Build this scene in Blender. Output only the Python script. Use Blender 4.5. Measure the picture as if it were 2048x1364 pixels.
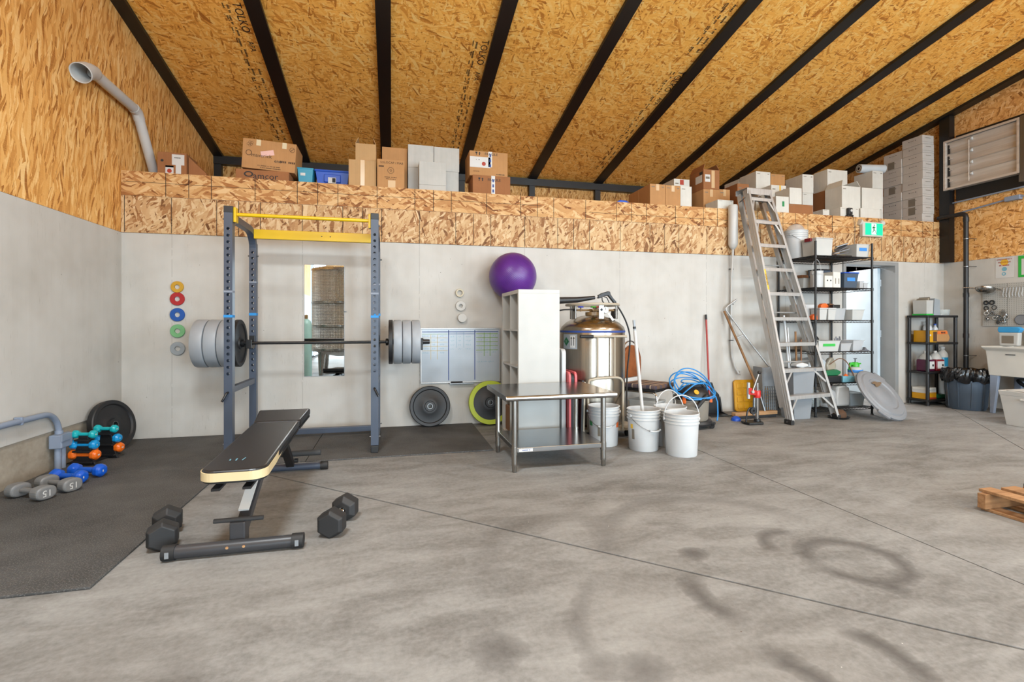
import bpy, bmesh, math, random
from mathutils import Vector, Matrix, Euler
random.seed(7)
PI = math.pi
sc = bpy.context.scene
COL = sc.collection
for o in list(bpy.data.objects):
    bpy.data.objects.remove(o)

# ---------------------------------------------------------------- camera
# origin: floor corner of the left and back walls, X along the back wall, back wall face at Y = 0
cam_d = bpy.data.cameras.new('camera'); cam = bpy.data.objects.new('camera', cam_d); COL.objects.link(cam)
cam.location = (2.573, -5.599, 1.15)
cam.rotation_euler = (PI/2, 0, -math.radians(13.732))
cam_d.sensor_width = 36.0; cam_d.lens = 36.0*985/2048
cam_d.shift_y = -35/2048
cam_d.clip_start = 0.05; cam_d.clip_end = 200
sc.camera = cam
# ---------------------------------------------------------------- world, lights, exposure
vs = sc.view_settings
vs.view_transform = 'Standard'; vs.look = 'None'; vs.gamma = 1.0; vs.use_curve_mapping = False
vs.exposure = 0.45
w = bpy.data.worlds.new('sky'); sc.world = w; w.use_nodes = True
bg = w.node_tree.nodes['Background']; bg.inputs[0].default_value = (0.72, 0.86, 1.0, 1); bg.inputs[1].default_value = 1.2

def area(name, loc, rot, sx, sy, power, col, shape='RECTANGLE'):
    d = bpy.data.lights.new(name, 'AREA'); d.shape = shape; d.size = sx
    if shape == 'RECTANGLE': d.size_y = sy
    d.energy = power; d.color = col
    o = bpy.data.objects.new(name, d); COL.objects.link(o); o.location = loc; o.rotation_euler = rot
    return o
# daylight through the two big doors behind the camera and the one in the right wall
area('door_daylight', (3.0, -14.6, 1.85), (PI/2, 0, 0), 4.2, 3.5, 400, (0.70, 0.87, 1.0))
area('door_daylight', (8.0, -14.6, 1.85), (PI/2, 0, 0), 4.2, 3.5, 550, (0.70, 0.87, 1.0))
area('side_door_and_fill', (10.45, -9.4, 1.85), (PI/2, 0, PI/2), 3.6, 3.4, 470, (0.70, 0.87, 1.0))
area('side_door_and_fill', (0.1, -13.1, 1.75), (PI/2, 0, -PI/2), 2.9, 3.3, 440, (0.70, 0.87, 1.0))  # added fill at an invented left-wall opening, evens out the room light
LAMPS = [(5.9, -4.3, 56, 16), (1.75, -4.2, 95, 16), (8.9, -4.4, 75, 16), (5.2, -10.0, 80, 16)]
try:
    cy = sc.cycles
    cy.use_denoising = True; cy.max_bounces = 8; cy.diffuse_bounces = 4; cy.glossy_bounces = 4; cy.transmission_bounces = 6
    cy.use_adaptive_sampling = True; cy.adaptive_threshold = 0.035
    cy.transparent_max_bounces = 12; cy.sample_clamp_indirect = 8.0; cy.caustics_reflective = False; cy.caustics_refractive = False
except Exception:
    pass

# ---------------------------------------------------------------- helpers
ALB = 0.84     # overall reflectance of the room's surfaces
def lin(c, k=None):
    k = ALB if k is None else k
    out = []
    for v in c[:3]:
        v = v/255.0
        out.append(v/12.92 if v <= 0.04045 else ((v+0.055)/1.055)**2.4)
    return (out[0]*k, out[1]*k, out[2]*k, 1.0)

class NT:
    """small node-tree writer"""
    def __init__(s, name):
        s.m = bpy.data.materials.new(name); s.m.use_nodes = True
        s.t = s.m.node_tree; s.b = s.t.nodes['Principled BSDF']
    def n(s, typ, **kw):
        nd = s.t.nodes.new(typ)
        for k, v in kw.items(): setattr(nd, k, v)
        return nd
    def put(s, sock, v):
        if v is None: return
        if isinstance(v, bpy.types.NodeSocket): s.t.links.new(v, sock)
        else:
            if hasattr(sock.default_value, '__len__') and not hasattr(v, '__len__'): v = (v,)*len(sock.default_value)
            if hasattr(sock.default_value, '__len__') and len(sock.default_value) == 4 and len(v) == 3: v = (*v, 1)
            sock.default_value = v
    def math(s, op, a, b=None, c=None, clamp=False):
        nd = s.n('ShaderNodeMath', operation=op, use_clamp=clamp)
        s.put(nd.inputs[0], a); s.put(nd.inputs[1], b) if b is not None else None
        if c is not None: s.put(nd.inputs[2], c)
        return nd.outputs[0]
    def mix(s, f, a, b, mode='MIX'):
        nd = s.n('ShaderNodeMix', data_type='RGBA', blend_type=mode)
        s.put(nd.inputs[0], f); s.put(nd.inputs[6], a); s.put(nd.inputs[7], b)
        return nd.outputs[2]
    def noise(s, vec, scale, detail=3, rough=0.55, dist=0.0):
        nd = s.n('ShaderNodeTexNoise'); s.put(nd.inputs['Vector'], vec); nd.inputs['Scale'].default_value = scale
        nd.inputs['Detail'].default_value = detail; nd.inputs['Roughness'].default_value = rough; nd.inputs['Distortion'].default_value = dist
        return nd.outputs[0]
    def vor(s, vec, scale, out='Distance', feature='F1', rnd=1.0):
        nd = s.n('ShaderNodeTexVoronoi', feature=feature); s.put(nd.inputs['Vector'], vec); nd.inputs['Scale'].default_value = scale
        nd.inputs['Randomness'].default_value = rnd
        return nd.outputs[out]
    def ramp(s, f, stops, interp='LINEAR'):
        nd = s.n('ShaderNodeValToRGB'); cr = nd.color_ramp; cr.interpolation = interp
        while len(cr.elements) < len(stops): cr.elements.new(0.5)
        for e, (p, c) in zip(cr.elements, stops):
            e.position = p; e.color = c if len(c) == 4 else (*c, 1)
        s.put(nd.inputs[0], f); return nd.outputs[0]
    def obj(s):
        return s.n('ShaderNodeTexCoord').outputs['Object']
    def mapping(s, vec, loc=(0,0,0), rot=(0,0,0), scale=(1,1,1)):
        nd = s.n('ShaderNodeMapping'); s.put(nd.inputs[0], vec)
        nd.inputs[1].default_value = loc; nd.inputs[2].default_value = rot; nd.inputs[3].default_value = scale
        return nd.outputs[0]
    def sep(s, vec):
        nd = s.n('ShaderNodeSeparateXYZ'); s.put(nd.inputs[0], vec); return nd.outputs
    def comb(s, x, y, z=0.0):
        nd = s.n('ShaderNodeCombineXYZ')
        s.put(nd.inputs[0], x); s.put(nd.inputs[1], y); s.put(nd.inputs[2], z); return nd.outputs[0]
    def bump(s, h, strength=0.2, dist=0.01):
        nd = s.n('ShaderNodeBump'); nd.inputs['Strength'].default_value = strength; nd.inputs['Distance'].default_value = dist
        s.put(nd.inputs['Height'], h); s.t.links.new(nd.outputs[0], s.b.inputs['Normal'])
    def set(s, **kw):
        for k, v in kw.items():
            s.put(s.b.inputs[k.replace('_', ' ')], v)
        return s

M = {}
def mat(name, col, rough=0.5, metal=0.0, var=0.018, scale=6.0, bump=0.0, coat=0.0, alpha=None, trans=0.0, emit=None, spec=None):
    """plain procedural surface: base colour broken up by a little noise"""
    t = NT(name); c = lin(col); v = t.obj()
    nz = t.noise(v, scale, 1)
    if var > 0:
        lo = tuple(max(0, x*(1-var*2)) for x in c[:3]); hi = tuple(min(1, x*(1+var*2)) for x in c[:3])
        t.set(Base_Color=t.ramp(nz, [(0.3, lo), (0.7, hi)]))
    else: t.set(Base_Color=c)
    t.set(Roughness=rough, Metallic=metal)
    if coat: t.set(Coat_Weight=coat, Coat_Roughness=0.15)
    if bump: t.bump(t.noise(v, scale*12, 3), bump, 0.004)
    if trans: t.set(Transmission_Weight=trans, IOR=1.3)
    if alpha is not None: t.set(Alpha=alpha)
    if spec is not None: t.set(Specular_IOR_Level=spec)
    if emit: t.set(Emission_Color=c, Emission_Strength=emit)
    M[name] = t.m
    return t.m

class MB:
    """collects shapes, then links them as ONE mesh object"""
    def __init__(s): s.v = []; s.f = []; s.sm = []
    def add(s, vs, fs, smooth=False, mtx=None):
        k = len(s.v)
        for p in vs:
            p = Vector(p)
            s.v.append(mtx @ p if mtx is not None else p)
        for f in fs: s.f.append([i+k for i in f]); s.sm.append(smooth)
        return s
    def box(s, x0, x1, y0, y1, z0, z1, mtx=None):
        vs = [(x0,y0,z0),(x1,y0,z0),(x1,y1,z0),(x0,y1,z0),(x0,y0,z1),(x1,y0,z1),(x1,y1,z1),(x0,y1,z1)]
        return s.add(vs, [(0,3,2,1),(4,5,6,7),(0,1,5,4),(1,2,6,5),(2,3,7,6),(3,0,4,7)], False, mtx)
    def cbox(s, c, d, rot=(0,0,0)):
        m = Matrix.Translation(c) @ Euler(rot).to_matrix().to_4x4()
        return s.box(-d[0]/2, d[0]/2, -d[1]/2, d[1]/2, -d[2]/2, d[2]/2, m)
    def bar(s, p, q, wx, wy, up=(0,0,1)):
        """rectangular bar from p to q, wx across, wy along up"""
        p = Vector(p); q = Vector(q); d = q-p; L = d.length; d.normalize(); u = Vector(up)
        x = d.cross(u)
        if x.length < 1e-5: x = d.cross(Vector((0,1,0)))
        x.normalize(); y = x.cross(d)
        m = Matrix((( x.x, d.x, y.x, p.x), (x.y, d.y, y.y, p.y), (x.z, d.z, y.z, p.z), (0,0,0,1)))
        return s.box(-wx/2, wx/2, 0, L, -wy/2, wy/2, m)
    def tube(s, p, q, r, r2=None, n=16, caps=True):
        return s.pipe([p, q], r, n, caps, r2)
    def pipe(s, pts, r, n=12, caps=True, r2=None, closed=False):
        pts = [Vector(p) for p in pts]; N = len(pts); vs = []; fs = []
        up = None
        for i, p in enumerate(pts):
            if closed: d = pts[(i+1) % N]-pts[i-1]
            elif i == 0: d = pts[1]-p
            elif i == N-1: d = p-pts[i-1]
            else: d = (pts[i+1]-p).normalized()+(p-pts[i-1]).normalized()
            d.normalize()
            if up is None:
                up = Vector((0,0,1)) if abs(d.z) < 0.9 else Vector((1,0,0))
            a = d.cross(up)
            if a.length < 1e-6: a = d.orthogonal()
            a.normalize(); b = a.cross(d); up = b
            rr = r if r2 is None else r+(r2-r)*i/(N-1)
            if isinstance(r, (list, tuple)): rr = r[i]
            for j in range(n):
                t = 2*PI*j/n; vs.append(p+a*math.cos(t)*rr+b*math.sin(t)*rr)
        K = N if closed else N-1
        for i in range(K):
            for j in range(n):
                i2 = (i+1) % N
                fs.append((i*n+j, i*n+(j+1) % n, i2*n+(j+1) % n, i2*n+j))
        if caps and not closed:
            fs.append(tuple(range(n-1, -1, -1))); fs.append(tuple((N-1)*n+j for j in range(n)))
        return s.add(vs, fs, True)
    def lathe(s, prof, n=32, mtx=None, ax='z'):
        """profile [(r, z)...] turned round z (or x / y)"""
        vs = []; fs = []; K = len(prof)
        for i, (r, z) in enumerate(prof):
            for j in range(n):
                t = 2*PI*j/n; a, b = r*math.cos(t), r*math.sin(t)
                vs.append((a, b, z) if ax == 'z' else ((z, a, b) if ax == 'x' else (b, z, a)))
        for i in range(K-1):
            for j in range(n): fs.append((i*n+j, i*n+(j+1) % n, (i+1)*n+(j+1) % n, (i+1)*n+j))
        if prof[0][0] > 1e-6 and prof[0] != prof[-1]: fs.append(tuple(range(n-1, -1, -1)))
        if prof[-1][0] > 1e-6 and prof[0] != prof[-1]: fs.append(tuple((K-1)*n+j for j in range(n)))
        return s.add(vs, fs, True, mtx)
    def prism(s, poly, y0, y1, plane='xz', mtx=None):
        """polygon in a plane pushed from y0 to y1 along the third axis"""
        n = len(poly)
        def P(a, b, c): return {'xz': (a, c, b), 'xy': (a, b, c), 'yz': (c, a, b)}[plane]
        vs = [P(a, b, y0) for a, b in poly]+[P(a, b, y1) for a, b in poly]
        fs = [tuple(range(n)), tuple(range(2*n-1, n-1, -1))]+[(i, i+n, (i+1) % n+n, (i+1) % n) for i in range(n)]
        return s.add(vs, fs, False, mtx)
    def sheet(s, fn, nu, nv, smooth=True):
        """grid fn(u, v) with u, v in 0..1"""
        vs = [fn(i/nu, j/nv) for i in range(nu+1) for j in range(nv+1)]
        fs = [(i*(nv+1)+j, (i+1)*(nv+1)+j, (i+1)*(nv+1)+j+1, i*(nv+1)+j+1) for i in range(nu) for j in range(nv)]
        return s.add(vs, fs, smooth)
    def mesh(s, name):
        me = bpy.data.meshes.new(name); me.from_pydata([tuple(p) for p in s.v], [], s.f)
        bm = bmesh.new(); bm.from_mesh(me); bmesh.ops.remove_doubles(bm, verts=bm.verts, dist=1e-6)
        bmesh.ops.recalc_face_normals(bm, faces=bm.faces); bm.to_mesh(me); bm.free()
        if any(s.sm):
            me.polygons.foreach_set('use_smooth', [True]*len(me.polygons))
            me.set_sharp_from_angle(angle=math.radians(38))
        return me
    def build(s, name, m, parent=None, bevel=0.0, solid=0.0, sub=0, seg=2, loc=None, rot=None):
        me = s.mesh(name); me.materials.append(M[m] if isinstance(m, str) else m)
        o = bpy.data.objects.new(name, me); COL.objects.link(o)
        if parent is not None: o.parent = parent
        if loc: o.location = loc
        if rot: o.rotation_euler = rot
        if solid:
            md = o.modifiers.new('solid', 'SOLIDIFY'); md.thickness = solid; md.offset = 0
        if bevel:
            md = o.modifiers.new('bevel', 'BEVEL'); md.width = bevel; md.segments = seg; md.limit_method = 'ANGLE'; md.angle_limit = math.radians(35)
        if sub:
            md = o.modifiers.new('sub', 'SUBSURF'); md.levels = sub; md.render_levels = sub
        return o

def tag(o, label, cat, group=None, kind=None):
    o['label'] = label; o['category'] = cat
    if group: o['group'] = group
    if kind: o['kind'] = kind
    return o
def thing(name, label, cat, loc=(0,0,0), rz=0.0, group=None, rot=None):
    o = bpy.data.objects.new(name, None); COL.objects.link(o); o.empty_display_size = 0.1
    o.location = loc; o.rotation_euler = rot if rot else (0, 0, rz)
    return tag(o, label, cat, group)
def struct(o, label=None):
    o['kind'] = 'structure'
    if label: o['label'] = label
    return o
def copy_tree(o, parent=None):
    c = o.copy(); COL.objects.link(c); c.parent = parent
    for ch in list(o.children): copy_tree(ch, c)
    return c
def dup(root, loc, rot=None, label=None):
    c = copy_tree(root); c.location = loc
    if rot is not None: c.rotation_euler = rot
    if label: c['label'] = label
    return c
def text(name, body, size, m, parent, loc, rot=(PI/2, 0, 0), align='CENTER', sx=1.0, shear=0.0, thick=0.0006):
    """flat printed lettering as a mesh; default lies on a face that looks towards -Y.
    '~n' gives n strokes of print too small to read, '~~n' a scrawl of n handwritten strokes"""
    if body[0] == '~':
        hand = body.startswith('~~'); k_ = int(body.lstrip('~')); step = size*0.42; W_ = k_*step; x = -W_/2 if align == 'CENTER' else 0.0
        vs_ = []; fs = []; rnd = random.Random(k_*31+int(abs(loc[0])*977)+int(abs(loc[2])*613))
        for i in range(k_):
            h_ = size*(rnd.uniform(0.30, 0.62) if hand else 0.5); wd = step*(0.22 if hand else 0.72); sk = step*rnd.uniform(-0.3, 0.5) if hand else 0.0
            if not hand and rnd.random() < 0.16: x += step; continue
            b0 = len(vs_); y0 = -h_/2+(rnd.uniform(-0.08, 0.08)*size if hand else 0)
            vs_ += [(x, y0, 0), (x+wd, y0, 0), (x+wd+sk, y0+h_, 0), (x+sk, y0+h_, 0)]; fs.append((b0, b0+1, b0+2, b0+3)); x += step
        mb_ = MB(); mb_.add(vs_, fs); o = mb_.build(name, m, parent); o.location = loc; o.rotation_euler = rot; o.scale = (sx, 1, 1); o['kind'] = 'stuff'
        return o
    cu = bpy.data.curves.new(name, 'FONT'); cu.body = body; cu.size = size; cu.align_x = align; cu.align_y = 'CENTER'
    cu.shear = shear; cu.resolution_u = 2; cu.extrude = thick/2
    tmp = bpy.data.objects.new(name+'_tmp', cu); COL.objects.link(tmp)
    dg = bpy.context.evaluated_depsgraph_get(); me = bpy.data.meshes.new_from_object(tmp.evaluated_get(dg))
    bpy.data.objects.remove(tmp); me.name = name; me.materials.clear(); me.materials.append(M[m])
    o = bpy.data.objects.new(name, me); COL.objects.link(o); o.parent = parent; o.location = loc; o.rotation_euler = rot; o.scale = (sx, 1, 1)
    o['kind'] = 'stuff'
    return o
def bez(p0, p1, p2, p3, n=12):
    p0, p1, p2, p3 = map(Vector, (p0, p1, p2, p3))
    return [p0*(1-t)**3+p1*3*t*(1-t)**2+p2*3*t*t*(1-t)+p3*t**3 for t in (i/n for i in range(n+1))]
def arc(c, r, a0, a1, n=10, ax='xz'):
    out = []
    for i in range(n+1):
        t = a0+(a1-a0)*i/n; u, v = r*math.cos(t), r*math.sin(t)
        out.append({'xz': (c[0]+u, c[1], c[2]+v), 'xy': (c[0]+u, c[1]+v, c[2]), 'yz': (c[0], c[1]+u, c[2]+v)}[ax])
    return out
def spline(pts, n=6):
    """smooth curve through points"""
    P = [Vector(p) for p in pts]; out = []
    for i in range(len(P)-1):
        a = P[max(i-1, 0)]; b = P[i]; c = P[i+1]; d = P[min(i+2, len(P)-1)]
        for k in range(n):
            t = k/n
            out.append(0.5*((2*b)+(c-a)*t+(2*a-5*b+4*c-d)*t*t+(3*b-a-3*c+d)*t**3))
    out.append(P[-1]); return out

# ---------------------------------------------------------------- materials
def osb(name, axes, ang, spread, pal, stretch=(9, 46), rough=0.62):
    """strand board: three layers of long stretched cells at different angles, in the plane of the sheet"""
    t = NT(name); s = t.sep(t.obj()); ix = {'x': 0, 'y': 1, 'z': 2}
    p = t.comb(s[ix[axes[0]]], s[ix[axes[1]]], 0.0)
    wob = t.n('ShaderNodeTexNoise'); t.put(wob.inputs['Vector'], p); wob.inputs['Scale'].default_value = 5; wob.inputs['Detail'].default_value = 0
    wv = t.n('ShaderNodeVectorMath', operation='SCALE'); t.put(wv.inputs[0], wob.outputs['Color']); wv.inputs['Scale'].default_value = 0.05
    ad = t.n('ShaderNodeVectorMath', operation='ADD'); t.put(ad.inputs[0], p); t.put(ad.inputs[1], wv.outputs[0]); pw = ad.outputs[0]
    vals = []; hts = []
    for k, da in enumerate((-spread, 0.15*spread, 1.2*spread, -1.9*spread)):
        r = t.mapping(pw, (3.1*k, 1.7*k, 0), (0, 0, 0)); r = t.mapping(r, (0, 0, 0), (0, 0, -(ang+da)))
        f = (1.0, 0.8, 1.25, 1.5)[k]
        r = t.mapping(r, (0, 0, 0), (0, 0, 0), (stretch[0]*f, stretch[1]*f, 1))
        sp_ = t.sep(t.vor(r, 1.0, 'Color')); vals.append(sp_[0]); hts.append(sp_[1])
    # the flake that lies highest shows
    v, h = vals[0], hts[0]
    for k in (1, 2, 3):
        g_ = t.math('GREATER_THAN', hts[k], h)
        v = t.math('ADD', t.math('MULTIPLY', g_, vals[k]), t.math('MULTIPLY', t.math('SUBTRACT', 1.0, g_), v)); h = t.math('MAXIMUM', h, hts[k])
    fine = t.noise(t.mapping(p, (0, 0, 0), (0, 0, -ang), (8, 90, 1)), 2.0, 1)
    v = t.math('ADD', t.math('MULTIPLY', v, 0.78), t.math('MULTIPLY', fine, 0.22))
    al = 1.0 if name == 'osb_ceiling' else 0.93
    col = t.ramp(v, [(0.10, lin(pal[0], al)), (0.22, lin(pal[1], al)), (0.46, lin(pal[2], al)), (0.70, lin(pal[3], al)), (0.92, lin(pal[4], al))])
    big = t.noise(p, 1.3, 1)
    col = t.mix(0.35, col, t.ramp(big, [(0.35, (0.80, 0.78, 0.74)), (0.65, (1.0, 1.0, 1.0))]), 'MULTIPLY')
    t.set(Base_Color=col, Roughness=rough, Specular_IOR_Level=0.25)
    M[name] = t.m
osb('osb_ceiling', 'xy', 0.9, 0.62, [(172,104,40),(222,150,64),(248,180,84),(253,192,98),(255,212,132)])
osb('osb_left', 'yz', 1.5, 0.14, [(160,100,46),(206,144,74),(232,172,96),(240,186,112),(252,210,144)], (5, 42))
osb('osb_right', 'yz', 1.0, 0.7, [(146,92,44),(202,142,78),(228,170,100),(238,184,118),(246,206,150)])
osb('osb_eave', 'xz', 1.5, 0.2, [(120,74,30),(170,116,56),(206,152,84),(220,170,104),(232,190,130)])
osb('osb_band_low', 'xz', 1.4, 0.42, [(104,66,36),(160,112,70),(196,156,110),(208,174,130),(222,194,154)], (9, 36))
osb('osb_band_high', 'xz', 0.15, 0.4, [(108,62,30),(166,110,62),(200,152,98),(212,168,114),(224,188,140)], (7, 34))

def concrete_wall():
    t = NT('painted_concrete'); v = t.obj()
    x, y, z = t.sep(v)[0:3]
    streak = t.noise(t.mapping(v, (0,0,0), (0,0,0), (7, 7, 0.5)), 1.0, 3, 0.6)
    blot = t.noise(v, 1.6, 3, 0.65)
    f = t.math('ADD', t.math('MULTIPLY', streak, 0.25), t.math('MULTIPLY', blot, 0.75))
    col = t.ramp(f, [(0.32, lin((193,188,180))), (0.50, lin((205,201,194))), (0.68, lin((213,210,204)))])
    # scuffs: fine vertical grey scratching
    sc_ = t.noise(t.mapping(v, (3,1,2), (0,0,0), (60, 60, 7)), 1.0, 2, 0.7)
    m = t.math('MULTIPLY', t.ramp(sc_, [(0.60, (0,0,0)), (0.72, (1,1,1))]), t.ramp(t.noise(v, 2.2, 1), [(0.45, (0,0,0)), (0.70, (1,1,1))]))
    col = t.mix(t.math('MULTIPLY', m, 0.40), col, lin((150,144,134)))
    # bug holes
    d = t.vor(t.mapping(v, (0.3,0,0.1)), 9.0); hole = t.math('LESS_THAN', d, 0.036)
    d2 = t.vor(t.mapping(v, (1.3,0.5,0.7)), 4.2); hole2 = t.math('LESS_THAN', d2, 0.020)
    hole = t.math('MAXIMUM', t.math('MULTIPLY', hole, t.math('GREATER_THAN', t.noise(v, 3.0, 1), 0.53)), hole2)
    col = t.mix(t.math('MULTIPLY', hole, 0.75), col, lin((92,86,78)))
    # form-panel seams every 1.22 m
    u = t.math('ABSOLUTE', t.math('SUBTRACT', t.math('FRACT', t.math('ADD', t.math('DIVIDE', t.math('SUBTRACT', x, 0.436), 1.2192), 0.5)), 0.5))
    seam = t.math('MULTIPLY', t.math('LESS_THAN', u, 0.0035), t.math('GREATER_THAN', t.noise(v, 14, 2), 0.42))
    col = t.mix(t.math('MULTIPLY', seam, 0.35), col, lin((150,146,140)))
    t.set(Base_Color=col, Roughness=0.78, Specular_IOR_Level=0.25)
    t.bump(t.noise(v, 26, 2), 0.10, 0.006)
    M['painted_concrete'] = t.m
concrete_wall()

def raw_concrete(name, cols, sc_=2.0):
    t = NT(name); v = t.obj()
    a = t.noise(t.mapping(v, (0,0,0), (0,0,0), (1, 1, 2.5)), sc_, 4, 0.65); b = t.noise(v, 24, 2, 0.7)
    f = t.math('ADD', t.math('MULTIPLY', a, 0.75), t.math('MULTIPLY', b, 0.25))
    col = t.ramp(f, [(0.30, lin(cols[0])), (0.5, lin(cols[1])), (0.7, lin(cols[2]))])
    hole = t.math('LESS_THAN', t.vor(v, 11.0), 0.07)
    col = t.mix(t.math('MULTIPLY', hole, t.math('GREATER_THAN', t.noise(v, 5, 1), 0.55)), col, lin((84,76,66)))
    t.set(Base_Color=col, Roughness=0.85); t.bump(b, 0.3, 0.006); M[name] = t.m
raw_concrete('footing_concrete', [(146,134,118), (172,161,144), (190,180,164)])

def floor_mat():
    t = NT('trowelled_floor'); v = t.obj(); s = t.sep(v)
    p = t.comb(s[0], s[1], 0.0)
    big = t.noise(t.mapping(p, (0,0,0), (0,0,0.5), (0.55, 1.1, 1)), 1.0, 4, 0.62, 0.6)
    mid = t.noise(t.mapping(p, (4,2,0), (0,0,-0.4), (2.2, 5.5, 1)), 1.0, 4, 0.68, 0.5)
    fin = t.noise(p, 38, 3, 0.7)
    f = t.math('ADD', t.math('ADD', t.math('MULTIPLY', big, 0.36), t.math('MULTIPLY', mid, 0.42)), t.math('MULTIPLY', fin, 0.22))
    col = t.ramp(f, [(0.32, lin((86,84,82))), (0.42, lin((117,115,112))), (0.52, lin((141,140,138))), (0.66, lin((165,165,163)))])
    warm = t.ramp(t.noise(t.mapping(p, (7,3,0)), 0.8, 3), [(0.42, (0,0,0)), (0.62, (1,1,1))])
    col = t.mix(t.math('MULTIPLY', warm, 0.22), col, lin((142,137,131)))
    # tyre scuffs left by a turning forklift: rubber arcs and pads  (cx, cy, r, width, a0, a1, strength)
    dirt = None
    A = [(4.76,-3.67,0.21,0.055,-3.2,3.2,0.85), (4.70,-3.90,0.0,0.075,-9,9,1.0), (4.04,-3.42,0.0,0.085,-9,9,0.95),
         (4.10,-3.78,0.26,0.060,2.3,4.0,0.9), (4.30,-3.38,0.66,0.085,0.2,3.3,0.40), (4.05,-4.25,0.23,0.055,-0.9,0.9,0.95),
         (3.70,-4.32,0.22,0.060,-0.9,1.1,0.9), (2.94,-3.90,0.0,0.11,-9,9,0.75), (3.39,-4.11,0.0,0.10,-9,9,0.7), (3.26,-4.05,0.0,0.09,-9,9,0.55),
         (3.72,-2.99,0.0,0.12,-9,9,0.45), (3.95,-4.05,0.72,0.05,2.2,3.4,0.45), (4.62,-3.45,0.15,0.05,0.8,3.6,0.8), (5.0,-4.15,0.35,0.05,1.3,2.3,0.4),
         (3.55,-3.35,0.55,0.10,1.0,3.6,0.25), (2.35,-3.6,0.5,0.09,3.0,5.2,0.22), (2.8,-4.35,0.0,0.12,-9,9,0.4)]
    for cx, cy, r, wd, a0, a1, k in A:
        dx = t.math('SUBTRACT', s[0], cx); dy = t.math('SUBTRACT', s[1], cy)
        d = t.math('SQRT', t.math('ADD', t.math('MULTIPLY', dx, dx), t.math('MULTIPLY', dy, dy)))
        d = t.math('ADD', d, t.math('MULTIPLY', t.math('SUBTRACT', mid, 0.5), 0.10))
        q = t.math('ABSOLUTE', t.math('SUBTRACT', d, r))
        m = t.math('SUBTRACT', 1.0, t.math('DIVIDE', q, wd), clamp=True)
        m = t.math('MULTIPLY', t.math('POWER', m, 0.55), k)
        if a0 > -5:
            ac = (a0+a1)/2; hw = (a1-a0)/2
            da = t.math('SUBTRACT', t.math('ARCTAN2', dy, dx), ac)
            da = t.math('ABSOLUTE', t.math('WRAP', da, PI, -PI))
            m = t.math('MULTIPLY', m, t.math('MULTIPLY', t.math('SUBTRACT', hw, da), 2.2, clamp=True))
        dirt = m if dirt is None else t.math('MAXIMUM', dirt, m)
    dirt = t.math('MULTIPLY', dirt, t.math('ADD', 0.45, t.math('MULTIPLY', mid, 0.8)), clamp=True)
    col = t.mix(t.math('MULTIPLY', dirt, 0.95), col, lin((74,70,68)))
    # chips and crumbs
    spk = t.math('LESS_THAN', t.vor(p, 7.0), 0.018)
    col = t.mix(spk, col, lin((226,222,214)))
    spk2 = t.math('LESS_THAN', t.vor(t.mapping(p, (0.4,0.9,0)), 4.5), 0.018)
    col = t.mix(spk2, col, lin((92,74,58)))
    t.set(Base_Color=col, Roughness=t.ramp(f, [(0.3, (0.72,)*3), (0.7, (0.50,)*3)]), Specular_IOR_Level=0.3)
    t.bump(t.noise(p, 30, 1), 0.06, 0.004); M['trowelled_floor'] = t.m
floor_mat()

def rubber(name, base, speck):
    t = NT(name); v = t.obj(); a = t.noise(v, 1.6, 3, 0.65); g = t.noise(v, 170, 0, 0.6)
    h = t.vor(t.mapping(v, (0,0,0), (0,0,0.6), (1, 1.6, 1)), 75)
    col = t.ramp(a, [(0.30, lin(tuple(c*0.80 for c in base))), (0.7, lin(tuple(min(255, c*1.2) for c in base)))])
    col = t.mix(t.math('MULTIPLY', t.ramp(g, [(0.55, (0,0,0)), (0.75, (1,1,1))]), 0.55), col, lin(speck))
    t.set(Base_Color=col, Roughness=0.80, Specular_IOR_Level=0.3); t.bump(h, 0.35, 0.004); M[name] = t.m
rubber('rubber_mat', (80,79,78), (134,132,129))

def steel(name, col=(178,174,168), rough=0.26, vert=True, dim=False, metal=1.0):
    t = NT(name); v = t.obj()
    g = t.noise(t.mapping(v, (0,0,0), (0,0,0), (60, 60, 1.2) if vert else (1.2, 90, 90)), 1.0, 4, 0.6)
    t.set(Base_Color=t.ramp(g, [(0.3, lin(tuple(c*0.92 for c in col))), (0.7, lin(col))]), Metallic=metal,
          Roughness=t.math('ADD', rough-0.05, t.math('MULTIPLY', g, 0.12)))
    if dim:
        s = t.sep(v); ang = t.math('MULTIPLY', t.math('ARCTAN2', s[1], s[0]), 0.62)
        hx = t.math('MULTIPLY', t.math('SINE', t.math('MULTIPLY', t.math('ADD', ang, s[2]), 95)), t.math('SINE', t.math('MULTIPLY', t.math('SUBTRACT', ang, s[2]), 95)))
        t.bump(hx, 1.0, 0.03)
    M[name] = t.m
steel('brushed_steel'); steel('table_steel', (186,186,186), 0.20, False); steel('tank_steel', (176,164,148), 0.24, True)
steel('dimpled_steel', (226,224,220), 0.28, True, True); steel('aluminium', (204,203,201), 0.40, True, False, 0.55); steel('galvanised', (150,152,154), 0.42)
steel('chrome', (220,220,220), 0.10)

def louvre_alu():
    t = NT('mill_aluminium'); v = t.obj(); g = t.noise(t.mapping(v, (0,0,0), (0,0,0), (20, 1.5, 20)), 1.0, 3)
    t.set(Base_Color=t.ramp(g, [(0.3, lin((206,192,178))), (0.7, lin((232,222,212)))]), Metallic=0.30, Roughness=0.42); M['mill_aluminium'] = t.m
louvre_alu()

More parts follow.
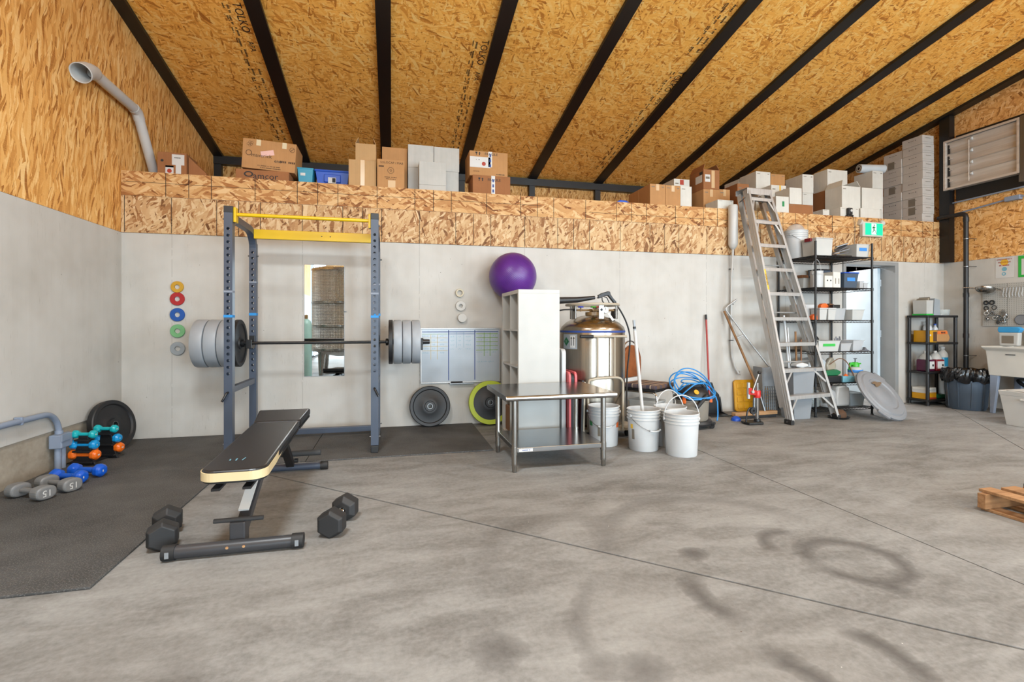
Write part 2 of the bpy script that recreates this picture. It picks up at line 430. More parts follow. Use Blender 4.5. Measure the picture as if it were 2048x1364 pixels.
def carton(name, col, flute=True):
    t = NT(name); v = t.obj(); a = t.noise(v, 6, 4, 0.6); s = t.sep(v)
    fl = t.noise(t.mapping(v, (0,0,0), (0,0,0), (150, 150, 2)), 1.0, 2)
    f = t.math('ADD', t.math('MULTIPLY', a, 0.6), t.math('MULTIPLY', fl, 0.4)); c = lin(col)
    t.set(Base_Color=t.ramp(f, [(0.3, tuple(x*0.90 for x in c[:3])), (0.7, tuple(min(1, x*1.08) for x in c[:3]))]), Roughness=0.80, Specular_IOR_Level=0.2)
    t.bump(fl, 0.10, 0.002); M[name] = t.m
carton('kraft', (190,142,94)); carton('kraft_pale', (194,156,110)); carton('kraft_brown', (160,108,70)); carton('white_carton', (222,219,210)); carton('grey_white_carton', (196,194,188))
carton('pink_white_carton', (204,196,188))

def wood(name, c0, c1, sc_=(2, 26, 26)):
    t = NT(name); v = t.obj(); g = t.noise(t.mapping(v, (0,0,0), (0,0,0), sc_), 1.0, 5, 0.65, 0.8)
    t.set(Base_Color=t.ramp(g, [(0.3, lin(c0)), (0.7, lin(c1))]), Roughness=0.75, Specular_IOR_Level=0.2); t.bump(g, 0.2, 0.003); M[name] = t.m
wood('pine', (164,116,76), (206,166,122)); wood('pallet_wood', (136,98,66), (184,142,102)); wood('handle_wood', (120,86,58), (166,126,88), (26, 26, 2))

def leather():
    t = NT('brown_vinyl'); v = t.obj(); a = t.noise(v, 9, 5, 0.65)
    t.set(Base_Color=t.ramp(a, [(0.3, lin((120,62,26))), (0.7, lin((160,92,46)))]), Roughness=0.38); t.bump(t.noise(v, 60, 3), 0.15, 0.003); M['brown_vinyl'] = t.m
leather()
def plaid():
    t = NT('plaid_cloth'); s = t.sep(t.obj())
    def band(x, f, o, wd): return t.math('LESS_THAN', t.math('FRACT', t.math('ADD', t.math('MULTIPLY', x, f), o)), wd)
    c = t.mix(t.math('MULTIPLY', band(s[0], 9, 0, 0.4), 0.8), lin((150,118,90)), lin((74,52,40)))
    c = t.mix(t.math('MULTIPLY', band(s[1], 9, 0.2, 0.35), 0.6), c, lin((52,60,88)))
    c = t.mix(t.math('MULTIPLY', band(s[0], 9, 0.6, 0.12), 0.8), c, lin((206,186,160)))
    t.set(Base_Color=c, Roughness=0.9); M['plaid_cloth'] = t.m
plaid()

for a in [
 ('black_steel', (20,20,21), 0.42), ('black_paint', (18,18,19), 0.55), ('black_plastic', (28,28,30), 0.45), ('black_rubber', (31,31,32), 0.62),
 ('rack_grey', (70,79,95), 0.38), ('rack_yellow', (226,184,14), 0.35), ('rack_cap', (32,33,37), 0.5), ('blue_tape', (38,142,214), 0.6), ('grey_tape', (136,144,158), 0.6),
 ('plate_black', (34,34,36), 0.50), ('plate_grey', (162,167,173), 0.42), ('bar_black', (26,26,28), 0.35), ('lime', (190,206,32), 0.45),
 ('bench_vinyl', (29,30,33), 0.36), ('bench_cream', (228,206,160), 0.5), ('bench_frame', (60,60,63), 0.36), ('foam_black', (56,56,57), 0.75),
 ('hex_rubber', (38,38,39), 0.55), ('teal_vinyl', (24,178,186), 0.28), ('sky_vinyl', (20,150,214), 0.28), ('orange_vinyl', (242,112,26), 0.28), ('blue_vinyl', (20,92,206), 0.30), ('grey_vinyl', (126,126,126), 0.42),
 ('disc_yellow', (206,156,40), 0.5), ('disc_red', (176,30,34), 0.5), ('disc_blue', (20,82,164), 0.5), ('disc_green', (122,186,130), 0.5), ('disc_grey', (160,168,174), 0.5), ('disc_white', (206,204,198), 0.5), ('disc_sand', (206,194,166), 0.5),
 ('white_laminate', (192,189,182), 0.38), ('white_plastic', (204,205,205), 0.40), ('sink_white', (216,213,205), 0.35), ('tote_white', (206,204,199), 0.45), ('ball_purple', (78,36,120), 0.40),
 ('board_white', (186,195,204), 0.18), ('ink_blue', (44,70,140), 0.6), ('ink_yellow', (212,186,110), 0.6), ('ink_green', (122,168,40), 0.6), ('ink_black', (40,38,38), 0.7), ('ink_cyan', (110,164,184), 0.6), ('print_grey', (130,120,106), 0.8), ('print_brown', (86,60,40), 0.8), ('ink_stamp', (48,30,16), 0.85), ('ink_line', (38,28,22), 0.85),
 ('label_white', (216,215,212), 0.55), ('label_pink', (236,190,180), 0.6), ('label_green', (40,140,80), 0.6), ('label_red', (176,60,40), 0.6), ('label_blue', (60,140,220), 0.55), ('label_orange', (236,120,50), 0.6), ('tape_beige', (222,206,170), 0.4), ('tape_clear', (214,180,136), 0.25),
 ('conduit_blue', (140,152,172), 0.5), ('pipe_white', (206,204,200), 0.42), ('exit_white', (212,208,198), 0.5), ('blue_tub', (20,80,190), 0.4), ('cyan_tub', (40,150,180), 0.4), ('grey_bin', (138,142,146), 0.5), ('dark_bin', (70,84,100), 0.45), ('lid_grey', (136,138,142), 0.5), ('lid_mud', (118,96,72), 0.9),
 ('yellow_plastic', (222,160,24), 0.45), ('red_paint', (200,34,28), 0.35), ('red_handle', (170,46,36), 0.4), ('vac_grey', (140,132,120), 0.45), ('hose_blue', (44,140,210), 0.4), ('green_plastic', (60,180,50), 0.4), ('dark_green', (24,104,64), 0.4), ('jug_red', (132,30,42), 0.3), ('jug_purple', (86,26,60), 0.3), ('jug_blue', (40,140,180), 0.3), ('jug_white', (224,226,228), 0.35), ('rope_brown', (128,88,60), 0.7),
 ('pink_plastic', (226,104,108), 0.42), ('cart_beige', (182,170,150), 0.4), ('brass', (150,116,70), 0.35), ('valve_blue', (30,60,190), 0.4), ('gauge_face', (232,230,222), 0.4), ('teal_cylinder', (166,204,196), 0.4), ('orange_label', (240,110,40), 0.5),
 ('frame_grey', (150,152,152), 0.45), ('door_blue_white', (206,222,232), 0.4), ('peg_grey', (186,184,178), 0.5), ('peg_hole', (90,88,84), 0.9), ('bag_black', (20,20,22), 0.25), ('foil_wrap', (206,212,216), 0.3), ('tool_grey', (104,106,112), 0.5), ('sponge_brown', (120,80,50), 0.9), ('green_sign', (50,180,70), 0.5), ('sign_yellow', (238,190,60), 0.5), ('sign_cyan', (120,180,200), 0.5), ('wrap_blue', (60,160,220), 0.3), ('joint_dark', (26,23,20), 0.95), ('lamp_body', (210,210,210), 0.4)]:
    mat(a[0], a[1], a[2])
mat('clear_plastic', (224,226,228), 0.22, var=0.0, alpha=0.45); mat('frosted_plastic', (220,220,216), 0.45, var=0.02, alpha=0.72); mat('glass_clear', (225,235,235), 0.05, var=0, alpha=0.30)
mat('mirror_glass', (236,240,240), 0.015, 1.0, var=0.0)
mat('exit_green', (0,196,140), 0.5, var=0.0, emit=0.9); mat('exit_light', (236,250,244), 0.5, var=0.0, emit=0.9); mat('lamp_glow', (255,250,240), 0.5, var=0.0, emit=12.0)

# ================================================================ THE SETTING
RX = 10.56                      # right wall face
ROOF0, SL = 4.15, 0.20          # underside of the rafters: z = ROOF0 - SL*y
RIDGE, EAVE, FRONT = -7.0, 2.66, -15.0
def roof(y): return ROOF0-SL*y if y > RIDGE else ROOF0-SL*RIDGE+SL*(y-RIDGE)
CZ, JZ, LZ = 2.044, 2.41, 2.65  # top of concrete, board joint, loft edge

# floor: a bed with four slabs parted by saw cuts
fl = struct(MB().box(-0.2, RX+0.2, FRONT-0.2, 3.2, -0.12, -0.012).build('floor', 'joint_dark'), 'grey trowelled concrete floor with saw-cut joints')
def slab(poly): 
    o = MB().prism(poly, -0.03, 0.0, 'xy').build('slab', 'trowelled_floor', fl); return o
g = 0.0045; D = -4.83/5.28
slab([(0, 0.0-2*g), (5.28-g, 5.28*D-2*g), (5.28-g, FRONT), (0, FRONT)])
slab([(0.01, 0.0), (5.28-g, 5.28*D+2*g), (5.28-g, 0.0)])
slab([(5.28+g, 0.0), (5.28+g, -5.3+g), (10.46, 0.0)])
slab([(5.28+g, -5.3-2*g), (5.28+g, FRONT), (RX, FRONT), (RX, 0.0), (10.47, 0.0)])
slab([(8.3, 0.003), (RX, 0.003), (RX, 2.6), (8.3, 2.6)])

# back wall: one cast wall with a door opening, strand boards above as sheets
wb = struct(MB().prism([(0,0),(8.70,0),(8.70,2.03),(9.68,2.03),(9.68,0),(RX,0),(RX,CZ),(0,CZ)], 0.0, 0.2).build('wall_back', 'painted_concrete'), 'white painted concrete wall under a band of strand board')
def cut(edges, lo, hi):
    e = [lo]+[x for x in edges if lo < x < hi]+[hi]; return list(zip(e[:-1], e[1:]))
gp = 0.0016
for a, b in cut([0.436, 2.874, 5.313, 7.751, 10.19], 0.0, RX-0.13 if False else RX):
    w_ = 0.004 if abs(a-2.874) < .01 else gp
    MB().box(a+w_, b-gp, -0.012, 0.0, CZ+0.002, JZ-gp).build('strand_board', 'osb_band_low', wb)
for a, b in cut([1.20, 3.64, 6.08, 8.52], 0.0, RX-0.10):
    MB().box(a+gp, b-gp, -0.012, 0.0, JZ+gp, LZ).build('strand_board', 'osb_band_high', wb)
# the nailing lines printed on the boards at 16, 24, 32 and 48 inches
def nail_line(x, z0, z1): MB().box(x-0.0028, x+0.0028, -0.0127, -0.0121, z0, z1).build('printed_line', 'ink_line', wb)
k = 0
while True:
    base = 0.436-1.2192+1.2192*k
    if base > RX: break
    for d in (0, 0.4064, 0.6096, 0.8128):
        x = base+d
        if 0.01 < x < RX-0.15: nail_line(x, CZ+0.005, JZ-0.004)
    base = -0.02+1.2192*k
    for d in (0, 0.4064, 0.6096, 0.8128):
        x = base+d
        if 0.01 < x < RX-0.15: nail_line(x, JZ+0.004, LZ-0.002)
    k += 1
for x0, x1 in ((0.02, 4.3), (4.9, 10.3)):
    zz = 2.545 if x0 < 4 else 2.50
    MB().box(x0, x1, -0.0127, -0.0121, zz-0.002, zz+0.002).build('printed_line', 'ink_line', wb)

# loft deck and the low eave wall behind the boxes
struct(MB().box(0.0, RX, 0.003, EAVE, 2.60, LZ-0.002).build('trim_1', 'osb_band_high'), 'loft deck behind the strand board edge')
we = struct(MB().box(0.0, RX, EAVE+0.03, EAVE+0.12, 2.3, 3.75).build('wall_eave', 'black_paint'), 'low strand board eave wall behind the loft')
for a, b in cut([0.04+1.22*i for i in range(1, 9)], 0.0, RX):
    MB().box(a+0.002, b-0.002, EAVE, EAVE+0.03, LZ, 3.62).build('strand_board', 'osb_eave', we)
# black steel: eave beam, short posts, rafters
MB().box(0.0, RX, EAVE-0.10, EAVE, 3.53, 3.65).build('eave_beam', 'black_steel', we)
BEAMS = [0.05+1.22*i for i in range(9)]
for x in BEAMS: MB().box(x-0.05, x+0.05, EAVE-0.08, EAVE+0.01, LZ, 3.53).build('eave_post', 'black_steel', we)
MB().box(RX-0.12, RX-0.02, EAVE-0.08, EAVE+0.01, LZ, 3.53).build('eave_post', 'black_steel', we)

# ceiling: roof deck, strand boards between the rafters
th = 0.14
ce = struct(MB().prism([(EAVE+0.1, roof(EAVE)+0.06), (RIDGE, roof(RIDGE)+0.06), (FRONT-0.1, roof(FRONT)+0.06), (FRONT-0.1, roof(FRONT)+0.06+th), (RIDGE, roof(RIDGE)+0.06+th), (EAVE+0.1, roof(EAVE)+0.06+th)], -0.2, RX+0.2, 'yz').build('ceiling', 'black_paint'), 'sloping strand board ceiling between black rafters')
def slope_box(x0, x1, y0, y1, dz0, dz1):
    """box lying on the roof slope between y0 and y1 (same side of the ridge)"""
    return MB().prism([(y0, roof(y0)+dz0), (y1, roof(y1)+dz0), (y1, roof(y1)+dz1), (y0, roof(y0)+dz1)], x0, x1, 'yz')
xs = [0.0]+BEAMS[1:]+[RX]
for i, (a, b) in enumerate(zip(xs[:-1], xs[1:])):
    yb = [EAVE, 1.3-1.22*(i % 2), -1.14-1.22*(i % 2), -3.58, RIDGE]
    for y0, y1 in zip(yb[:-1], yb[1:]):
        slope_box(a+0.001, b-0.001, y1+0.001, y0-0.001, 0.04, 0.06).build('strand_board', 'osb_ceiling', ce)
    slope_box(a, b, FRONT, RIDGE, 0.04, 0.06).build('strand_board', 'osb_ceiling', ce)
for x in BEAMS+[RX-0.065]:
    x0, x1 = (x-0.075, x+0.075)
    if x0 < 0: x0 = 0.0
    if x1 > RX: x1 = RX
    slope_box(x0, x1, RIDGE, EAVE-0.02, 0.0, 0.06).build('rafter', 'black_steel', ce)
    slope_box(x0, x1, FRONT, RIDGE, 0.0, 0.06).build('rafter', 'black_steel', ce)
# mill stamps on the ceiling boards
pit = math.atan(SL)
def stamp(x, y, big='TOLKO', flip=1):
    """a column of stamped lettering running along the rafter; x its axis, y where the big word starts"""
    def put(s_, yy, dx, size, al='LEFT', sx=1.0):
        z = roof(yy)+0.0385
        o = text('mill_stamp', s_, size, 'ink_stamp', ce, (x+dx, yy, z), al if False else (0,0,0), 'LEFT', sx)
        m_ = Matrix(((0, -1*flip, 0), (-1*flip if False else 1*flip, 0, 0), (0, 0, 1))) 
        # letters run towards the back wall along the slope, facing down
        ex = Vector((0, 1, -SL)).normalized()*1.0; ez = Vector((0, -SL, -1)).normalized(); ey = ez.cross(ex)
        R_ = Matrix((ex, ey, ez)).transposed(); o.rotation_euler = R_.to_euler(); o.scale = (sx, 1, 1)
    put(big, y, 0.03, 0.115)
    put('APA', y+0.50, 0.03, 0.085); 
    for i in range(16):
        put('~7', y+0.03+0.15*i, -0.055-0.018*(i % 2), 0.040); put('~7', y+0.03+0.15*i, -0.095, 0.026)
        if i > 5: put('~5', y+0.03+0.15*i, 0.015, 0.045)
for x, y in ((1.075, -0.34), (3.54, -0.30), (6.0, -0.24), (6.0, -2.9)):
    stamp(x, y)

# left wall: white concrete on a bare footing, boards above
wl = struct(MB().box(-0.2, 0.0, -11.6, 0.2, 0.31, CZ).build('wall_left', 'painted_concrete'), 'white painted concrete side wall on a bare concrete footing')
MB().box(-0.24, -0.015, -11.6, 0.2, -0.02, 0.308).build('footing', 'footing_concrete', wl)
MB().box(-0.2, 0.0, FRONT, -14.6, 0.0, CZ).build('cast_wall', 'painted_concrete', wl)
yb = [EAVE, 1.42, 0.20, -1.02, -2.24, -3.46, -4.68, RIDGE]
def wall_sheet(parent, x0, x1, y0, y1, z0, m_):
    pts = [(y0, z0), (y1, z0), (y1, roof(y1)+0.05), (y0, roof(y0)+0.05)]
    MB().prism(pts, x0, x1, 'yz').build('strand_board', m_, parent)
for a, b in zip(yb[1:], yb[:-1]): wall_sheet(wl, -0.03, 0.0, a+0.0005, b-0.0005, CZ+0.002, 'osb_left')
wall_sheet(wl, -0.03, 0.0, -11.6, RIDGE-0.001, CZ+0.002, 'osb_left'); wall_sheet(wl, -0.03, 0.0, -14.6, -11.601, 3.45, 'osb_left'); wall_sheet(wl, -0.03, 0.0, FRONT, -14.601, CZ+0.002, 'osb_left')
# right wall: same make, with a wide door opening beyond the frame
DY0, DY1, DH = -11.2, -7.6, 3.45
wr = struct(MB().box(RX, RX+0.2, DY1, 0.2, 0.0, CZ).build('wall_right', 'painted_concrete'), 'white painted concrete right wall with strand board above')
MB().box(RX, RX+0.2, FRONT, DY0, 0.0, CZ).build('cast_wall', 'painted_concrete', wr)
for a, b in zip([1.42, 0.003, -1.22, -2.44, -3.66, -4.88, RIDGE], [EAVE, 1.418, -0.001, -1.222, -2.442, -3.662, -4.882]): wall_sheet(wr, RX, RX+0.03, a, b, CZ+0.002, 'osb_right')
wall_sheet(wr, RX, RX+0.03, DY1, RIDGE-0.001, CZ+0.002, 'osb_right'); wall_sheet(wr, RX, RX+0.03, DY0, DY1-0.001, DH, 'osb_right'); wall_sheet(wr, RX, RX+0.03, FRONT, DY0, CZ+0.002, 'osb_right')
MB().prism([(-0.145, CZ+0.002), (-0.008, CZ+0.002), (-0.008, roof(-0.008)), (-0.145, roof(-0.145))], RX-0.10, RX-0.001, 'yz').build('steel_post', 'black_steel', wr)
# front wall behind the camera with two wide doors standing open
wf = struct(MB().prism([(-0.2,0),(0.9,0),(0.9,3.55),(5.1,3.55),(5.1,0),(5.9,0),(5.9,3.55),(10.1,3.55),(10.1,0),(RX+0.2,0),(RX+0.2,4.3),(-0.2,4.3)], FRONT-0.2, FRONT).build('wall_front', 'painted_concrete'), 'white wall behind the camera with two open doors')
# high-bay lamps under the roof, above the frame
for i, (x, y, p, up_) in enumerate(LAMPS):
    z = roof(y)-1.15
    t_ = thing('high_bay_lamp', ['round lamp hanging under the roof nearest the table', 'round lamp hanging near the left wall', 'round lamp hanging near the right wall', 'round lamp hanging deepest in the hall'][i], 'lamp', (x, y, z))
    MB().lathe([(0.012, 1.15), (0.012, 0.12), (0.06, 0.10), (0.08, 0.05), (0.42, 0.03), (0.42, 0.0), (0.40, 0.0), (0.40, 0.02), (0.0, 0.02)], 28).build('housing', 'lamp_body', t_)
    u_ = area('added_uplight', (0.13, 0, 0.045), (PI, 0, 0), 0.10, 0.10, up_, (0.86, 0.95, 1.0), 'DISK'); u_.parent = t_  # extra upward light, added to brighten the ceiling
    MB().lathe([(0.082, 0.0385), (0.195, 0.036), (0.195, 0.0345), (0.082, 0.037), (0.082, 0.0385)], 28).build('added_uplight_lens', 'lamp_glow', t_)  # glowing ring made up to go with the added upward light
    MB().lathe([(0.39, 0.012), (0.39, 0.006), (0.0, 0.006)], 28).build('lens', 'lamp_glow', t_)
    d = area('lamp_light', (0, 0, -0.005), (0, 0, 0), 0.76, 0.76, p, (0.82, 0.93, 1.0), 'DISK'); d.parent = t_

# doorway in the back wall: steel frame, the room behind and its open door
df = struct(MB().prism([(8.70,0),(8.75,0),(8.75,1.98),(9.62,1.98),(9.62,0),(9.68,0),(9.68,2.03),(8.70,2.03)], -0.02, 0.215).build('door_1', 'frame_grey', None, 0.004), 'open grey steel door frame behind the wire shelving')
lf = MB().box(-0.045, 0.0, 0.0, 0.86, 0.01, 1.97).build('door_leaf', 'door_blue_white', df, 0.003, loc=(9.615, 0.20, 0), rot=(0, 0, math.radians(-8)))
MB().lathe([(0.0, -0.07), (0.027, -0.065), (0.03, -0.05), (0.012, -0.045), (0.012, 0.0)], 16, None, 'x').build('knob', 'galvanised', lf, loc=(-0.045, 0.80, 1.0))
for z in (0.25, 1.0, 1.75): MB().tube((0.004, 0.0, z-0.05), (0.004, 0.0, z+0.05), 0.008, n=8).build('hinge', 'galvanised', lf)
rb_ = struct(MB().box(8.2, RX+0.05, 2.55, 2.7, 0.0, 2.58).build('wall_far', 'painted_concrete'), 'white wall of the room behind the door')
MB().box(8.2, 8.3, 0.2, 2.55, 0.0, 2.58).build('side_wall', 'painted_concrete', rb_); MB().box(RX, RX+0.1, 0.2, 2.55, 0.0, 2.58).build('side_wall', 'painted_concrete', rb_)
wn = struct(MB().prism([(9.05,1.55),(9.60,1.55),(9.60,1.90),(9.05,1.90)], 2.52, 2.549).build('window_1', 'frame_grey'), 'small bright window in the room behind the door')
MB().box(9.08, 9.57, 2.512, 2.519, 1.58, 1.87).build('pane', 'exit_light', wn)
area('back_room_lamp', (9.3, 1.4, 2.5), (0, 0, 0), 1.2, 0.3, 75, (0.95, 0.97, 1.0))

# ================================================================ GYM
def hole_post(w_, d_, h, zs, r, pitch):
    """square tube standing at the origin, round holes through its front and back faces"""
    m = MB(); hw, hd = w_/2, d_/2
    def face(y, z0, z1): m.add([(-hw,y,z0),(hw,y,z0),(hw,y,z1),(-hw,y,z1)], [(0,1,2,3)])
    for y in (-hd, hd):
        lo = zs[0]-pitch/2; hi = zs[-1]+pitch/2
        face(y, 0, lo); face(y, hi, h)
        for z in zs:
            outer = []
            for c0, c1 in (((-1,-1),(1,-1)), ((1,-1),(1,1)), ((1,1),(-1,1)), ((-1,1),(-1,-1))):
                for k_ in range(4):
                    t = k_/4; outer.append(((c0[0]+(c1[0]-c0[0])*t)*hw, y, z+(c0[1]+(c1[1]-c0[1])*t)*pitch/2))
            inner = []; deep = []
            for k_ in range(16):
                a = -0.75*PI+2*PI*k_/16; inner.append((r*math.cos(a), y, z+r*math.sin(a))); deep.append((r*math.cos(a), y*0.90, z+r*math.sin(a)))
            vs_ = outer+inner+deep
            m.add(vs_, [(k_, (k_+1) % 16, 16+(k_+1) % 16, 16+k_) for k_ in range(16)]+[(16+k_, 16+(k_+1) % 16, 32+(k_+1) % 16, 32+k_) for k_ in range(16)])
    for x in (-hw, hw): m.add([(x,-hd,0),(x,hd,0),(x,hd,h),(x,-hd,h)], [(0,1,2,3)])
    m.add([(-hw,-hd,h),(hw,-hd,h),(hw,hd,h),(-hw,hd,h)], [(0,1,2,3)])
    return m

rk = thing('power_rack', 'slate grey power rack with yellow crossbars against the white wall', 'power rack', (1.841, -0.67, 0.0118))
ZS = [0.66+0.0548*i for i in range(23)]
RKX = 0.586
post_f = hole_post(0.065, 0.065, 2.05, ZS, 0.0125, 0.0548)
post_r = hole_post(0.062, 0.062, 1.90, ZS[:22], 0.0125, 0.0548)
for sx in (-1, 1):
    o = post_f.build('upright', 'rack_grey', rk, loc=(sx*RKX, -0.37, 0.06)); 
    MB().box(-0.0345, 0.0345, -0.0345, 0.0345, 2.00, 2.056).build('cap', 'rack_cap', o, 0.004)
    MB().box(-0.0345, 0.0345, -0.0345, 0.0345, 1.128, 1.150).build('tape', 'blue_tape', o, 0.001)
    MB().box(-0.0345, 0.0345, -0.0345, 0.0345, 1.336, 1.352).build('tape', 'grey_tape', o, 0.001)
    o = post_r.build('upright', 'rack_grey', rk, loc=(sx*RKX, 0.37, 0.02))
    MB().box(-0.033, 0.033, -0.033, 0.033, 1.196, 1.222).build('tape', 'blue_tape', o, 0.001)
    MB().box(-0.033, 0.033, -0.033, 0.033, 1.515, 1.530).build('tape', 'grey_tape', o, 0.001)
    # bent top rail from the front upright over to the rear one
    path = [(-0.335, 2.035)]+[(0.18+0.19*math.sin(t), 1.845+0.19*math.cos(t)) for t in [PI/2*i/8 for i in range(9)]]
    top = [(y, z) for y, z in path]; hw = 0.030; up = []; dn = []
    for i, (y, z) in enumerate(top):
        a = top[max(i-1, 0)]; b = top[min(i+1, len(top)-1)]; dy, dz = b[0]-a[0], b[1]-a[1]; L = math.hypot(dy, dz)
        up.append((y-dz/L*hw, z+dy/L*hw)); dn.append((y+dz/L*hw, z-dy/L*hw))
    MB().prism(up+dn[::-1], sx*RKX-0.030, sx*RKX+0.030, 'yz').build('top_rail', 'rack_grey', rk, 0.004)
    MB().prism([(-0.34,1.94),(-0.27,2.005),(-0.34,2.005)], sx*RKX-0.028, sx*RKX+0.028, 'yz').build('gusset', 'galvanised', rk, 0.002)
    MB().box(sx*RKX-0.025, sx*RKX+0.025, -0.34, 0.34, 0.555, 0.605).build('side_rail', 'rack_grey', rk, 0.004)
    MB().box(sx*RKX-0.030, sx*RKX+0.030, -0.42, 0.40, 0.0, 0.055).build('foot_rail', 'rack_grey', rk, 0.004)
    MB().box(sx*RKX-0.033, sx*RKX+0.033, -0.437, -0.405, 0.0, 0.060).build('foot_cap', 'black_rubber', rk, 0.006)
    # safety pin with bent handle
    MB().pipe([(sx*RKX, -0.33, 0.565), (sx*RKX, -0.425, 0.565), (sx*RKX+sx*0.005, -0.436, 0.556), (sx*(RKX+0.035), -0.440, 0.495)], 0.0095, 10).build('safety_pin', 'bar_black', rk)
    # bar hook on the rear upright
    MB().prism([(0.345,0.90),(0.345,1.02),(0.315,1.02),(0.315,0.935),(0.222,0.935),(0.222,0.985),(0.205,0.985),(0.205,0.90)], sx*RKX-0.026, sx*RKX+0.026, 'yz').build('bar_hook', 'bar_black', rk, 0.004)
    for y, z in ((-0.37, 2.01), (-0.37, 0.13), (0.37, 1.80), (0.37, 0.10)):
        MB().tube((sx*(RKX-0.045), y, z), (sx*(RKX+0.048), y, z), 0.007, n=8).build('bolt', 'galvanised', rk)
o = MB().tube((-RKX+0.03, -0.35, 1.995+0.06), (RKX-0.03, -0.35, 1.995+0.06), 0.0155, n=18).build('pull_up_bar', 'rack_yellow', rk)
for sx in (-1, 1): MB().box(sx*(RKX-0.044)-0.010, sx*(RKX-0.044)+0.010, -0.385, -0.315, 1.985, 2.11).build('bracket', 'rack_yellow', o, 0.003)
o = MB().box(-RKX+0.03, RKX-0.03, 0.255, 0.305, 1.955, 2.045).build('rear_crossbar', 'rack_yellow', rk, 0.004)
for x in (0.06, 0.14): MB().tube((x, 0.2545, 2.0), (x, 0.2575, 2.0), 0.006, n=10).build('bolt_hole', 'black_paint', o)
MB().box(-RKX, RKX, 0.345, 0.395, 0.03, 0.085).build('floor_crossbar', 'rack_grey', rk, 0.004)

# barbell on the hooks
BX, BY, BZ = 1.865, -0.448, 0.963
bb = thing('barbell', 'black steel barbell resting on the rack hooks', 'barbell', (BX, BY, BZ))
MB().tube((-0.66, 0, 0), (0.66, 0, 0), 0.0145, n=16).build('shaft', 'bar_black', bb)
for s in (-1, 1):
    MB().lathe([(0.0, s*0.648), (0.024, s*0.648), (0.036, s*0.652), (0.036, s*0.672), (0.0246, s*0.676), (0.0246, s*1.086), (0.022, s*1.09), (0.0, s*1.09)], 24, None, 'x').build('sleeve', 'bar_black', bb)
def plate(name, label, R, T, m, group, grey=False, hub='galvanised', rim=None, hole=0.0256):
    """disc turned about the x axis, centred on its hole"""
    t_ = thing(name, label, 'weight plate', group=group); h = T/2
    if grey: prof = [(hole, -h*0.9), (0.06, -h*0.9), (0.065, -h*0.85), (R*0.93, -h), (R*0.985, -h*0.93), (R, -h*0.78), (R, h*0.78), (R*0.985, h*0.93), (R*0.93, h), (0.065, h*0.85), (0.06, h*0.9), (hole, h*0.9), (hole, -h*0.9)]
    else: prof = [(hole, -h), (0.055, -h), (0.060, -h*0.55), (0.088, -h*0.55), (0.092, -h*0.45), (R*0.80, -h*0.45), (R*0.845, -h*0.92), (R*0.97, -h), (R, -h*0.75), (R, h*0.75), (R*0.97, h), (R*0.845, h*0.92), (R*0.80, h*0.45), (0.092, h*0.45), (0.088, h*0.55), (0.060, h*0.55), (0.055, h), (hole, h), (hole, -h)]
    MB().lathe(prof, 56, None, 'x').build('disc', m, t_)
    MB().lathe([(hole*0.98, -h*1.03), (hole*1.16, -h*1.03), (hole*1.16, h*1.03), (hole*0.98, h*1.03), (hole*0.98, -h*1.03)], 28, None, 'x').build('bushing', hub, t_)
    if rim: MB().lathe([(R*0.80, -h*1.02), (R*1.0, -h*1.04), (R*1.012, -h*0.7), (R*1.012, h*0.7), (R*1.0, h*1.04), (R*0.80, h*1.02), (R*0.80, -h*1.02)], 56, None, 'x').build('rim', rim, t_)
    return t_
blk = plate('weight_plate', 'black rubber plate nearest the left collar of the barbell', 0.224, 0.042, 'plate_black', 'plates on the barbell'); blk.location = (BX-0.678-0.021, BY, BZ)
dup(blk, (BX+0.678+0.021, BY, BZ), label='black rubber plate nearest the right collar of the barbell')
gry = plate('weight_plate', 'pale grey plate innermost on the left of the barbell', 0.2235, 0.106, 'plate_grey', 'plates on the barbell', True); gry.location = (BX-0.721-0.056, BY, BZ)
dup(gry, (BX-0.721-0.106*1.5-0.006, BY, BZ), label='pale grey plate in the middle of the left stack on the barbell')
dup(gry, (BX-0.721-0.106*2.5-0.010, BY, BZ), label='pale grey plate outermost on the left of the barbell')
g2 = plate('weight_plate', 'pale grey plate innermost on the right of the barbell', 0.2235, 0.086, 'plate_grey', 'plates on the barbell', True); g2.location = (BX+0.721+0.046, BY, BZ)
dup(g2, (BX+0.721+0.086*1.5+0.006, BY, BZ), label='pale grey plate in the middle of the right stack on the barbell')
dup(g2, (BX+0.721+0.086*2.5+0.010, BY, BZ), label='pale grey plate outermost on the right of the barbell')
cl = thing('bar_collar', 'small black clamp collar on the right end of the barbell', 'collar', (BX+1.005, BY, BZ), group='barbell collars')
MB().lathe([(0.0250, -0.018), (0.036, -0.018), (0.036, 0.018), (0.0250, 0.018), (0.0250, -0.018)], 24, None, 'x').build('ring', 'black_plastic', cl)
MB().box(-0.014, 0.014, -0.045, -0.030, -0.085, -0.010).build('lever', 'black_plastic', cl, 0.004); MB().box(-0.012, 0.012, -0.046, -0.030, -0.03, 0.03).build('clasp', 'black_plastic', cl, 0.004)
c2 = dup(cl, (BX-1.066, BY, BZ), label='small black clamp collar on the left end of the barbell')

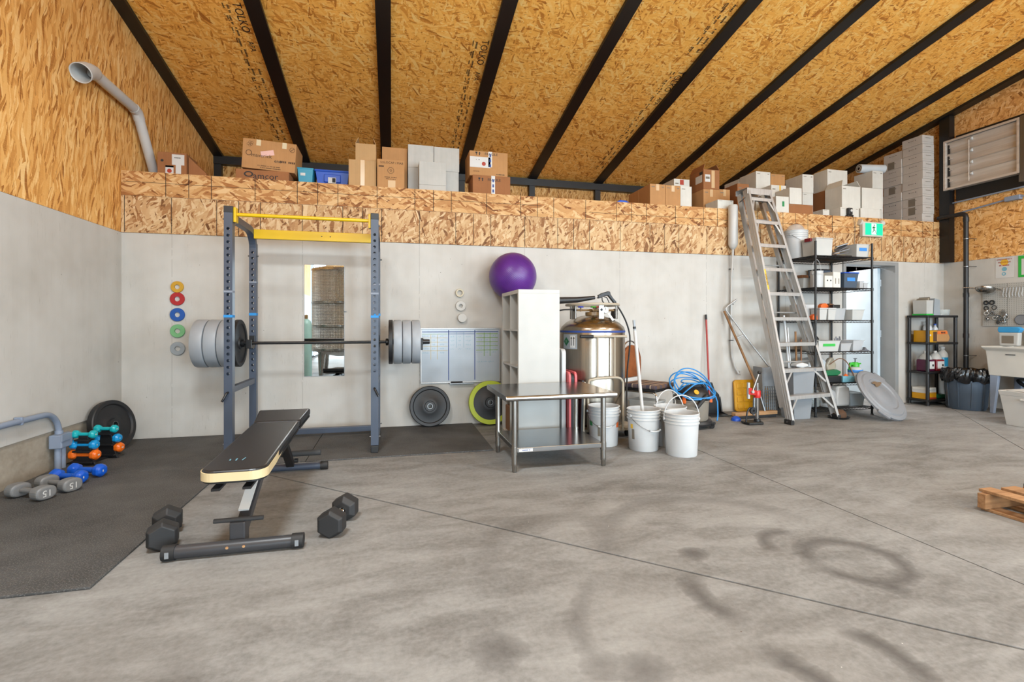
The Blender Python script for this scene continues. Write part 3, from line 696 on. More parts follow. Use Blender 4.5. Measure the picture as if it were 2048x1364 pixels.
# plates leaning on the walls
p = plate('weight_plate', 'black rubber plate leaning on the white wall below the whiteboard', 0.222, 0.050, 'plate_black', None)
p.location = (2.985, -0.085, 0.219+0.0150); p.rotation_euler = Euler((0, math.radians(-10), PI/2)).to_matrix().to_euler(); 
p.rotation_euler = (Matrix.Rotation(math.radians(-9), 3, 'X') @ Matrix.Rotation(-PI/2, 3, 'Z')).to_euler()
p = plate('weight_plate', 'black plate with a lime green rim leaning behind the steel table', 0.243, 0.055, 'plate_black', None, rim='lime')
p.location = (3.66, -0.10, 0.2525); p.rotation_euler = (Matrix.Rotation(math.radians(-9), 3, 'X') @ Matrix.Rotation(-PI/2, 3, 'Z')).to_euler()
p = plate('weight_plate', 'large black plate leaning in the left corner behind the dumbbells', 0.224, 0.062, 'plate_black', None)
p.location = (0.140, -0.455, 0.238); p.rotation_euler = (Matrix.Rotation(math.radians(-17), 3, 'Z') @ Matrix.Rotation(math.radians(-13), 3, 'Y')).to_euler()

# rubber floor mats
def mat_(label, x0, x1, y0, y1):
    tag(MB().box(x0, x1, y0, y1, 0.0005, 0.0115).build('rubber_mat', 'rubber_mat', None, 0.003), label, 'floor mat', 'black rubber floor mats')
mat_('black rubber mat along the left wall under the small dumbbells', 0.002, 1.306, -3.097, -1.226)
mat_('black rubber mat in the left corner beneath the leaning plate', 0.002, 1.878, -1.222, -0.004)
mat_('black rubber mat under the right feet of the power rack', 1.884, 3.47, -1.232, -0.004)

# weight bench: long axis along y, head end towards the camera
bn = thing('weight_bench', 'black padded weight bench with a cream front edge on the bare floor', 'weight bench', (1.815, -2.2, 0))
def pad(y0, y1, z0, z1, w0, w1, th_, name, curve=0.05):
    """rounded cushion between two ends, w half-widths, corners rounded at the y0 end"""
    out = []; n = 8
    for i in range(n+1):
        a = PI+PI/2*i/n; out.append((-w0+curve+curve*math.cos(a), y0+curve+curve*math.sin(a)))
    for i in range(n+1):
        a = -PI/2+PI/2*i/n; out.append((w0-curve+curve*math.cos(a), y0+curve+curve*math.sin(a)))
    out += [(w1, y1), (-w1, y1)]
    def Z(y): return z0+(z1-z0)*(y-y0)/(y1-y0)
    n = len(out); m = MB()
    vs_ = [(x, y, Z(y)) for x, y in out]+[(x, y, Z(y)+th_) for x, y in out]
    m.add(vs_, [tuple(range(n-1, -1, -1)), tuple(range(n, 2*n))]+[(i, (i+1) % n, (i+1) % n+n, i+n) for i in range(n)])
    return m
b1 = pad(-0.745, 0.215, 0.385, 0.435, 0.150, 0.145, 0.050, 'backrest', 0.07).build('backrest', 'bench_vinyl', bn, 0.014, seg=3)
# cream band round the head end and a black under-board
def ring_band(y0, y1, w0, curve, zlo, zhi, out_):
    pts = []; n = 8
    pts.append((-w0-out_+0.012, -0.50))
    for i in range(n+1):
        a = PI+PI/2*i/n; pts.append((-w0+curve+(curve+out_)*math.cos(a), y0+curve+(curve+out_)*math.sin(a)))
    for i in range(n+1):
        a = -PI/2+PI/2*i/n; pts.append((w0-curve+(curve+out_)*math.cos(a), y0+curve+(curve+out_)*math.sin(a)))
    pts.append((w0+out_-0.002, -0.50)); pts.append((w0+out_-0.012, -0.30))
    def Z(y): return 0.385+0.05*(y+0.745)/0.96
    m = MB(); vs_ = []
    for x, y in pts: vs_ += [(x, y, Z(y)+zlo), (x, y, Z(y)+zhi), (x*0.985, y*0.99, Z(y)+zhi), (x*0.985, y*0.99, Z(y)+zlo)]
    fs = []
    for i in range(len(pts)-1):
        for k_ in range(4): fs.append((4*i+k_, 4*i+(k_+1) % 4, 4*(i+1)+(k_+1) % 4, 4*(i+1)+k_))
    fs += [(0,1,2,3), tuple(4*(len(pts)-1)+k_ for k_ in (3,2,1,0))]
    m.add(vs_, fs, False); return m
ring_band(-0.745, 0.215, 0.150, 0.07, -0.002, 0.040, 0.004).build('cream_edge', 'bench_cream', b1, 0.003)
pad(-0.740, 0.215, 0.372, 0.422, 0.146, 0.142, 0.014, 'board', 0.07).build('under_board', 'black_plastic', b1)
text('maker_mark', '~~3', 0.07, 'ink_cyan', b1, (-0.01, -0.58, 0.4455), (math.radians(3), 0, 0), shear=0.3)
pad(0.235, 0.50, 0.435, 0.475, 0.150, 0.175, 0.050, 'seat', 0.03).build('seat', 'bench_vinyl', bn, 0.014, seg=3)
pad(0.236, 0.495, 0.421, 0.461, 0.146, 0.170, 0.013, 'board', 0.03).build('seat_board', 'black_plastic', bn)
def strut(name, pts, wx, wy, m='bench_frame'):
    mm = MB(); mm.bar(pts[0], pts[1], wx, wy); return mm.build(name, m, bn, 0.004)
ms = strut('main_strut', [(0.0, -0.60, 0.07), (0.0, -0.02, 0.385)], 0.058, 0.046)
MB().bar((-0.0005, -0.53, 0.1480), (-0.0005, -0.15, 0.3520), 0.050, 0.010).build('warning_label', 'label_white', ms, loc=(0, -0.010, 0.0185))
strut('rear_leg', [(0.0, 0.70, 0.06), (0.0, 0.30, 0.415)], 0.055, 0.045, 'black_plastic')
strut('seat_rail', [(0.0, -0.25, 0.355), (0.0, 0.45, 0.405)], 0.045, 0.035, 'black_plastic')
MB().box(-0.036, 0.036, -0.655, -0.575, 0.03, 0.145).build('front_post', 'bench_frame', bn, 0.005)
MB().tube((-0.115, -0.625, 0.150), (0.115, -0.625, 0.150), 0.0115, n=14).build('handle_bar', 'foam_black', bn)
fo = MB().tube((-0.305, -0.68, 0.037), (0.305, -0.68, 0.037), 0.031, n=20).build('front_foot', 'bench_frame', bn)
for s in (-1, 1):
    MB().tube((s*0.262, -0.68, 0.037), (s*0.318, -0.68, 0.037), 0.0365, n=20).build('end_cap', 'black_rubber', fo)
    MB().cbox((s*0.290, -0.7165, 0.037), (0.018, 0.003, 0.030)).build('cap_slot', 'grey_bin', fo, 0.001)
for x in (-0.03, 0.045): MB().tube((x, -0.7105, 0.045), (x, -0.7125, 0.045), 0.007, n=10).build('bolt_hole', 'pine', fo)
fo = MB().tube((-0.245, 0.73, 0.033), (0.245, 0.73, 0.033), 0.027, n=20).build('rear_foot', 'rack_grey', bn)
for s in (-1, 1): MB().tube((s*0.215, 0.73, 0.033), (s*0.268, 0.73, 0.033), 0.0325, n=20).build('end_cap', 'black_rubber', fo)
MB().tube((-0.055, 0.655, 0.155), (0.225, 0.655, 0.155), 0.022, n=18).build('foam_roller', 'foam_black', bn)
MB().tube((0.035, 0.660, 0.10), (0.060, 0.660, 0.10), 0.018, n=12).build('knob', 'black_plastic', bn)
for x in (-0.08, 0.06): MB().box(x-0.02, x+0.02, -0.70, 0.10, 0.360, 0.374, Matrix.Rotation(math.radians(2.6), 4, 'X')).build('pad_rail', 'black_plastic', bn, 0.002)

# hexagonal dumbbells on the bare floor
def hexdb(label, loc, rz):
    t_ = thing('hex_dumbbell', label, 'dumbbell', loc, rz, 'black hexagonal dumbbells'); R = 0.078
    for s in (-1, 1):
        m = MB(); a0 = PI/6
        pr = [(0.62, 0.055), (1.0, 0.078), (1.0, 0.145), (0.80, 0.163), (0.0, 0.163)]
        vs_ = [[(s*x, R*k_*math.cos(a0+PI/3*i), 0.0676+R*k_*math.sin(a0+PI/3*i)) for i in range(6)] for k_, x in pr[:-1]]
        fl_ = [q for rr in vs_ for q in rr]; fs = [tuple(range(6)), tuple(18+i for i in range(6))]
        for j in range(3): fs += [(6*j+i, 6*j+(i+1) % 6, 6*j+6+(i+1) % 6, 6*j+6+i) for i in range(6)]
        m.add(fl_, fs); m.build('head', 'hex_rubber', t_, 0.004)
    MB().lathe([(0.0, -0.06), (0.014, -0.06), (0.0135, -0.04), (0.0165, 0.0), (0.0135, 0.04), (0.014, 0.06), (0.0, 0.06)], 18, Matrix.Translation((0, 0, 0.0676)), 'x').build('grip', 'chrome', t_)
    for s in (-1, 1): MB().lathe([(0.0145, s*0.044), (0.021, s*0.046), (0.021, s*0.056), (0.0145, s*0.058)], 18, Matrix.Translation((0, 0, 0.0676)), 'x').build('collar', 'chrome', t_)
    return t_
hexdb('black hexagonal dumbbell lying at the edge of the rubber mat', (1.405, -2.62, 0), math.radians(106))
hexdb('black hexagonal dumbbell on bare concrete to the right of the bench', (2.283, -2.655, 0), math.radians(77))

# small vinyl dumbbells
def vdb(label, loc, rz, m, L, R, group, ink=None, ry=0.0, z=None):
    t_ = thing('vinyl_dumbbell', label, 'dumbbell', loc, group=group, rot=(0, ry, rz))
    for s in (-1, 1):
        mm = MB(); a0 = PI/6; fl_ = []; pr = [(0.45, L/2-R*1.45), (0.96, L/2-R*1.15), (1.0, L/2-R*0.45), (0.72, L/2)]
        for k_, x in pr: fl_ += [(s*x, R*k_*math.cos(a0+PI/3*i), R*k_*math.sin(a0+PI/3*i)) for i in range(6)]
        fs = [tuple(range(6)), tuple(18+i for i in range(6))]
        for j in range(3): fs += [(6*j+i, 6*j+(i+1) % 6, 6*j+6+(i+1) % 6, 6*j+6+i) for i in range(6)]
        mm.add(fl_, fs); h_ = mm.build('head', m, t_, R*0.25, seg=3)
        if s > 0 and ink: text('number', '~2', R*0.55, 'label_white', h_, (L/2+0.0006, 0, 0), (PI/2, 0, PI/2))
    MB().tube((-L/2+R*1.2, 0, 0), (L/2-R*1.2, 0, 0), R*0.40, n=14).build('grip', m, t_)
    return t_
rzz = math.radians(-14)
ds = thing('dumbbell_stand', 'small black plastic dumbbell stand beside the left wall', 'dumbbell stand', (0.20, -0.83, 0.0115), rzz)
for y in (-0.11, 0.11):
    MB().prism([(-0.10,0.0),(0.10,0.0),(0.085,0.03),(0.035,0.24),(-0.035,0.24),(-0.085,0.03)], y-0.012, y+0.012).build('end_frame', 'black_plastic', ds, 0.004)
    for z, w_ in ((0.040, 0.17), (0.125, 0.14), (0.215, 0.11)):
        MB().box(-w_/2, w_/2, y-0.035, y+0.035, z-0.018, z-0.004).build('cradle', 'black_plastic', ds, 0.003)
MB().box(-0.02, 0.02, -0.10, 0.10, 0.0, 0.02).build('base_bar', 'black_plastic', ds, 0.003)
def on_stand(dy, z): 
    c_ = Vector((0.20, -0.83, 0.0115)); return tuple(c_+Matrix.Rotation(rzz, 3, 'Z') @ Vector((0.0, dy, z)))
G = 'small dumbbells on the stand'
vdb('orange vinyl dumbbell on the bottom tier of the stand, nearer the camera', on_stand(-0.11, 0.085), rzz, 'orange_vinyl', 0.235, 0.045, G, '8')
vdb('orange vinyl dumbbell on the bottom tier of the stand, farther from the camera', on_stand(0.13, 0.085), rzz, 'orange_vinyl', 0.235, 0.045, G, '8')
vdb('sky blue vinyl dumbbell on the middle tier, nearer the camera', on_stand(-0.11, 0.165), rzz, 'sky_vinyl', 0.215, 0.041, G, '5')
vdb('sky blue vinyl dumbbell on the middle tier, farther from the camera', on_stand(0.12, 0.165), rzz, 'sky_vinyl', 0.215, 0.041, G, '5')
vdb('teal vinyl dumbbell on top of the stand, nearer the camera', on_stand(-0.11, 0.248), rzz, 'teal_vinyl', 0.19, 0.036, G, '3')
vdb('teal vinyl dumbbell on top of the stand, farther from the camera', on_stand(0.10, 0.248), rzz, 'teal_vinyl', 0.19, 0.036, G, '3')
G = 'heavier dumbbells on the mat by the left wall'
vdb('royal blue vinyl dumbbell on the mat next to the grey pair', (0.33, -1.43, 0.060), math.radians(-22), 'blue_vinyl', 0.27, 0.052, G, '12')
vdb('royal blue vinyl dumbbell on the mat next to the dumbbell stand', (0.37, -1.285, 0.060), math.radians(-18), 'blue_vinyl', 0.27, 0.052, G, '12')
def oval_db(label, loc, rz):
    t_ = thing('vinyl_dumbbell', label, 'dumbbell', loc, rz, G)
    for s in (-1, 1):
        pts = []; a_, b_ = 0.060, 0.044
        for i in range(24):
            t = 2*PI*i/24; c_, s_ = math.cos(t), math.sin(t)
            pts.append((a_*math.copysign(abs(c_)**0.8, c_), b_*math.copysign(abs(s_)**0.8, s_)))
        h_ = MB().prism([(y, z+0.047) for y, z in pts], s*0.075, s*0.150, 'yz').build('head', 'grey_vinyl', t_, 0.014, seg=3)
        if s > 0: text('number', '15', 0.058, 'label_white', h_, (0.1508, 0.0, 0.047), (PI/2, PI, PI/2))
    MB().tube((-0.08, 0, 0.047), (0.08, 0, 0.047), 0.018, n=14).build('grip', 'grey_vinyl', t_)
    return t_
oval_db('grey vinyl dumbbell marked 15, frontmost on the mat', (0.285, -1.735, 0.0115), math.radians(-28))
oval_db('grey vinyl dumbbell marked 15, just behind the frontmost grey one', (0.355, -1.585, 0.0115), math.radians(-30))

# coloured discs on the wall
def disc(label, x, z, R, r, m, grp, T=0.018, solid=False):
    pr = [(r, 0.0), (R*0.97, 0.0), (R, -T*0.3), (R, -T*0.7), (R*0.95, -T), (r*1.02, -T), (r, 0.0)] if not solid else [(0.0, 0.0), (R, 0.0), (R, -T*0.8), (R*0.95, -T), (0.0, -T)]
    tag(MB().lathe(pr, 40, None, 'y').build('wall_disc', m, None, loc=(x, -0.001, z)), label, 'disc', grp)
G = 'coloured ring discs on the wall left of the rack'
disc('yellow ring disc on the wall, topmost of five', 0.487, 1.516, 0.058, 0.024, 'disc_yellow', G); disc('red ring disc on the wall, second from the top', 0.487, 1.396, 0.066, 0.025, 'disc_red', G)
disc('blue ring disc on the wall, middle of five', 0.488, 1.238, 0.067, 0.025, 'disc_blue', G); disc('green ring disc on the wall, second from the bottom', 0.490, 1.075, 0.067, 0.025, 'disc_green', G)
disc('grey ring disc on the wall, lowest of five', 0.491, 0.899, 0.067, 0.025, 'disc_grey', G)
G = 'pale discs on the wall above the whiteboard'
disc('sand coloured ring on the wall above the whiteboard', 3.325, 1.498, 0.048, 0.030, 'disc_sand', G, 0.03); disc('white ring disc on the wall, middle of the three pale ones', 3.336, 1.350, 0.058, 0.022, 'disc_white', G, 0.03); disc('plain white knob disc just above the whiteboard', 3.350, 1.213, 0.050, 0, 'disc_white', G, 0.055, True)

# wall mirror
mr = thing('wall_mirror', 'tall narrow frameless mirror on the white wall behind the barbell', 'mirror', (1.875, 0.0, 0.588))
MB().box(-0.203, 0.203, -0.006, -0.001, 0.0, 1.188).build('backing', 'galvanised', mr); MB().box(-0.200, 0.200, -0.0075, -0.0062, 0.003, 1.185).build('glass', 'mirror_glass', mr)
MB().box(0.20, 0.225, -0.02, -0.002, 0.69, 0.70).build('clip', 'galvanised', mr, 0.002)

# whiteboard with a hand-ruled chart
wb_ = thing('whiteboard', 'whiteboard with a ruled workout chart behind the white shelf unit', 'whiteboard', (2.884, -0.002, 0.476))
MB().box(0.012, 0.905, -0.012, -0.001, 0.012, 0.614).build('panel', 'board_white', wb_)
for a in ((0, 0.917, 0, 0.016), (0, 0.917, 0.610, 0.626), (0, 0.016, 0.016, 0.610), (0.901, 0.917, 0.016, 0.610)):
    MB().box(a[0], a[1], -0.020, -0.001, a[2], a[3]).build('frame_bar', 'aluminium', wb_, 0.003)
MB().box(0.32, 0.60, -0.055, -0.018, -0.012, 0.004).build('pen_tray', 'galvanised', wb_, 0.003)
MB().tube((0.34, -0.040, 0.012), (0.47, -0.040, 0.012), 0.008, n=10).build('marker', 'ink_black', wb_)
def rule(x0, x1, z0, z1, m): MB().box(x0, x1, -0.0128, -0.0121, z0, z1).build('ruled_line', m, wb_)
for x in (0.315, 0.615): rule(x-0.0045, x+0.0045, 0.03, 0.60, 'ink_blue')
rule(0.02, 0.89, 0.575, 0.583, 'ink_blue'); rule(0.31, 0.62, 0.553, 0.558, 'ink_blue')
for i, z in enumerate((0.553, 0.510, 0.462, 0.415, 0.366)):
    rule(0.02, 0.305, z, z+0.004, 'ink_yellow' if i else 'ink_green'); rule(0.63, 0.885, z, z+0.006, 'ink_green')
for x in (0.115, 0.185): rule(x, x+0.004, 0.27, 0.55, 'ink_yellow')
for x in (0.405, 0.485): rule(x, x+0.003, 0.40, 0.575, 'ink_cyan')
for x in (0.720, 0.790): rule(x, x+0.006, 0.30, 0.57, 'ink_green')
for i in range(5):
    z = 0.532-0.047*i
    for x, n_ in ((0.062, 6), (0.15, 3), (0.245, 4), (0.67, 6), (0.755, 3), (0.84, 4)): text('handwriting', '~~%d' % n_, 0.030, 'ink_cyan', wb_, (x, -0.0128, z))
    if i < 4:
        for x, n_ in ((0.36, 4), (0.445, 3), (0.54, 5)): text('handwriting', '~~%d' % n_, 0.028, 'ink_cyan', wb_, (x, -0.0128, z-0.006))
text('handwriting', '~~14', 0.034, 'ink_cyan', wb_, (0.74, -0.0128, 0.235))

# ================================================================ MIDDLE: shelf unit, table, tank, buckets
su = thing('cube_shelf', 'tall white cube shelving unit standing behind the steel table', 'shelf', (3.722, -1.15, 0))
W_, D_, H_ = 0.405, 0.705, 1.47; T_ = 0.036
# open side faces -x; columns run along y
for y0 in (0.0, D_-T_): MB().box(0, W_, y0, y0+T_, T_, H_-T_).build('side_panel', 'white_laminate', su, 0.001)
for z0 in (0.0, H_-T_): MB().box(0, W_, 0, D_, z0, z0+T_).build('top_panel' if z0 else 'bottom_panel', 'white_laminate', su, 0.001)
MB().box(0.004, W_-0.02, D_/2-0.008, D_/2+0.008, T_, H_-T_).build('divider', 'white_laminate', su)
for k in range(1, 4):
    z = T_+(H_-2*T_)*k/4
    for y0, y1 in ((T_, D_/2-0.008), (D_/2+0.008, D_-T_)): MB().box(0.004, W_-0.02, y0+0.0005, y1-0.0005, z-0.008, z+0.008).build('shelf', 'white_laminate', su)
MB().box(W_-0.019, W_-0.014, T_, D_-T_, T_, H_-T_).build('back_panel', 'white_laminate', su)
tag(MB().prism([(0.0,0.0),(0.05,0.0),(0.05,0.06),(0.035,0.06),(0.035,0.10),(0.012,0.10),(0.012,0.055),(0.0,0.05)], 0, 0.06).build('padlock', 'tool_grey', None, 0.003, loc=(3.80, -0.72, 0.748)), 'small grey hardware lying in a white shelf compartment', 'hardware')
tag(MB().prism([(0.0,0.0),(0.30,0.0),(0.30,0.05),(0.05,0.26),(0.0,0.26)], 0, 0.22).build('folded_bag', 'rope_brown', None, 0.01, loc=(3.745, -0.73, 0.037)), 'brown folded paper bag in the bottom compartment of the white shelf', 'bag')

# exercise ball wedged between wall and shelf unit
def ball():
    t = NT('ball_vinyl'); s = t.sep(t.obj())
    r_ = t.math('SINE', t.math('MULTIPLY', s[2], 420))
    t.set(Base_Color=t.ramp(t.noise(t.obj(), 5, 2), [(0.3, lin((80,34,122))), (0.7, lin((96,44,140)))]), Roughness=0.36); t.bump(r_, 0.12, 0.002); M['ball_vinyl'] = t.m
ball()
eb = thing('exercise_ball', 'large purple exercise ball resting on the wall and white shelf unit', 'exercise ball', (3.885, -0.268, 1.674), rot=(0.5, 0.6, 0))
n = 40; MB().lathe([(0.265*math.sin(PI*i/n), -0.265*math.cos(PI*i/n)) for i in range(n+1)], 64).build('ball', 'ball_vinyl', eb)
MB().lathe([(0.0, -0.268), (0.012, -0.268), (0.016, -0.262), (0.016, -0.258)], 16).build('plug', 'label_white', eb)

# stainless work table
tb = thing('steel_table', 'low stainless steel work table with undershelf in front of the white shelf', 'table', (3.865, -1.60, 0))
hx, hy = 0.455, 0.385; zt = 0.60
tp = MB(); pr = [(-hy+0.03, zt), (-hy+0.018, zt)]+[(-hy+0.018-0.021*math.sin(a), zt-0.021+0.021*math.cos(a)) for a in [PI*i/8 for i in range(1, 9)]]+[(-hy+0.024, zt-0.036), (-hy+0.024, zt-0.004), (hy-0.024, zt-0.004), (hy-0.024, zt-0.036)]+[(hy-0.018+0.021*math.sin(a), zt-0.021+0.021*math.cos(a)) for a in [PI-PI*i/8 for i in range(0, 8)]]+[(hy-0.018, zt)]
tp.prism(pr, -hx, hx, 'yz').build('table_top', 'table_steel', tb, 0.0015)
for s in (-1, 1): MB().box(s*hx-(0.003 if s > 0 else 0), s*hx+(0.003 if s < 0 else 0), -hy+0.026, hy-0.026, zt-0.042, zt-0.005).build('edge_apron', 'table_steel', tb)
for sx in (-1, 1):
    MB().box(sx*0.37-0.04, sx*0.37+0.04, -0.32, 0.32, zt-0.028, zt-0.0045).build('channel', 'galvanised', tb)
    for sy in (-1, 1):
        lg = MB().tube((sx*0.37, sy*0.305, 0.065), (sx*0.37, sy*0.305, zt-0.029), 0.0215, n=22).build('leg', 'brushed_steel', tb)
        MB().lathe([(0.0, 0.0), (0.016, 0.0), (0.019, 0.008), (0.019, 0.045), (0.0215, 0.050), (0.0215, 0.068), (0.0, 0.068)], 20, Matrix.Translation((sx*0.37, sy*0.305, 0))).build('foot', 'brushed_steel', lg)
        MB().tube((sx*0.37, sy*0.305, 0.135), (sx*0.37, sy*0.305, 0.195), 0.0245, n=22).build('shelf_socket', 'brushed_steel', lg)
us = MB().box(-0.37, 0.37, -0.315, 0.315, 0.150, 0.188).build('undershelf', 'table_steel', tb, 0.003)
MB().box(-0.335, -0.225, -0.3162, -0.3152, 0.157, 0.180).build('maker_label', 'label_white', us); text('maker_text', '~12', 0.014, 'ink_blue', us, (-0.28, -0.3166, 0.1685))

# pieces leaning between shelf unit and tank
def rounded(w_, h_, r_, n=5):
    out = []
    for cx, cz, a0 in ((w_-r_, r_, -PI/2), (w_-r_, h_-r_, 0), (r_, h_-r_, PI/2), (r_, r_, PI)):
        for i in range(n+1): a = a0+PI/2*i/n; out.append((cx+r_*math.cos(a), cz+r_*math.sin(a)))
    return out
ft = thing('folding_table', 'white plastic folding table standing on edge beside the white shelf', 'folding table', (4.150, -1.06, 0.002))
MB().prism(rounded(0.62, 0.90, 0.05), 0.030, 0.075, 'yz').build('top', 'white_plastic', ft, 0.006); MB().prism([(y+0.05, z+0.05) for y, z in rounded(0.50, 0.78, 0.03)], 0.008, 0.0295, 'yz').build('frame', 'black_steel', ft, 0.004)
st_ = thing('aerobic_step', 'pink edged black step standing on end beside the folding table', 'step', (4.232, -1.12, 0.002))
for x0 in (0.0, 0.062): MB().prism(rounded(0.36, 0.68, 0.05), x0, x0+0.024, 'yz').build('pink_edge', 'pink_plastic', st_, 0.006)
MB().prism([(y+0.01, z+0.01) for y, z in rounded(0.34, 0.65, 0.05)], 0.0242, 0.0618, 'yz').build('black_core', 'black_rubber', st_, 0.004)
bw = thing('board', 'narrow dark board with a pale edge leaning beside the pink step', 'board', (4.335, -1.16, 0.002), rot=(0, math.radians(1.5), 0))
MB().box(0.0, 0.022, 0, 0.10, 0, 0.60).build('dark_face', 'black_plastic', bw, 0.003); MB().box(0.0225, 0.040, 0, 0.10, 0, 0.585).build('pale_face', 'cart_beige', bw, 0.003)

# cryogenic tank on a cart
dw = thing('gas_tank', 'large stainless steel liquid gas tank behind the steel table', 'tank', (4.652, -0.70, 0.105))
R = 0.340
MB().lathe([(0.0, 0.0), (R-0.03, 0.0), (R, 0.03), (R, 0.955), (R-0.002, 0.965), (R, 0.975), (R-0.012, 1.010), (R-0.06, 1.055), (R-0.14, 1.10), (R-0.22, 1.125), (0.06, 1.135), (0.0, 1.136)], 72).build('vessel', 'tank_steel', dw)
MB().lathe([(R-0.002, 0.952), (R+0.003, 0.952), (R+0.003, 0.972), (R-0.002, 0.972), (R-0.002, 0.952)], 72).build('blue_band', 'ink_blue', dw)
MB().pipe([(0.275*math.cos(2*PI*i/48), 0.275*math.sin(2*PI*i/48), 1.242) for i in range(48)], 0.014, 10, closed=True).build('guard_ring', 'cart_beige', dw)
for a in (-2.75, -1.62, -0.72, 1.0, 2.2):
    c_, s_ = math.cos(a), math.sin(a); sp = MB().cbox((0.262*c_, 0.262*s_, 1.165), (0.012, 0.055, 0.145), (0, 0, a)).build('ring_post', 'brushed_steel', dw, 0.003)
    MB().tube((0.268*c_, 0.268*s_, 1.185), (0.2695*c_, 0.2695*s_, 1.185), 0.014, n=12).build('post_hole', 'black_paint', sp)
MB().lathe([(0.0, 1.13), (0.075, 1.13), (0.075, 1.165), (0.03, 1.17), (0.03, 1.20), (0.0, 1.20)], 20).build('neck', 'brass', dw)
MB().tube((-0.20, -0.06, 1.185), (0.22, -0.06, 1.185), 0.011, n=10).build('manifold', 'brass', dw)
MB().tube((-0.05, -0.14, 1.19), (0.0, 0.0, 1.17), 0.010, n=10).build('branch_pipe', 'brass', dw); MB().tube((0.10, -0.16, 1.195), (0.06, 0.0, 1.17), 0.010, n=10).build('branch_pipe', 'brass', dw)
for x, y, m_ in ((-0.16, -0.07, 'valve_blue'), (-0.03, -0.10, 'green_plastic'), (0.02, -0.06, 'red_handle')):
    v_ = MB().tube((x, y, 1.17), (x, y, 1.215), 0.008, n=10).build('valve', 'brass', dw)
    MB().lathe([(0.0, 0.0), (0.03, 0.0), (0.032, 0.006), (0.028, 0.013), (0.0, 0.014)], 14, Matrix.Translation((x, y, 1.212))).build('handwheel', m_, v_)
gg = MB().lathe([(0.0, -0.018), (0.033, -0.018), (0.036, -0.010), (0.036, 0.012), (0.0, 0.012)], 24, Matrix.Translation((0.055, -0.20, 1.185)), 'y').build('gauge', 'galvanised', dw)
MB().lathe([(0.0, -0.0195), (0.031, -0.0195), (0.031, -0.0185), (0.0, -0.0185)], 24, Matrix.Translation((0.055, -0.20, 1.185)), 'y').build('dial', 'gauge_face', gg)
MB().box(0.0535, 0.0565, -0.2205, -0.2198, 1.183, 1.208).build('needle', 'ink_black', gg)
MB().bar((0.06, -0.27, 1.150), (0.10, -0.30, 1.075), 0.03, 0.002, (0.4, -1, 0)).build('hang_tag', 'label_white', dw)
MB().lathe([(0.0, -0.02), (0.045, -0.02), (0.055, 0.0), (0.045, 0.02), (0.0, 0.02)], 20, Matrix.Translation((0.245, -0.02, 1.15)), 'x').build('regulator', 'black_rubber', dw)
# hazard labels wrapped on the vessel
def wrap(name, a, z, w_, h_, m_, r_, par, rot=0.0):
    pts = []
    def fn(u, v):
        x, zz = (u-0.5)*w_, (v-0.5)*h_
        x, zz = x*math.cos(rot)-zz*math.sin(rot), x*math.sin(rot)+zz*math.cos(rot)
        return (r_*math.cos(a+x/r_), r_*math.sin(a+x/r_), z+zz)
    return MB().sheet(fn, 6, 4).build(name, m_, par)
A0 = math.radians(-156)
lb = wrap('hazard_label', A0, 0.86, 0.20, 0.15, 'disc_grey', R+0.001, dw)
wrap('label_panel', A0+0.13, 0.86, 0.085, 0.125, 'label_white', R+0.0016, lb); wrap('diamond', A0-0.14, 0.86, 0.065, 0.065, 'dark_green', R+0.0016, lb, PI/4)
def wrap_poly(poly, m_, r_, par, a, z):
    m = MB(); m.add([(r_*math.cos(a+x/r_), r_*math.sin(a+x/r_), z+zz) for x, zz in poly], [tuple(range(len(poly)))]); return m.build('arrow_mark', m_, par)
for dx in (-0.016, 0.016): wrap_poly([(dx-0.004,-0.045),(dx+0.004,-0.045),(dx+0.004,0.025),(dx+0.012,0.025),(dx,0.048),(dx-0.012,0.025),(dx-0.004,0.025)], 'ink_black', R+0.0022, lb, A0+0.13, 0.865)
for q in (((-0.040,-0.060),(0.040,-0.060),(0.040,-0.056),(-0.040,-0.056)), ((-0.040,0.056),(0.040,0.056),(0.040,0.060),(-0.040,0.060)), ((-0.040,-0.056),(-0.036,-0.056),(-0.036,0.056),(-0.040,0.056)), ((0.036,-0.056),(0.040,-0.056),(0.040,0.056),(0.036,0.056))): wrap_poly(q, 'ink_black', R+0.0022, lb, A0+0.13, 0.86)
text('label_text', '2', 0.03, 'label_white', lb, (0.343*math.cos(A0-0.14), 0.343*math.sin(A0-0.14), 0.86), (PI/2, 0, A0-0.14+PI/2))
wrap('red_smear', math.radians(-122), 0.56, 0.14, 0.16, 'label_pink', R+0.0005, dw) if False else None

ct = thing('tank_cart', 'pale steel hand cart carrying the stainless gas tank', 'cart', (4.652, -0.70, 0.0))
MB().prism([(-0.30,-0.36),(0.32,-0.36),(0.36,-0.25),(0.36,0.25),(0.28,0.33),(-0.28,0.33),(-0.34,0.2),(-0.34,-0.25)], 0.075, 0.1045, 'xy').build('platform', 'cart_beige', ct, 0.004)
MB().pipe(spline([(-0.205, -0.385, 0.105), (-0.205, -0.385, 0.54), (-0.16, -0.40, 0.60), (-0.05, -0.40, 0.612), (0.10, -0.40, 0.612), (0.155, -0.39, 0.575), (0.165, -0.385, 0.50), (0.165, -0.38, 0.105)], 6), 0.0125, 12).build('loop_handle', 'cart_beige', ct)
MB().tube((-0.27, -0.385, 1.022), (0.205, -0.385, 1.022), 0.012, n=14).build('push_bar', 'cart_beige', ct); MB().tube((-0.29, -0.385, 1.022), (-0.155, -0.385, 1.022), 0.0165, n=14).build('grip', 'black_rubber', ct)
for x in (-0.105, 0.075): MB().tube((x, -0.385, 0.605), (x, -0.385, 1.012), 0.009, n=12).build('upright', 'cart_beige', ct)
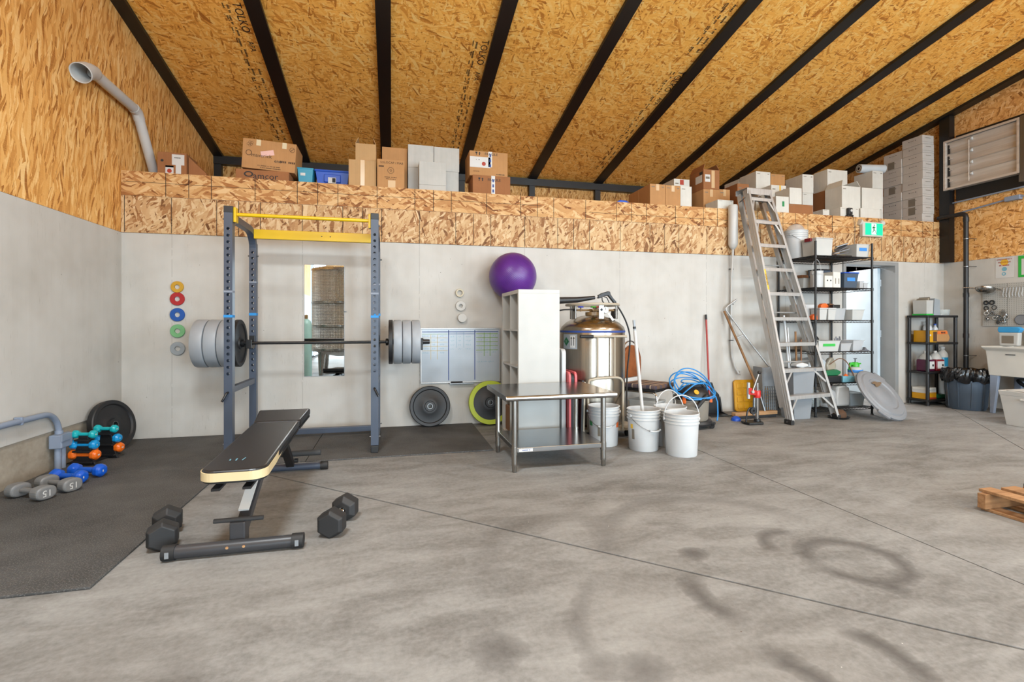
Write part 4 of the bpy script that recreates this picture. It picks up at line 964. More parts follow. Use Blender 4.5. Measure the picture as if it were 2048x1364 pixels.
for x, y in ((-0.27,-0.28), (0.27,-0.28), (-0.24,0.24), (0.24,0.24)):
    wq = MB().lathe([(0.0, -0.014), (0.032, -0.014), (0.036, -0.008), (0.036, 0.008), (0.032, 0.014), (0.0, 0.014)], 20, Matrix.Translation((x, y, 0.036)), 'y').build('wheel', 'black_rubber', ct)
    MB().box(x-0.018, x+0.018, y-0.020, y+0.020, 0.066, 0.076).build('fork', 'galvanised', wq)
MB().bar((0.34, -0.28, 0.095), (0.42, -0.42, 0.005), 0.03, 0.02).build('foot_stay', 'cart_beige', ct, 0.003)

# pressure washer lance lying across the guard ring
gu = thing('spray_lance', 'black pressure washer lance and trigger gun lying on the tank ring', 'spray gun', (4.652, -0.70, 1.362))
q = MB().pipe([(-0.42, -0.06, 0.025), (-0.20, -0.06, 0.035), (0.0, -0.06, 0.062)], [0.036, 0.030, 0.019], 18).build('barrel', 'black_plastic', gu)
MB().tube((0.0, -0.06, 0.062), (0.045, -0.06, 0.072), 0.007, n=10).build('nozzle_rod', 'chrome', gu)
MB().prism([(0.035,0.050),(0.035,0.085),(0.075,0.108),(0.150,0.130),(0.172,0.125),(0.178,0.098),(0.205,0.060),(0.245,0.018),(0.222,-0.002),(0.178,0.050),(0.150,0.082),(0.110,0.078),(0.070,0.060)], -0.078, -0.042).build('gun_body', 'black_plastic', gu, 0.006)
MB().pipe(spline([(0.085, -0.06, 0.064), (0.088, -0.06, 0.030), (0.105, -0.06, 0.008)], 5), 0.006, 8).build('trigger', 'black_plastic', gu)
MB().pipe(spline([(0.105, -0.06, 0.072), (0.140, -0.06, 0.060), (0.160, -0.06, 0.020), (0.170, -0.06, 0.006)], 5), 0.005, 8).build('trigger_guard', 'black_plastic', gu)
MB().lathe([(0.0, 0.0), (0.016, 0.0), (0.016, 0.03), (0.020, 0.032), (0.020, 0.05), (0.0, 0.05)], 14, Matrix.Translation((0.225, -0.06, 0.012)) @ Matrix.Rotation(math.radians(135), 4, 'Y')).build('coupling', 'black_steel', gu)
MB().pipe(spline([(0.245, -0.06, -0.01), (0.300, -0.06, -0.08), (0.365, -0.06, -0.20), (0.405, -0.06, -0.34), (0.402, -0.06, -0.50), (0.37, -0.08, -0.68), (0.30, -0.20, -0.86), (0.22, -0.36, -1.02), (0.22, -0.42, -1.20), (0.27, -0.36, -1.33)], 8), 0.0085, 10).build('hose', 'black_rubber', gu)
tag(MB().pipe(spline([(4.45, -0.76, 1.290), (4.36, -0.78, 1.295), (4.26, -0.72, 1.28), (4.18, -0.5, 1.20), (4.16, -0.42, 0.9), (4.17, -0.44, 0.03), (4.25, -0.4, 0.012)], 6), 0.008, 10).build('gas_hose', 'black_rubber'), 'thin black hose running from the tank valve behind the white shelf', 'hose')

# brown vinyl chair with a plaid seat
ch = thing('side_chair', 'chrome framed chair with brown vinyl back and plaid seat cushion', 'chair', (5.42, -0.475, 0), math.radians(-58))
# local: seat looks towards +x... back at -x
def chair_back():
    out = [(-0.20,0.52),(0.20,0.52)]
    for i in range(13): a = PI*i/12; out.append((0.205*math.cos(a), 0.70+0.20*math.sin(a)))
    return out
MB().prism(chair_back(), -0.225, -0.185, 'yz').build('backrest', 'brown_vinyl', ch, 0.015, seg=3)
MB().pipe([(-0.21, -0.215, 0.02), (-0.215, -0.222, 0.45), (-0.222, -0.222, 0.70)]+[(-0.222, -0.225*math.cos(PI*i/14), 0.70+0.245*math.sin(PI*i/14)) for i in range(1, 14)]+[(-0.222, 0.222, 0.70), (-0.215, 0.222, 0.45), (-0.21, 0.215, 0.02)], 0.0105, 10).build('back_frame', 'chrome', ch)
MB().box(-0.212, -0.202, -0.20, 0.20, 0.47, 0.515).build('back_stretcher', 'label_white', ch, 0.002)
MB().box(-0.20, 0.22, -0.215, 0.215, 0.395, 0.425).build('seat_base', 'black_plastic', ch, 0.01); MB().box(-0.205, 0.235, -0.225, 0.225, 0.426, 0.475).build('cushion', 'plaid_cloth', ch, 0.02, seg=3)
for s in (-1, 1):
    MB().pipe([(-0.18, s*0.20, 0.388), (0.19, s*0.20, 0.388), (0.215, s*0.20, 0.375), (0.225, s*0.20, 0.35), (0.23, s*0.205, 0.012)], 0.0105, 10).build('front_leg', 'chrome', ch)
    MB().tube((0.23, s*0.205, 0.0), (0.23, s*0.205, 0.014), 0.0135, n=12).build('foot_cap', 'black_rubber', ch); MB().tube((-0.21, s*0.215, 0.0), (-0.21, s*0.215, 0.022), 0.0135, n=12).build('foot_cap', 'black_rubber', ch)
# white storage bin under the chair
tag(MB().prism([(-0.14,0.0),(0.14,0.0),(0.16,0.26),(0.175,0.26),(0.175,0.28),(-0.175,0.28),(-0.175,0.26),(-0.16,0.26)], -0.12, 0.12).build('storage_bin', 'frosted_plastic', None, 0.008, loc=(5.41, -0.49, 0.003), rot=(0, 0, math.radians(-58))), 'pale plastic storage bin under the brown chair', 'bin')

# plastic pails
def bail(R_, zp, ang, m_, r_, grip=True, tilt=0.0):
    """wire bail hinged at (+-R,0,zp), swung by ang from upright towards -y"""
    pts = []
    for i in range(17):
        t = PI*i/16; x = R_*math.cos(t); h_ = R_*1.33*math.sin(t); pts.append((x, -h_*math.sin(ang), zp+h_*math.cos(ang)))
    return pts
def pail(label, loc, rz, ang, wire='galvanised', rw=0.0022, rings=3, mark=None, h=0.37, grp='white plastic pails on the floor'):
    t_ = thing('plastic_pail', label, 'pail', loc, rz, grp); k = h/0.37
    pr = [(0.0, 0.004), (0.118, 0.004), (0.128, 0.0), (0.131, 0.006), (0.1425, 0.265*k)]
    for i in range(rings):
        z = (0.285+0.027*i)*k; pr += [(0.143, z-0.008), (0.151, z-0.005), (0.151, z+0.002), (0.1435, z+0.006)]
    pr += [(0.146, 0.361*k), (0.152, 0.363*k), (0.152, 0.369*k), (0.147, 0.371*k), (0.142, 0.367*k), (0.139, 0.30*k), (0.127, 0.012), (0.0, 0.011)]
    b_ = MB().lathe(pr, 48).build('body', 'white_plastic', t_)
    zp = 0.312*k
    for s in (-1, 1): MB().tube((s*0.147, 0, zp), (s*0.160, 0, zp), 0.014, n=14).build('ear', 'white_plastic', t_)
    pts = bail(0.156, zp, ang, None, rw); hd = MB().pipe(pts, rw, 8).build('bail', wire, t_)
    if rw < 0.004: MB().pipe(pts[6:11], 0.0085, 10).build('grip', 'white_plastic', hd)
    return t_, b_
def wrapz(b_, a, z, w_, h_, m_, name='print', r0=0.1315, r1=0.1425, zt_=0.265):
    def fn(u, v):
        zz = z+(v-0.5)*h_; rr = r0+(r1-r0)*zz/zt_+0.0008; aa = a+(u-0.5)*w_/rr; return (rr*math.cos(aa), rr*math.sin(aa), zz)
    return MB().sheet(fn, 5, 3).build(name, m_, b_)
t_, b_ = pail('white plastic pail standing right of the steel table leg', (4.541, -1.235, 0), math.radians(-20), math.radians(127))
wrapz(b_, math.radians(-112), 0.15, 0.025, 0.10, 'print_grey'); wrapz(b_, math.radians(-152), 0.21, 0.05, 0.045, 'label_green', 'tape'); wrapz(b_, math.radians(-28), 0.20, 0.05, 0.05, 'orange_label')
t_, b_ = pail('white plastic pail holding the long white pole, bail hanging down', (4.824, -1.485, 0), math.radians(12), math.radians(127))
wrapz(b_, math.radians(-172), 0.15, 0.03, 0.09, 'print_grey'); wrapz(b_, math.radians(-178), 0.22, 0.03, 0.04, 'sign_yellow')
pail('white plastic pail half hidden behind the other two, handle up', (5.139, -1.388-0.03, 0), math.radians(5), math.radians(-8), 'white_plastic', 0.0052)
pail('white plastic pail frontmost of all, white handle raised', (5.056, -1.704-0.03, 0), math.radians(-14), math.radians(2), 'white_plastic', 0.0052)
pv = thing('white_pole', 'long white pole standing in a white pail', 'pole', (4.86, -1.46, 0.016))
MB().tube((0, 0, 0.0), (-0.085, 0.05, 1.07), 0.0155, n=16).build('tube', 'pipe_white', pv); MB().tube((-0.085, 0.05, 1.07), (-0.0935, 0.055, 1.165), 0.012, n=14).build('threaded_tip', 'disc_grey', pv); MB().tube((-0.0868, 0.0511, 1.085), (-0.0885, 0.0521, 1.105), 0.0145, n=14).build('black_ring', 'black_plastic', pv)

# wet and dry vacuum heaped with a blue air hose
vc = thing('shop_vacuum', 'grey and black shop vacuum behind the white pails', 'vacuum', (5.83, -0.74, 0))
MB().lathe([(0.0, 0.085), (0.155, 0.085), (0.165, 0.10), (0.175, 0.29), (0.182, 0.295), (0.182, 0.31), (0.0, 0.31)], 36).build('drum', 'vac_grey', vc)
MB().lathe([(0.0, 0.311), (0.186, 0.311), (0.188, 0.345), (0.165, 0.40), (0.12, 0.445), (0.06, 0.462), (0.0, 0.465)], 36).build('motor_head', 'black_plastic', vc)
MB().lathe([(0.10, 0.035), (0.205, 0.035), (0.212, 0.06), (0.20, 0.086), (0.10, 0.086), (0.10, 0.035)], 36).build('base_ring', 'black_plastic', vc)
for i in range(4):
    a = PI/4+PI/2*i; k_ = MB().lathe([(0.0, -0.012), (0.026, -0.012), (0.030, -0.006), (0.030, 0.006), (0.026, 0.012), (0.0, 0.012)], 16, Matrix.Translation((0.205*math.cos(a), 0.205*math.sin(a), 0.030)) @ Matrix.Rotation(a, 4, 'Z'), 'y').build('caster', 'black_rubber', vc)
    MB().cbox((0.205*math.cos(a), 0.205*math.sin(a), 0.058), (0.07, 0.06, 0.03), (0, 0, a)).build('caster_arm', 'black_plastic', vc, 0.006)
MB().pipe(spline([(-0.13, -0.06, 0.40), (-0.06, -0.08, 0.475), (0.06, -0.08, 0.475), (0.13, -0.06, 0.40)], 6), 0.014, 10).build('carry_handle', 'black_plastic', vc)
MB().tube((0.05, -0.19, 0.37), (-0.10, -0.235, 0.255), 0.021, n=14).build('suction_tube', 'black_rubber', vc)
for x, y in ((0.165, -0.10), (-0.165, -0.10)): MB().cbox((x, y, 0.315), (0.03, 0.03, 0.07), (0, 0, math.atan2(y, x))).build('latch', 'orange_label', vc, 0.004)
MB().lathe([(0.0, -0.008), (0.028, -0.008), (0.028, 0.0), (0.0, 0.0)], 18, Matrix.Translation((-0.055, -0.155, 0.405)) @ Matrix.Rotation(math.radians(-35), 4, 'X'), 'y').build('badge', 'yellow_plastic', vc)
for k_ in range(1):
    random.seed(5); pts = []
    for i in range(150):
        t = i/149*2*PI*6.0; lp = t/(2*PI); rr = 0.20+0.045*math.sin(lp*2.7+1)+0.012*math.sin(t*1.9)
        tl = math.radians(38+16*math.sin(lp*3.9)); cx_ = 0.035*math.sin(lp*5.1); u_, v_ = rr*math.cos(t), rr*0.95*math.sin(t)
        x = cx_+u_; y = v_*math.cos(tl)-0.015*math.cos(lp*4); z = 0.435+v_*math.sin(tl)+0.02*math.sin(lp*2.2)
        rad = math.hypot(x, y); lim = 0.325+(0.16 if rad < 0.14 else max(0.0, 0.16-(rad-0.14)*2.3))
        pts.append((x, y, max(z, lim)))
    pts += [(0.235, -0.10, 0.33), (0.245, -0.12, 0.22), (0.24, -0.13, 0.12), (0.22, -0.145, 0.075)]
    tag(MB().pipe(spline(pts, 2), 0.0072, 8).build('air_hose', 'hose_blue', None, loc=(5.82, -0.74, 0.01)), 'blue air hose coiled over the shop vacuum', 'hose')

# dustpan with a long red handle
dp = thing('dustpan', 'black lobby dustpan with a long red handle against the wall', 'dustpan', (6.50, -0.16, 0))
MB().prism([(-0.10,0.0),(0.16,0.0),(0.175,0.12),(0.15,0.24),(0.08,0.31),(0.05,0.40),(-0.03,0.40),(-0.05,0.31),(-0.09,0.22)], 0.055, 0.075).build('back_shell', 'black_plastic', dp, 0.012)
MB().prism([(0.0,0.0),(-0.16,0.0),(-0.155,0.012),(-0.04,0.03),(0.0,0.22)], 0.150, 0.168, 'yz', Matrix.Translation((0, 0.055, 0))).build('side_lip', 'black_plastic', dp, 0.006)
MB().prism([(0.0,0.0),(-0.16,0.0),(-0.155,0.012),(-0.04,0.03),(0.0,0.22)], -0.106, -0.090, 'yz', Matrix.Translation((0, 0.055, 0))).build('side_lip', 'black_plastic', dp, 0.006)
MB().prism([(-0.10,-0.115),(0.16,-0.115),(0.19,-0.16),(-0.12,-0.16)], 0.002, 0.012, 'xy', Matrix.Translation((0, 0.0, 0))).build('pan_lip', 'black_plastic', dp, 0.003); MB().box(-0.09, 0.15, -0.115, 0.054, 0.002, 0.010).build('pan_floor', 'black_plastic', dp)
MB().pipe([(-0.095, 0.06, 0.30), (-0.10, 0.06, 0.385), (-0.09, 0.06, 0.40), (0.0, 0.06, 0.40)], 0.009, 8).build('yoke', 'black_plastic', dp)
MB().tube((-0.005, 0.045, 0.24), (0.005, 0.125, 1.20), 0.0115, n=14).build('handle', 'red_handle', dp); MB().tube((0.005, 0.125, 1.20), (0.0055, 0.1305, 1.265), 0.013, n=14).build('hand_grip', 'black_rubber', dp)

# ================================================================ LADDER CORNER
# white float tube and its thin pipe on the wall
wt = thing('wall_standpipe', 'white pipe on the wall with a fat closed end near the loft', 'pipe', (6.872, -0.075, 0.50))
MB().lathe([(0.0, 1.605), (0.018, 1.61), (0.045, 1.64), (0.060, 1.68), (0.060, 2.165), (0.052, 2.185), (0.0, 2.19)], 28).build('fat_tube', 'pipe_white', wt)
MB().pipe([(0, 0, 1.61), (0, 0.01, 1.45), (0.005, 0.035, 1.25), (0.008, 0.045, 0.40), (0.02, 0.045, 0.22), (0.06, 0.040, 0.08), (0.105, 0.030, 0.0), (0.125, 0.025, -0.015), (0.125, 0.02, 0.03)], 0.014, 12).build('thin_pipe', 'pipe_white', wt)
for z in (1.36, 0.90, 0.43): MB().cbox((0.006, 0.040, z), (0.06, 0.022, 0.010)).build('clip', 'black_plastic', wt, 0.002)
MB().tube((0.005, 0.02, 1.395), (0.005, 0.02, 1.43), 0.012, n=10).build('valve', 'black_plastic', wt)
# push broom
br = thing('push_broom', 'wooden push broom leaning on the wall behind the red drill stand', 'broom', (6.90, -0.465, 0), math.radians(3))
MB().box(-0.34, 0.29, -0.035, 0.035, 0.035, 0.078).build('head_block', 'pine', br, 0.006); MB().box(-0.32, 0.27, -0.034, 0.034, 0.003, 0.036).build('bristles', 'black_rubber', br, 0.004)
MB().tube((0.13, 0.0, 0.06), (0.07, 0.06, 0.37), 0.016, n=14).build('ferrule', 'galvanised', br); MB().tube((0.075, 0.056, 0.345), (-0.125, 0.412, 1.31), 0.0145, n=14).build('handle', 'handle_wood', br)
# tip of a blue brush sticking out
tag(MB().lathe([(0.0, 0.0), (0.055, 0.0), (0.05, 0.03), (0.025, 0.05), (0.0, 0.055)], 20).build('blue_scraper', 'blue_tub', None, loc=(6.535, -0.56, 0.0)), 'small domed blue plastic cap on the floor at the broom end', 'cap')
# bent steel tube with T bars
bt = thing('bent_tube', 'bent steel rod with a side bar leaning on the wall left of the ladder', 'rod', (7.33, -0.20, 0.42))
MB().pipe([(0.03, 0.0, 0.12), (-0.20, 0.09, 0.45), (-0.54, 0.15, 0.90), (-0.545, 0.15, 0.925), (-0.52, 0.145, 0.955), (-0.40, 0.13, 1.04)], 0.0115, 12).build('rod', 'aluminium', bt); MB().tube((-0.30, 0.112, 0.585), (-0.41, 0.14, 0.53), 0.008, n=10).build('side_bar', 'aluminium', bt)
# yellow folding crate panel
yc = thing('yellow_crate', 'yellow plastic folded crate panel leaning on the wall', 'crate', (6.915, -0.075, 0.002), rot=(math.radians(-5), 0, 0))
MB().prism(rounded(0.53, 0.41, 0.04), 0.0, 0.030).build('panel', 'yellow_plastic', yc, 0.008)
for i in range(5):
    for j in range(4): MB().box(0.035+0.095*i, 0.105+0.095*i, -0.008, -0.0002, 0.035+0.09*j, 0.10+0.09*j).build('raised_cell', 'yellow_plastic', yc, 0.006)
# drill stand: cast base, steel column, red carriage, lever with ball
cs = thing('drill_stand', 'red bench drill stand with steel column and lever on the floor', 'drill stand', (6.625, -0.77, 0))
MB().prism([(-0.135,-0.075),(0.045,-0.085),(0.07,-0.03),(0.065,0.04),(0.03,0.08),(-0.13,0.075),(-0.15,0.0)], 0.004, 0.030, 'xy').build('base', 'black_steel', cs, 0.007)
MB().lathe([(0.0, 0.0305), (0.036, 0.0305), (0.034, 0.055), (0.026, 0.060), (0.0, 0.060)], 20, Matrix.Translation((0.028, 0.0, 0))).build('socket', 'black_steel', cs)
MB().tube((0.028, 0, 0.055), (0.028, 0, 0.470), 0.0185, n=20).build('column', 'chrome', cs)
MB().lathe([(0.0195, 0.30), (0.036, 0.30), (0.038, 0.31), (0.038, 0.375), (0.034, 0.382), (0.0195, 0.382), (0.0195, 0.30)], 22, Matrix.Translation((0.028, 0.0, 0))).build('clamp', 'red_paint', cs)
MB().prism([(-0.005,0.325),(-0.005,0.378),(-0.065,0.415),(-0.098,0.418),(-0.098,0.340),(-0.07,0.335)], -0.022, 0.022).build('carriage_arm', 'red_paint', cs, 0.006)
MB().tube((-0.088, 0, 0.290), (-0.088, 0, 0.475), 0.017, n=16).build('spindle', 'aluminium', cs); MB().tube((0.066, -0.018, 0.33), (0.075, -0.018, 0.39), 0.006, n=8).build('lock_screw', 'black_plastic', cs)
lv = MB().tube((-0.060, -0.030, 0.372), (0.022, -0.034, 0.575), 0.0065, n=10).build('lever', 'aluminium', cs)
MB().lathe([(0.0, -0.022), (0.015, -0.016), (0.022, 0.0), (0.015, 0.016), (0.0, 0.022)], 18, Matrix.Translation((0.027, -0.034, 0.590))).build('ball_knob', 'black_plastic', lv); MB().tube((-0.060, -0.045, 0.372), (-0.060, -0.022, 0.372), 0.016, n=16).build('hub', 'aluminium', lv)
MB().pipe(spline([(-0.135, -0.02, 0.030), (-0.12, -0.02, 0.14), (-0.08, -0.02, 0.19), (-0.04, -0.02, 0.15)], 5), 0.009, 8).build('depth_stop', 'black_steel', cs)
MB().lathe([(0.012, -0.012), (0.040, -0.012), (0.043, 0.0), (0.040, 0.012), (0.012, 0.012), (0.012, -0.012)], 22, Matrix.Translation((-0.045, -0.02, 0.155)), 'y').build('hand_wheel', 'black_plastic', cs); MB().tube((-0.018, 0.0, 0.10), (-0.012, 0.0, 0.30), 0.013, n=12).build('return_spring', 'galvanised', cs)
# grey laundry basket on its side behind the ladder
lbk = thing('laundry_basket', 'grey slotted plastic basket on end behind the ladder', 'basket', (7.275, -0.27, 0.002), rot=(0, math.radians(-2), math.radians(-12)))
MB().box(-0.145, 0.02, -0.10, -0.085, 0.36, 0.60).build('solid_panel', 'grey_bin', lbk, 0.004); MB().box(-0.145, -0.125, -0.10, 0.12, 0.0, 0.60).build('side', 'grey_bin', lbk, 0.006)
for i in range(7): MB().box(-0.124+0.026*i, -0.112+0.026*i, -0.10, -0.088, 0.0, 0.3595).build('slat', 'grey_bin', lbk)
for j in range(9): MB().box(-0.1245, 0.07, -0.0875, -0.081, 0.02+0.04*j, 0.033+0.04*j).build('cross_slat', 'grey_bin', lbk)
# grey bin full of tools behind the ladder
gb = thing('tool_bin', 'grey plastic bin of long tools behind the ladder', 'bin', (7.37, -0.575, 0))
def frus(w0, d0, w1, d1, h_, t=0.005, z0=0.0):
    """open tapered box as one shell"""
    def rect(w_, d_, z): return [(-w_/2,-d_/2,z),(w_/2,-d_/2,z),(w_/2,d_/2,z),(-w_/2,d_/2,z)]
    m = MB(); vs_ = rect(w0, d0, z0)+rect(w1, d1, z0+h_)+rect(w1-2*t, d1-2*t, z0+h_)+rect(w0-2*t, d0-2*t, z0+t)
    fs = [(3,2,1,0)]
    for b in (0, 4, 8): fs += [(b+i, b+(i+1) % 4, b+4+(i+1) % 4, b+4+i) for i in range(4)]
    fs += [(12,13,14,15)]; m.add(vs_, fs); return m
frus(0.23, 0.20, 0.32, 0.26, 0.60).build('body', 'grey_bin', gb, 0.004); frus(0.325, 0.265, 0.335, 0.275, 0.035, 0.009, 0.575).build('rim', 'grey_bin', gb, 0.003)
G = 'long handled tools in the grey bin'
for i, (dx, dy, tx, ty, hgt, m_, r_, lb_) in enumerate([(-0.07,-0.03,-0.10,0.20,1.25,'white_plastic',0.013,'white tool handle standing in the grey bin'), (-0.02,0.02,-0.02,0.24,1.10,'aluminium',0.011,'bare metal tool handle standing in the grey bin'), (0.05,0.0,0.10,0.22,1.05,'handle_wood',0.012,'wooden tool handle standing in the grey bin'), (0.08,-0.05,0.16,0.15,0.95,'rope_brown',0.010,'brown stick standing in the grey bin')]):
    tag(MB().tube((7.37+dx*0.7, -0.575+dy*0.6, 0.012), (7.37+tx*0.9, -0.575+ty*0.45, hgt), r_, n=12).build(['white_handle', 'rod', 'wood_handle', 'brown_stick'][i], m_), lb_, 'tool handle', G)  # plain tool handles and a stick, without tool heads
tag(MB().prism([(-0.09,0.0),(0.0,-0.015),(0.09,0.0),(0.085,0.03),(0.0,0.05),(-0.085,0.03)], -0.05, 0.05).build('white_brush', 'white_plastic', None, 0.012, loc=(7.40, -0.60, 0.628)), 'white brush lying on the rim of the grey bin', 'brush')

# aluminium step ladder folded and leaning on the loft edge
ld = thing('step_ladder', 'tall folded aluminium step ladder leaning on the loft edge', 'ladder', (7.365, -0.85, 0))
def LP(x): return Vector(x)-Vector((7.365, -0.85, 0))
BL, TL = Vector((6.975,-0.900,0.03)), Vector((6.965,-0.195,2.86)); BR, TR = Vector((7.775,-0.760,0.03)), Vector((7.315,-0.175,2.86))
off = Vector((7.365, -0.85, 0))
BL -= off; TL -= off; BR -= off; TR -= off
for p0, p1, s in ((BL, TL, -1), (BR, TR, 1)):
    rl = MB().bar(p0, p1, 0.007, 0.100, (0, 1, 0)).build('front_rail', 'aluminium', ld)
    d = (p1-p0).normalized()
    for e in (-0.044, 0.044):
        u = d.cross(Vector((0, 1, 0))).normalized().cross(d).normalized()*e; MB().bar(p0+u+Vector((-s*0.014, 0, 0)), p1+u+Vector((-s*0.014, 0, 0)), 0.024, 0.007, (0, 1, 0)).build('flange', 'aluminium', rl)
    for e in (-0.015, 0.015):
        u = d.cross(Vector((0, 1, 0))).normalized().cross(d).normalized()*e; MB().bar(p0+u+Vector((s*0.005, 0, 0)), p1+u+Vector((s*0.005, 0, 0)), 0.004, 0.006, (0, 1, 0)).build('rib', 'aluminium', rl)
    ft_ = MB().box(-0.022, 0.022, -0.055, 0.055, 0.0, 0.055).build('rubber_foot', 'black_rubber', ld, 0.006, loc=tuple(p0+Vector((0, 0.005, -0.03))))
    MB().tube((s*0.023, 0.0, 0.03), (s*0.030, 0.0, 0.03), 0.010, n=10).build('rivet', 'galvanised', ft_)
    # rear rail, folded in behind
    q0 = p0.lerp(p1, 0.05)+Vector((0.010*-s, 0.090, 0.0)); q1 = p1+Vector((-0.012*s, 0.142, -0.03))
    rr_ = MB().bar(q0, q1, 0.006, 0.070, (0, 1, 0)).build('rear_rail', 'aluminium', ld)
    MB().bar(q0+Vector((-s*0.012, -0.033, 0)), q1+Vector((-s*0.012, -0.033, 0)), 0.022, 0.006, (0, 1, 0)).build('flange', 'aluminium', rr_)
    MB().tube(p1+Vector((0, 0.0, -0.10)), p1+Vector((-0.01*s, 0.12, -0.13)), 0.008, n=10).build('pivot', 'galvanised', ld)
for k in range(1, 10):
    t = (0.305*k)/2.86; a = BL.lerp(TL, t); b = BR.lerp(TR, t); z = 0.305*k
    m = MB(); dv = (b-a); ang = math.atan2(dv.y, dv.x); L = math.hypot(dv.x, dv.y)
    mt = Matrix.Translation(((a.x+b.x)/2, (a.y+b.y)/2, z)) @ Matrix.Rotation(ang, 4, 'Z')
    m.prism([(-0.047,-0.035),(-0.047,0.004),(-0.043,0.008),(0.043,0.008),(0.047,0.004),(0.047,-0.020),(0.043,-0.020),(0.043,0.003),(-0.043,0.003),(-0.043,-0.035)], -L/2+0.010, L/2-0.010, 'yz', mt).build('step', 'aluminium', ld)
    # rear horizontal behind every second step
    if k % 2 == 0 and k < 9:
        MB().tube(a+Vector((0.02, 0.125, 0.05)), b+Vector((-0.02, 0.125, 0.05)), 0.009, n=10).build('rear_brace', 'aluminium', ld)
    if k <= 2 or k >= 8:
        lw = 0.16 if k <= 2 else 0.07
        for s, e, f in ((-1, a, b), (1, b, a)):
            inn = e.lerp(f, lw/L); dn_ = (BL if s < 0 else BR).lerp(TL if s < 0 else TR, t-0.055)
            MB().bar(Vector((inn.x, inn.y-0.042, z-0.03)), Vector((dn_.x-s*0.018, dn_.y-0.042, z-0.165)), 0.022, 0.005, (0, 1, 0)).build('knee_brace', 'aluminium', ld)
m = MB(); dv = TR-TL; ang = math.atan2(dv.y, dv.x); L = dv.length
m.prism([(-0.055,-0.075),(-0.055,0.0),(-0.050,0.006),(0.145,0.006),(0.150,0.0),(0.150,-0.06),(0.145,-0.06),(0.145,0.0),(-0.050,0.0),(-0.050,-0.075)], -L/2-0.022, L/2+0.022, 'yz', Matrix.Translation(((TL.x+TR.x)/2, (TL.y+TR.y)/2, 2.87)) @ Matrix.Rotation(ang, 4, 'Z')).build('top_cap', 'aluminium', ld, 0.002)
c_ = BL.lerp(TL, 0.585); d_ = (TL-BL).normalized()
st2 = MB().bar(c_+d_*-0.13+Vector((0.014, -0.0505, 0)), c_+d_*0.13+Vector((0.014, -0.0505, 0)), 0.024, 0.0012, (0, 1, 0)).build('maker_sticker', 'sign_yellow', ld)
ex = -d_; ez = Vector((0, -1, -0.25)).normalized(); ez = (ez-ex*ez.dot(ex)).normalized(); ey = ez.cross(ex)
tx = text('sticker_text', 'WERNER', 0.036, 'ink_black', st2, tuple(c_+Vector((0.014, -0.0520, 0))), tuple(Matrix((ex, ey, ez)).transposed().to_euler()))

# ================================================================ WIRE SHELVING AND ITS CONTENTS
WX0, WX1, WY0, WY1 = 7.618, 8.485, -0.62, -0.03
ws = thing('wire_shelving', 'black wire shelving unit with six shelves in front of the doorway', 'shelving', (WX0, WY0, 0))
LW, LD = WX1-WX0, WY1-WY0
WZ = [0.10, 0.41, 0.80, 1.193, 1.597, 1.99]
for x in (0, LW):
    for y in (0, LD):
        po = MB().tube((x, y, 0.012), (x, y, 2.155), 0.0127, n=16).build('post', 'black_steel', ws); MB().tube((x, y, 2.155), (x, y, 2.163), 0.0135, n=16).build('post_cap', 'black_plastic', po); MB().lathe([(0.0, 0.0), (0.019, 0.0), (0.019, 0.006), (0.009, 0.013), (0.0, 0.013)], 14, Matrix.Translation((x, y, 0))).build('foot', 'black_plastic', po)
for z in WZ:
    fr = MB().pipe([(0,0,z-0.004),(LW,0,z-0.004),(LW,LD,z-0.004),(0,LD,z-0.004)], 0.0042, 6, closed=True).build('shelf', 'black_steel', ws)
    MB().pipe([(0,0,z-0.030),(LW,0,z-0.030),(LW,LD,z-0.030),(0,LD,z-0.030)], 0.0038, 6, closed=True).build('lower_rim', 'black_steel', fr)
    g_ = MB()
    for i in range(1, 34): x = LW*i/34; g_.tube((x, 0, z-0.002), (x, LD, z-0.002), 0.0020, n=5, caps=False)
    for y in (LD*0.33, LD*0.67): g_.tube((0, y, z-0.006), (LW, y, z-0.006), 0.003, n=5, caps=False)
    g_.build('wire_grid', 'black_steel', fr)['kind'] = 'stuff'
    zz = MB()
    for y in (0, LD):
        pts = [(LW*i/36, y, z-0.005 if i % 2 else z-0.029) for i in range(37)]; zz.pipe(pts, 0.0022, 5, False)
    for x in (0, LW):
        pts = [(x, LD*i/24, z-0.005 if i % 2 else z-0.029) for i in range(25)]; zz.pipe(pts, 0.0022, 5, False)
    zz.build('truss_wire', 'black_steel', fr)['kind'] = 'stuff'
    for x in (0, LW):
        for y in (0, LD): MB().tube((x, y, z-0.034), (x, y, z+0.002), 0.0175, n=14).build('collar', 'black_plastic', fr)

def tub(name, label, cat, c, w_, d_, h_, m_, taper=0.9, lid=None, rz=0.0, grp=None, lip=True, tape=None, handles=None):
    t_ = thing(name, label, cat, c, rz, grp); b_ = frus(w_*taper, d_*taper, w_, d_, h_, 0.003).build('body', m_, t_, 0.003)
    if lip and not lid: frus(w_+0.004, d_+0.004, w_+0.012, d_+0.012, 0.010, 0.004, h_-0.010).build('rim', m_, t_)
    if lid:
        l_ = MB().box(-w_/2-0.006, w_/2+0.006, -d_/2-0.006, d_/2+0.006, h_+0.0005, h_+0.016).build('lid', lid, t_, 0.004)
        if handles:
            for s in (-1, 1): MB().box(s*(w_/2+0.014)-0.010, s*(w_/2+0.014)+0.010, -d_*0.22, d_*0.22, h_-0.025, h_+0.018).build('latch', handles, t_, 0.003)
    if tape: 
        k_ = taper+(1-taper)*0.55; MB().box(-w_*0.28, w_*0.28, -d_*k_/2-0.004, -d_*k_/2-0.003, h_*0.48, h_*0.72).build('tape_label', tape, t_)
    return t_
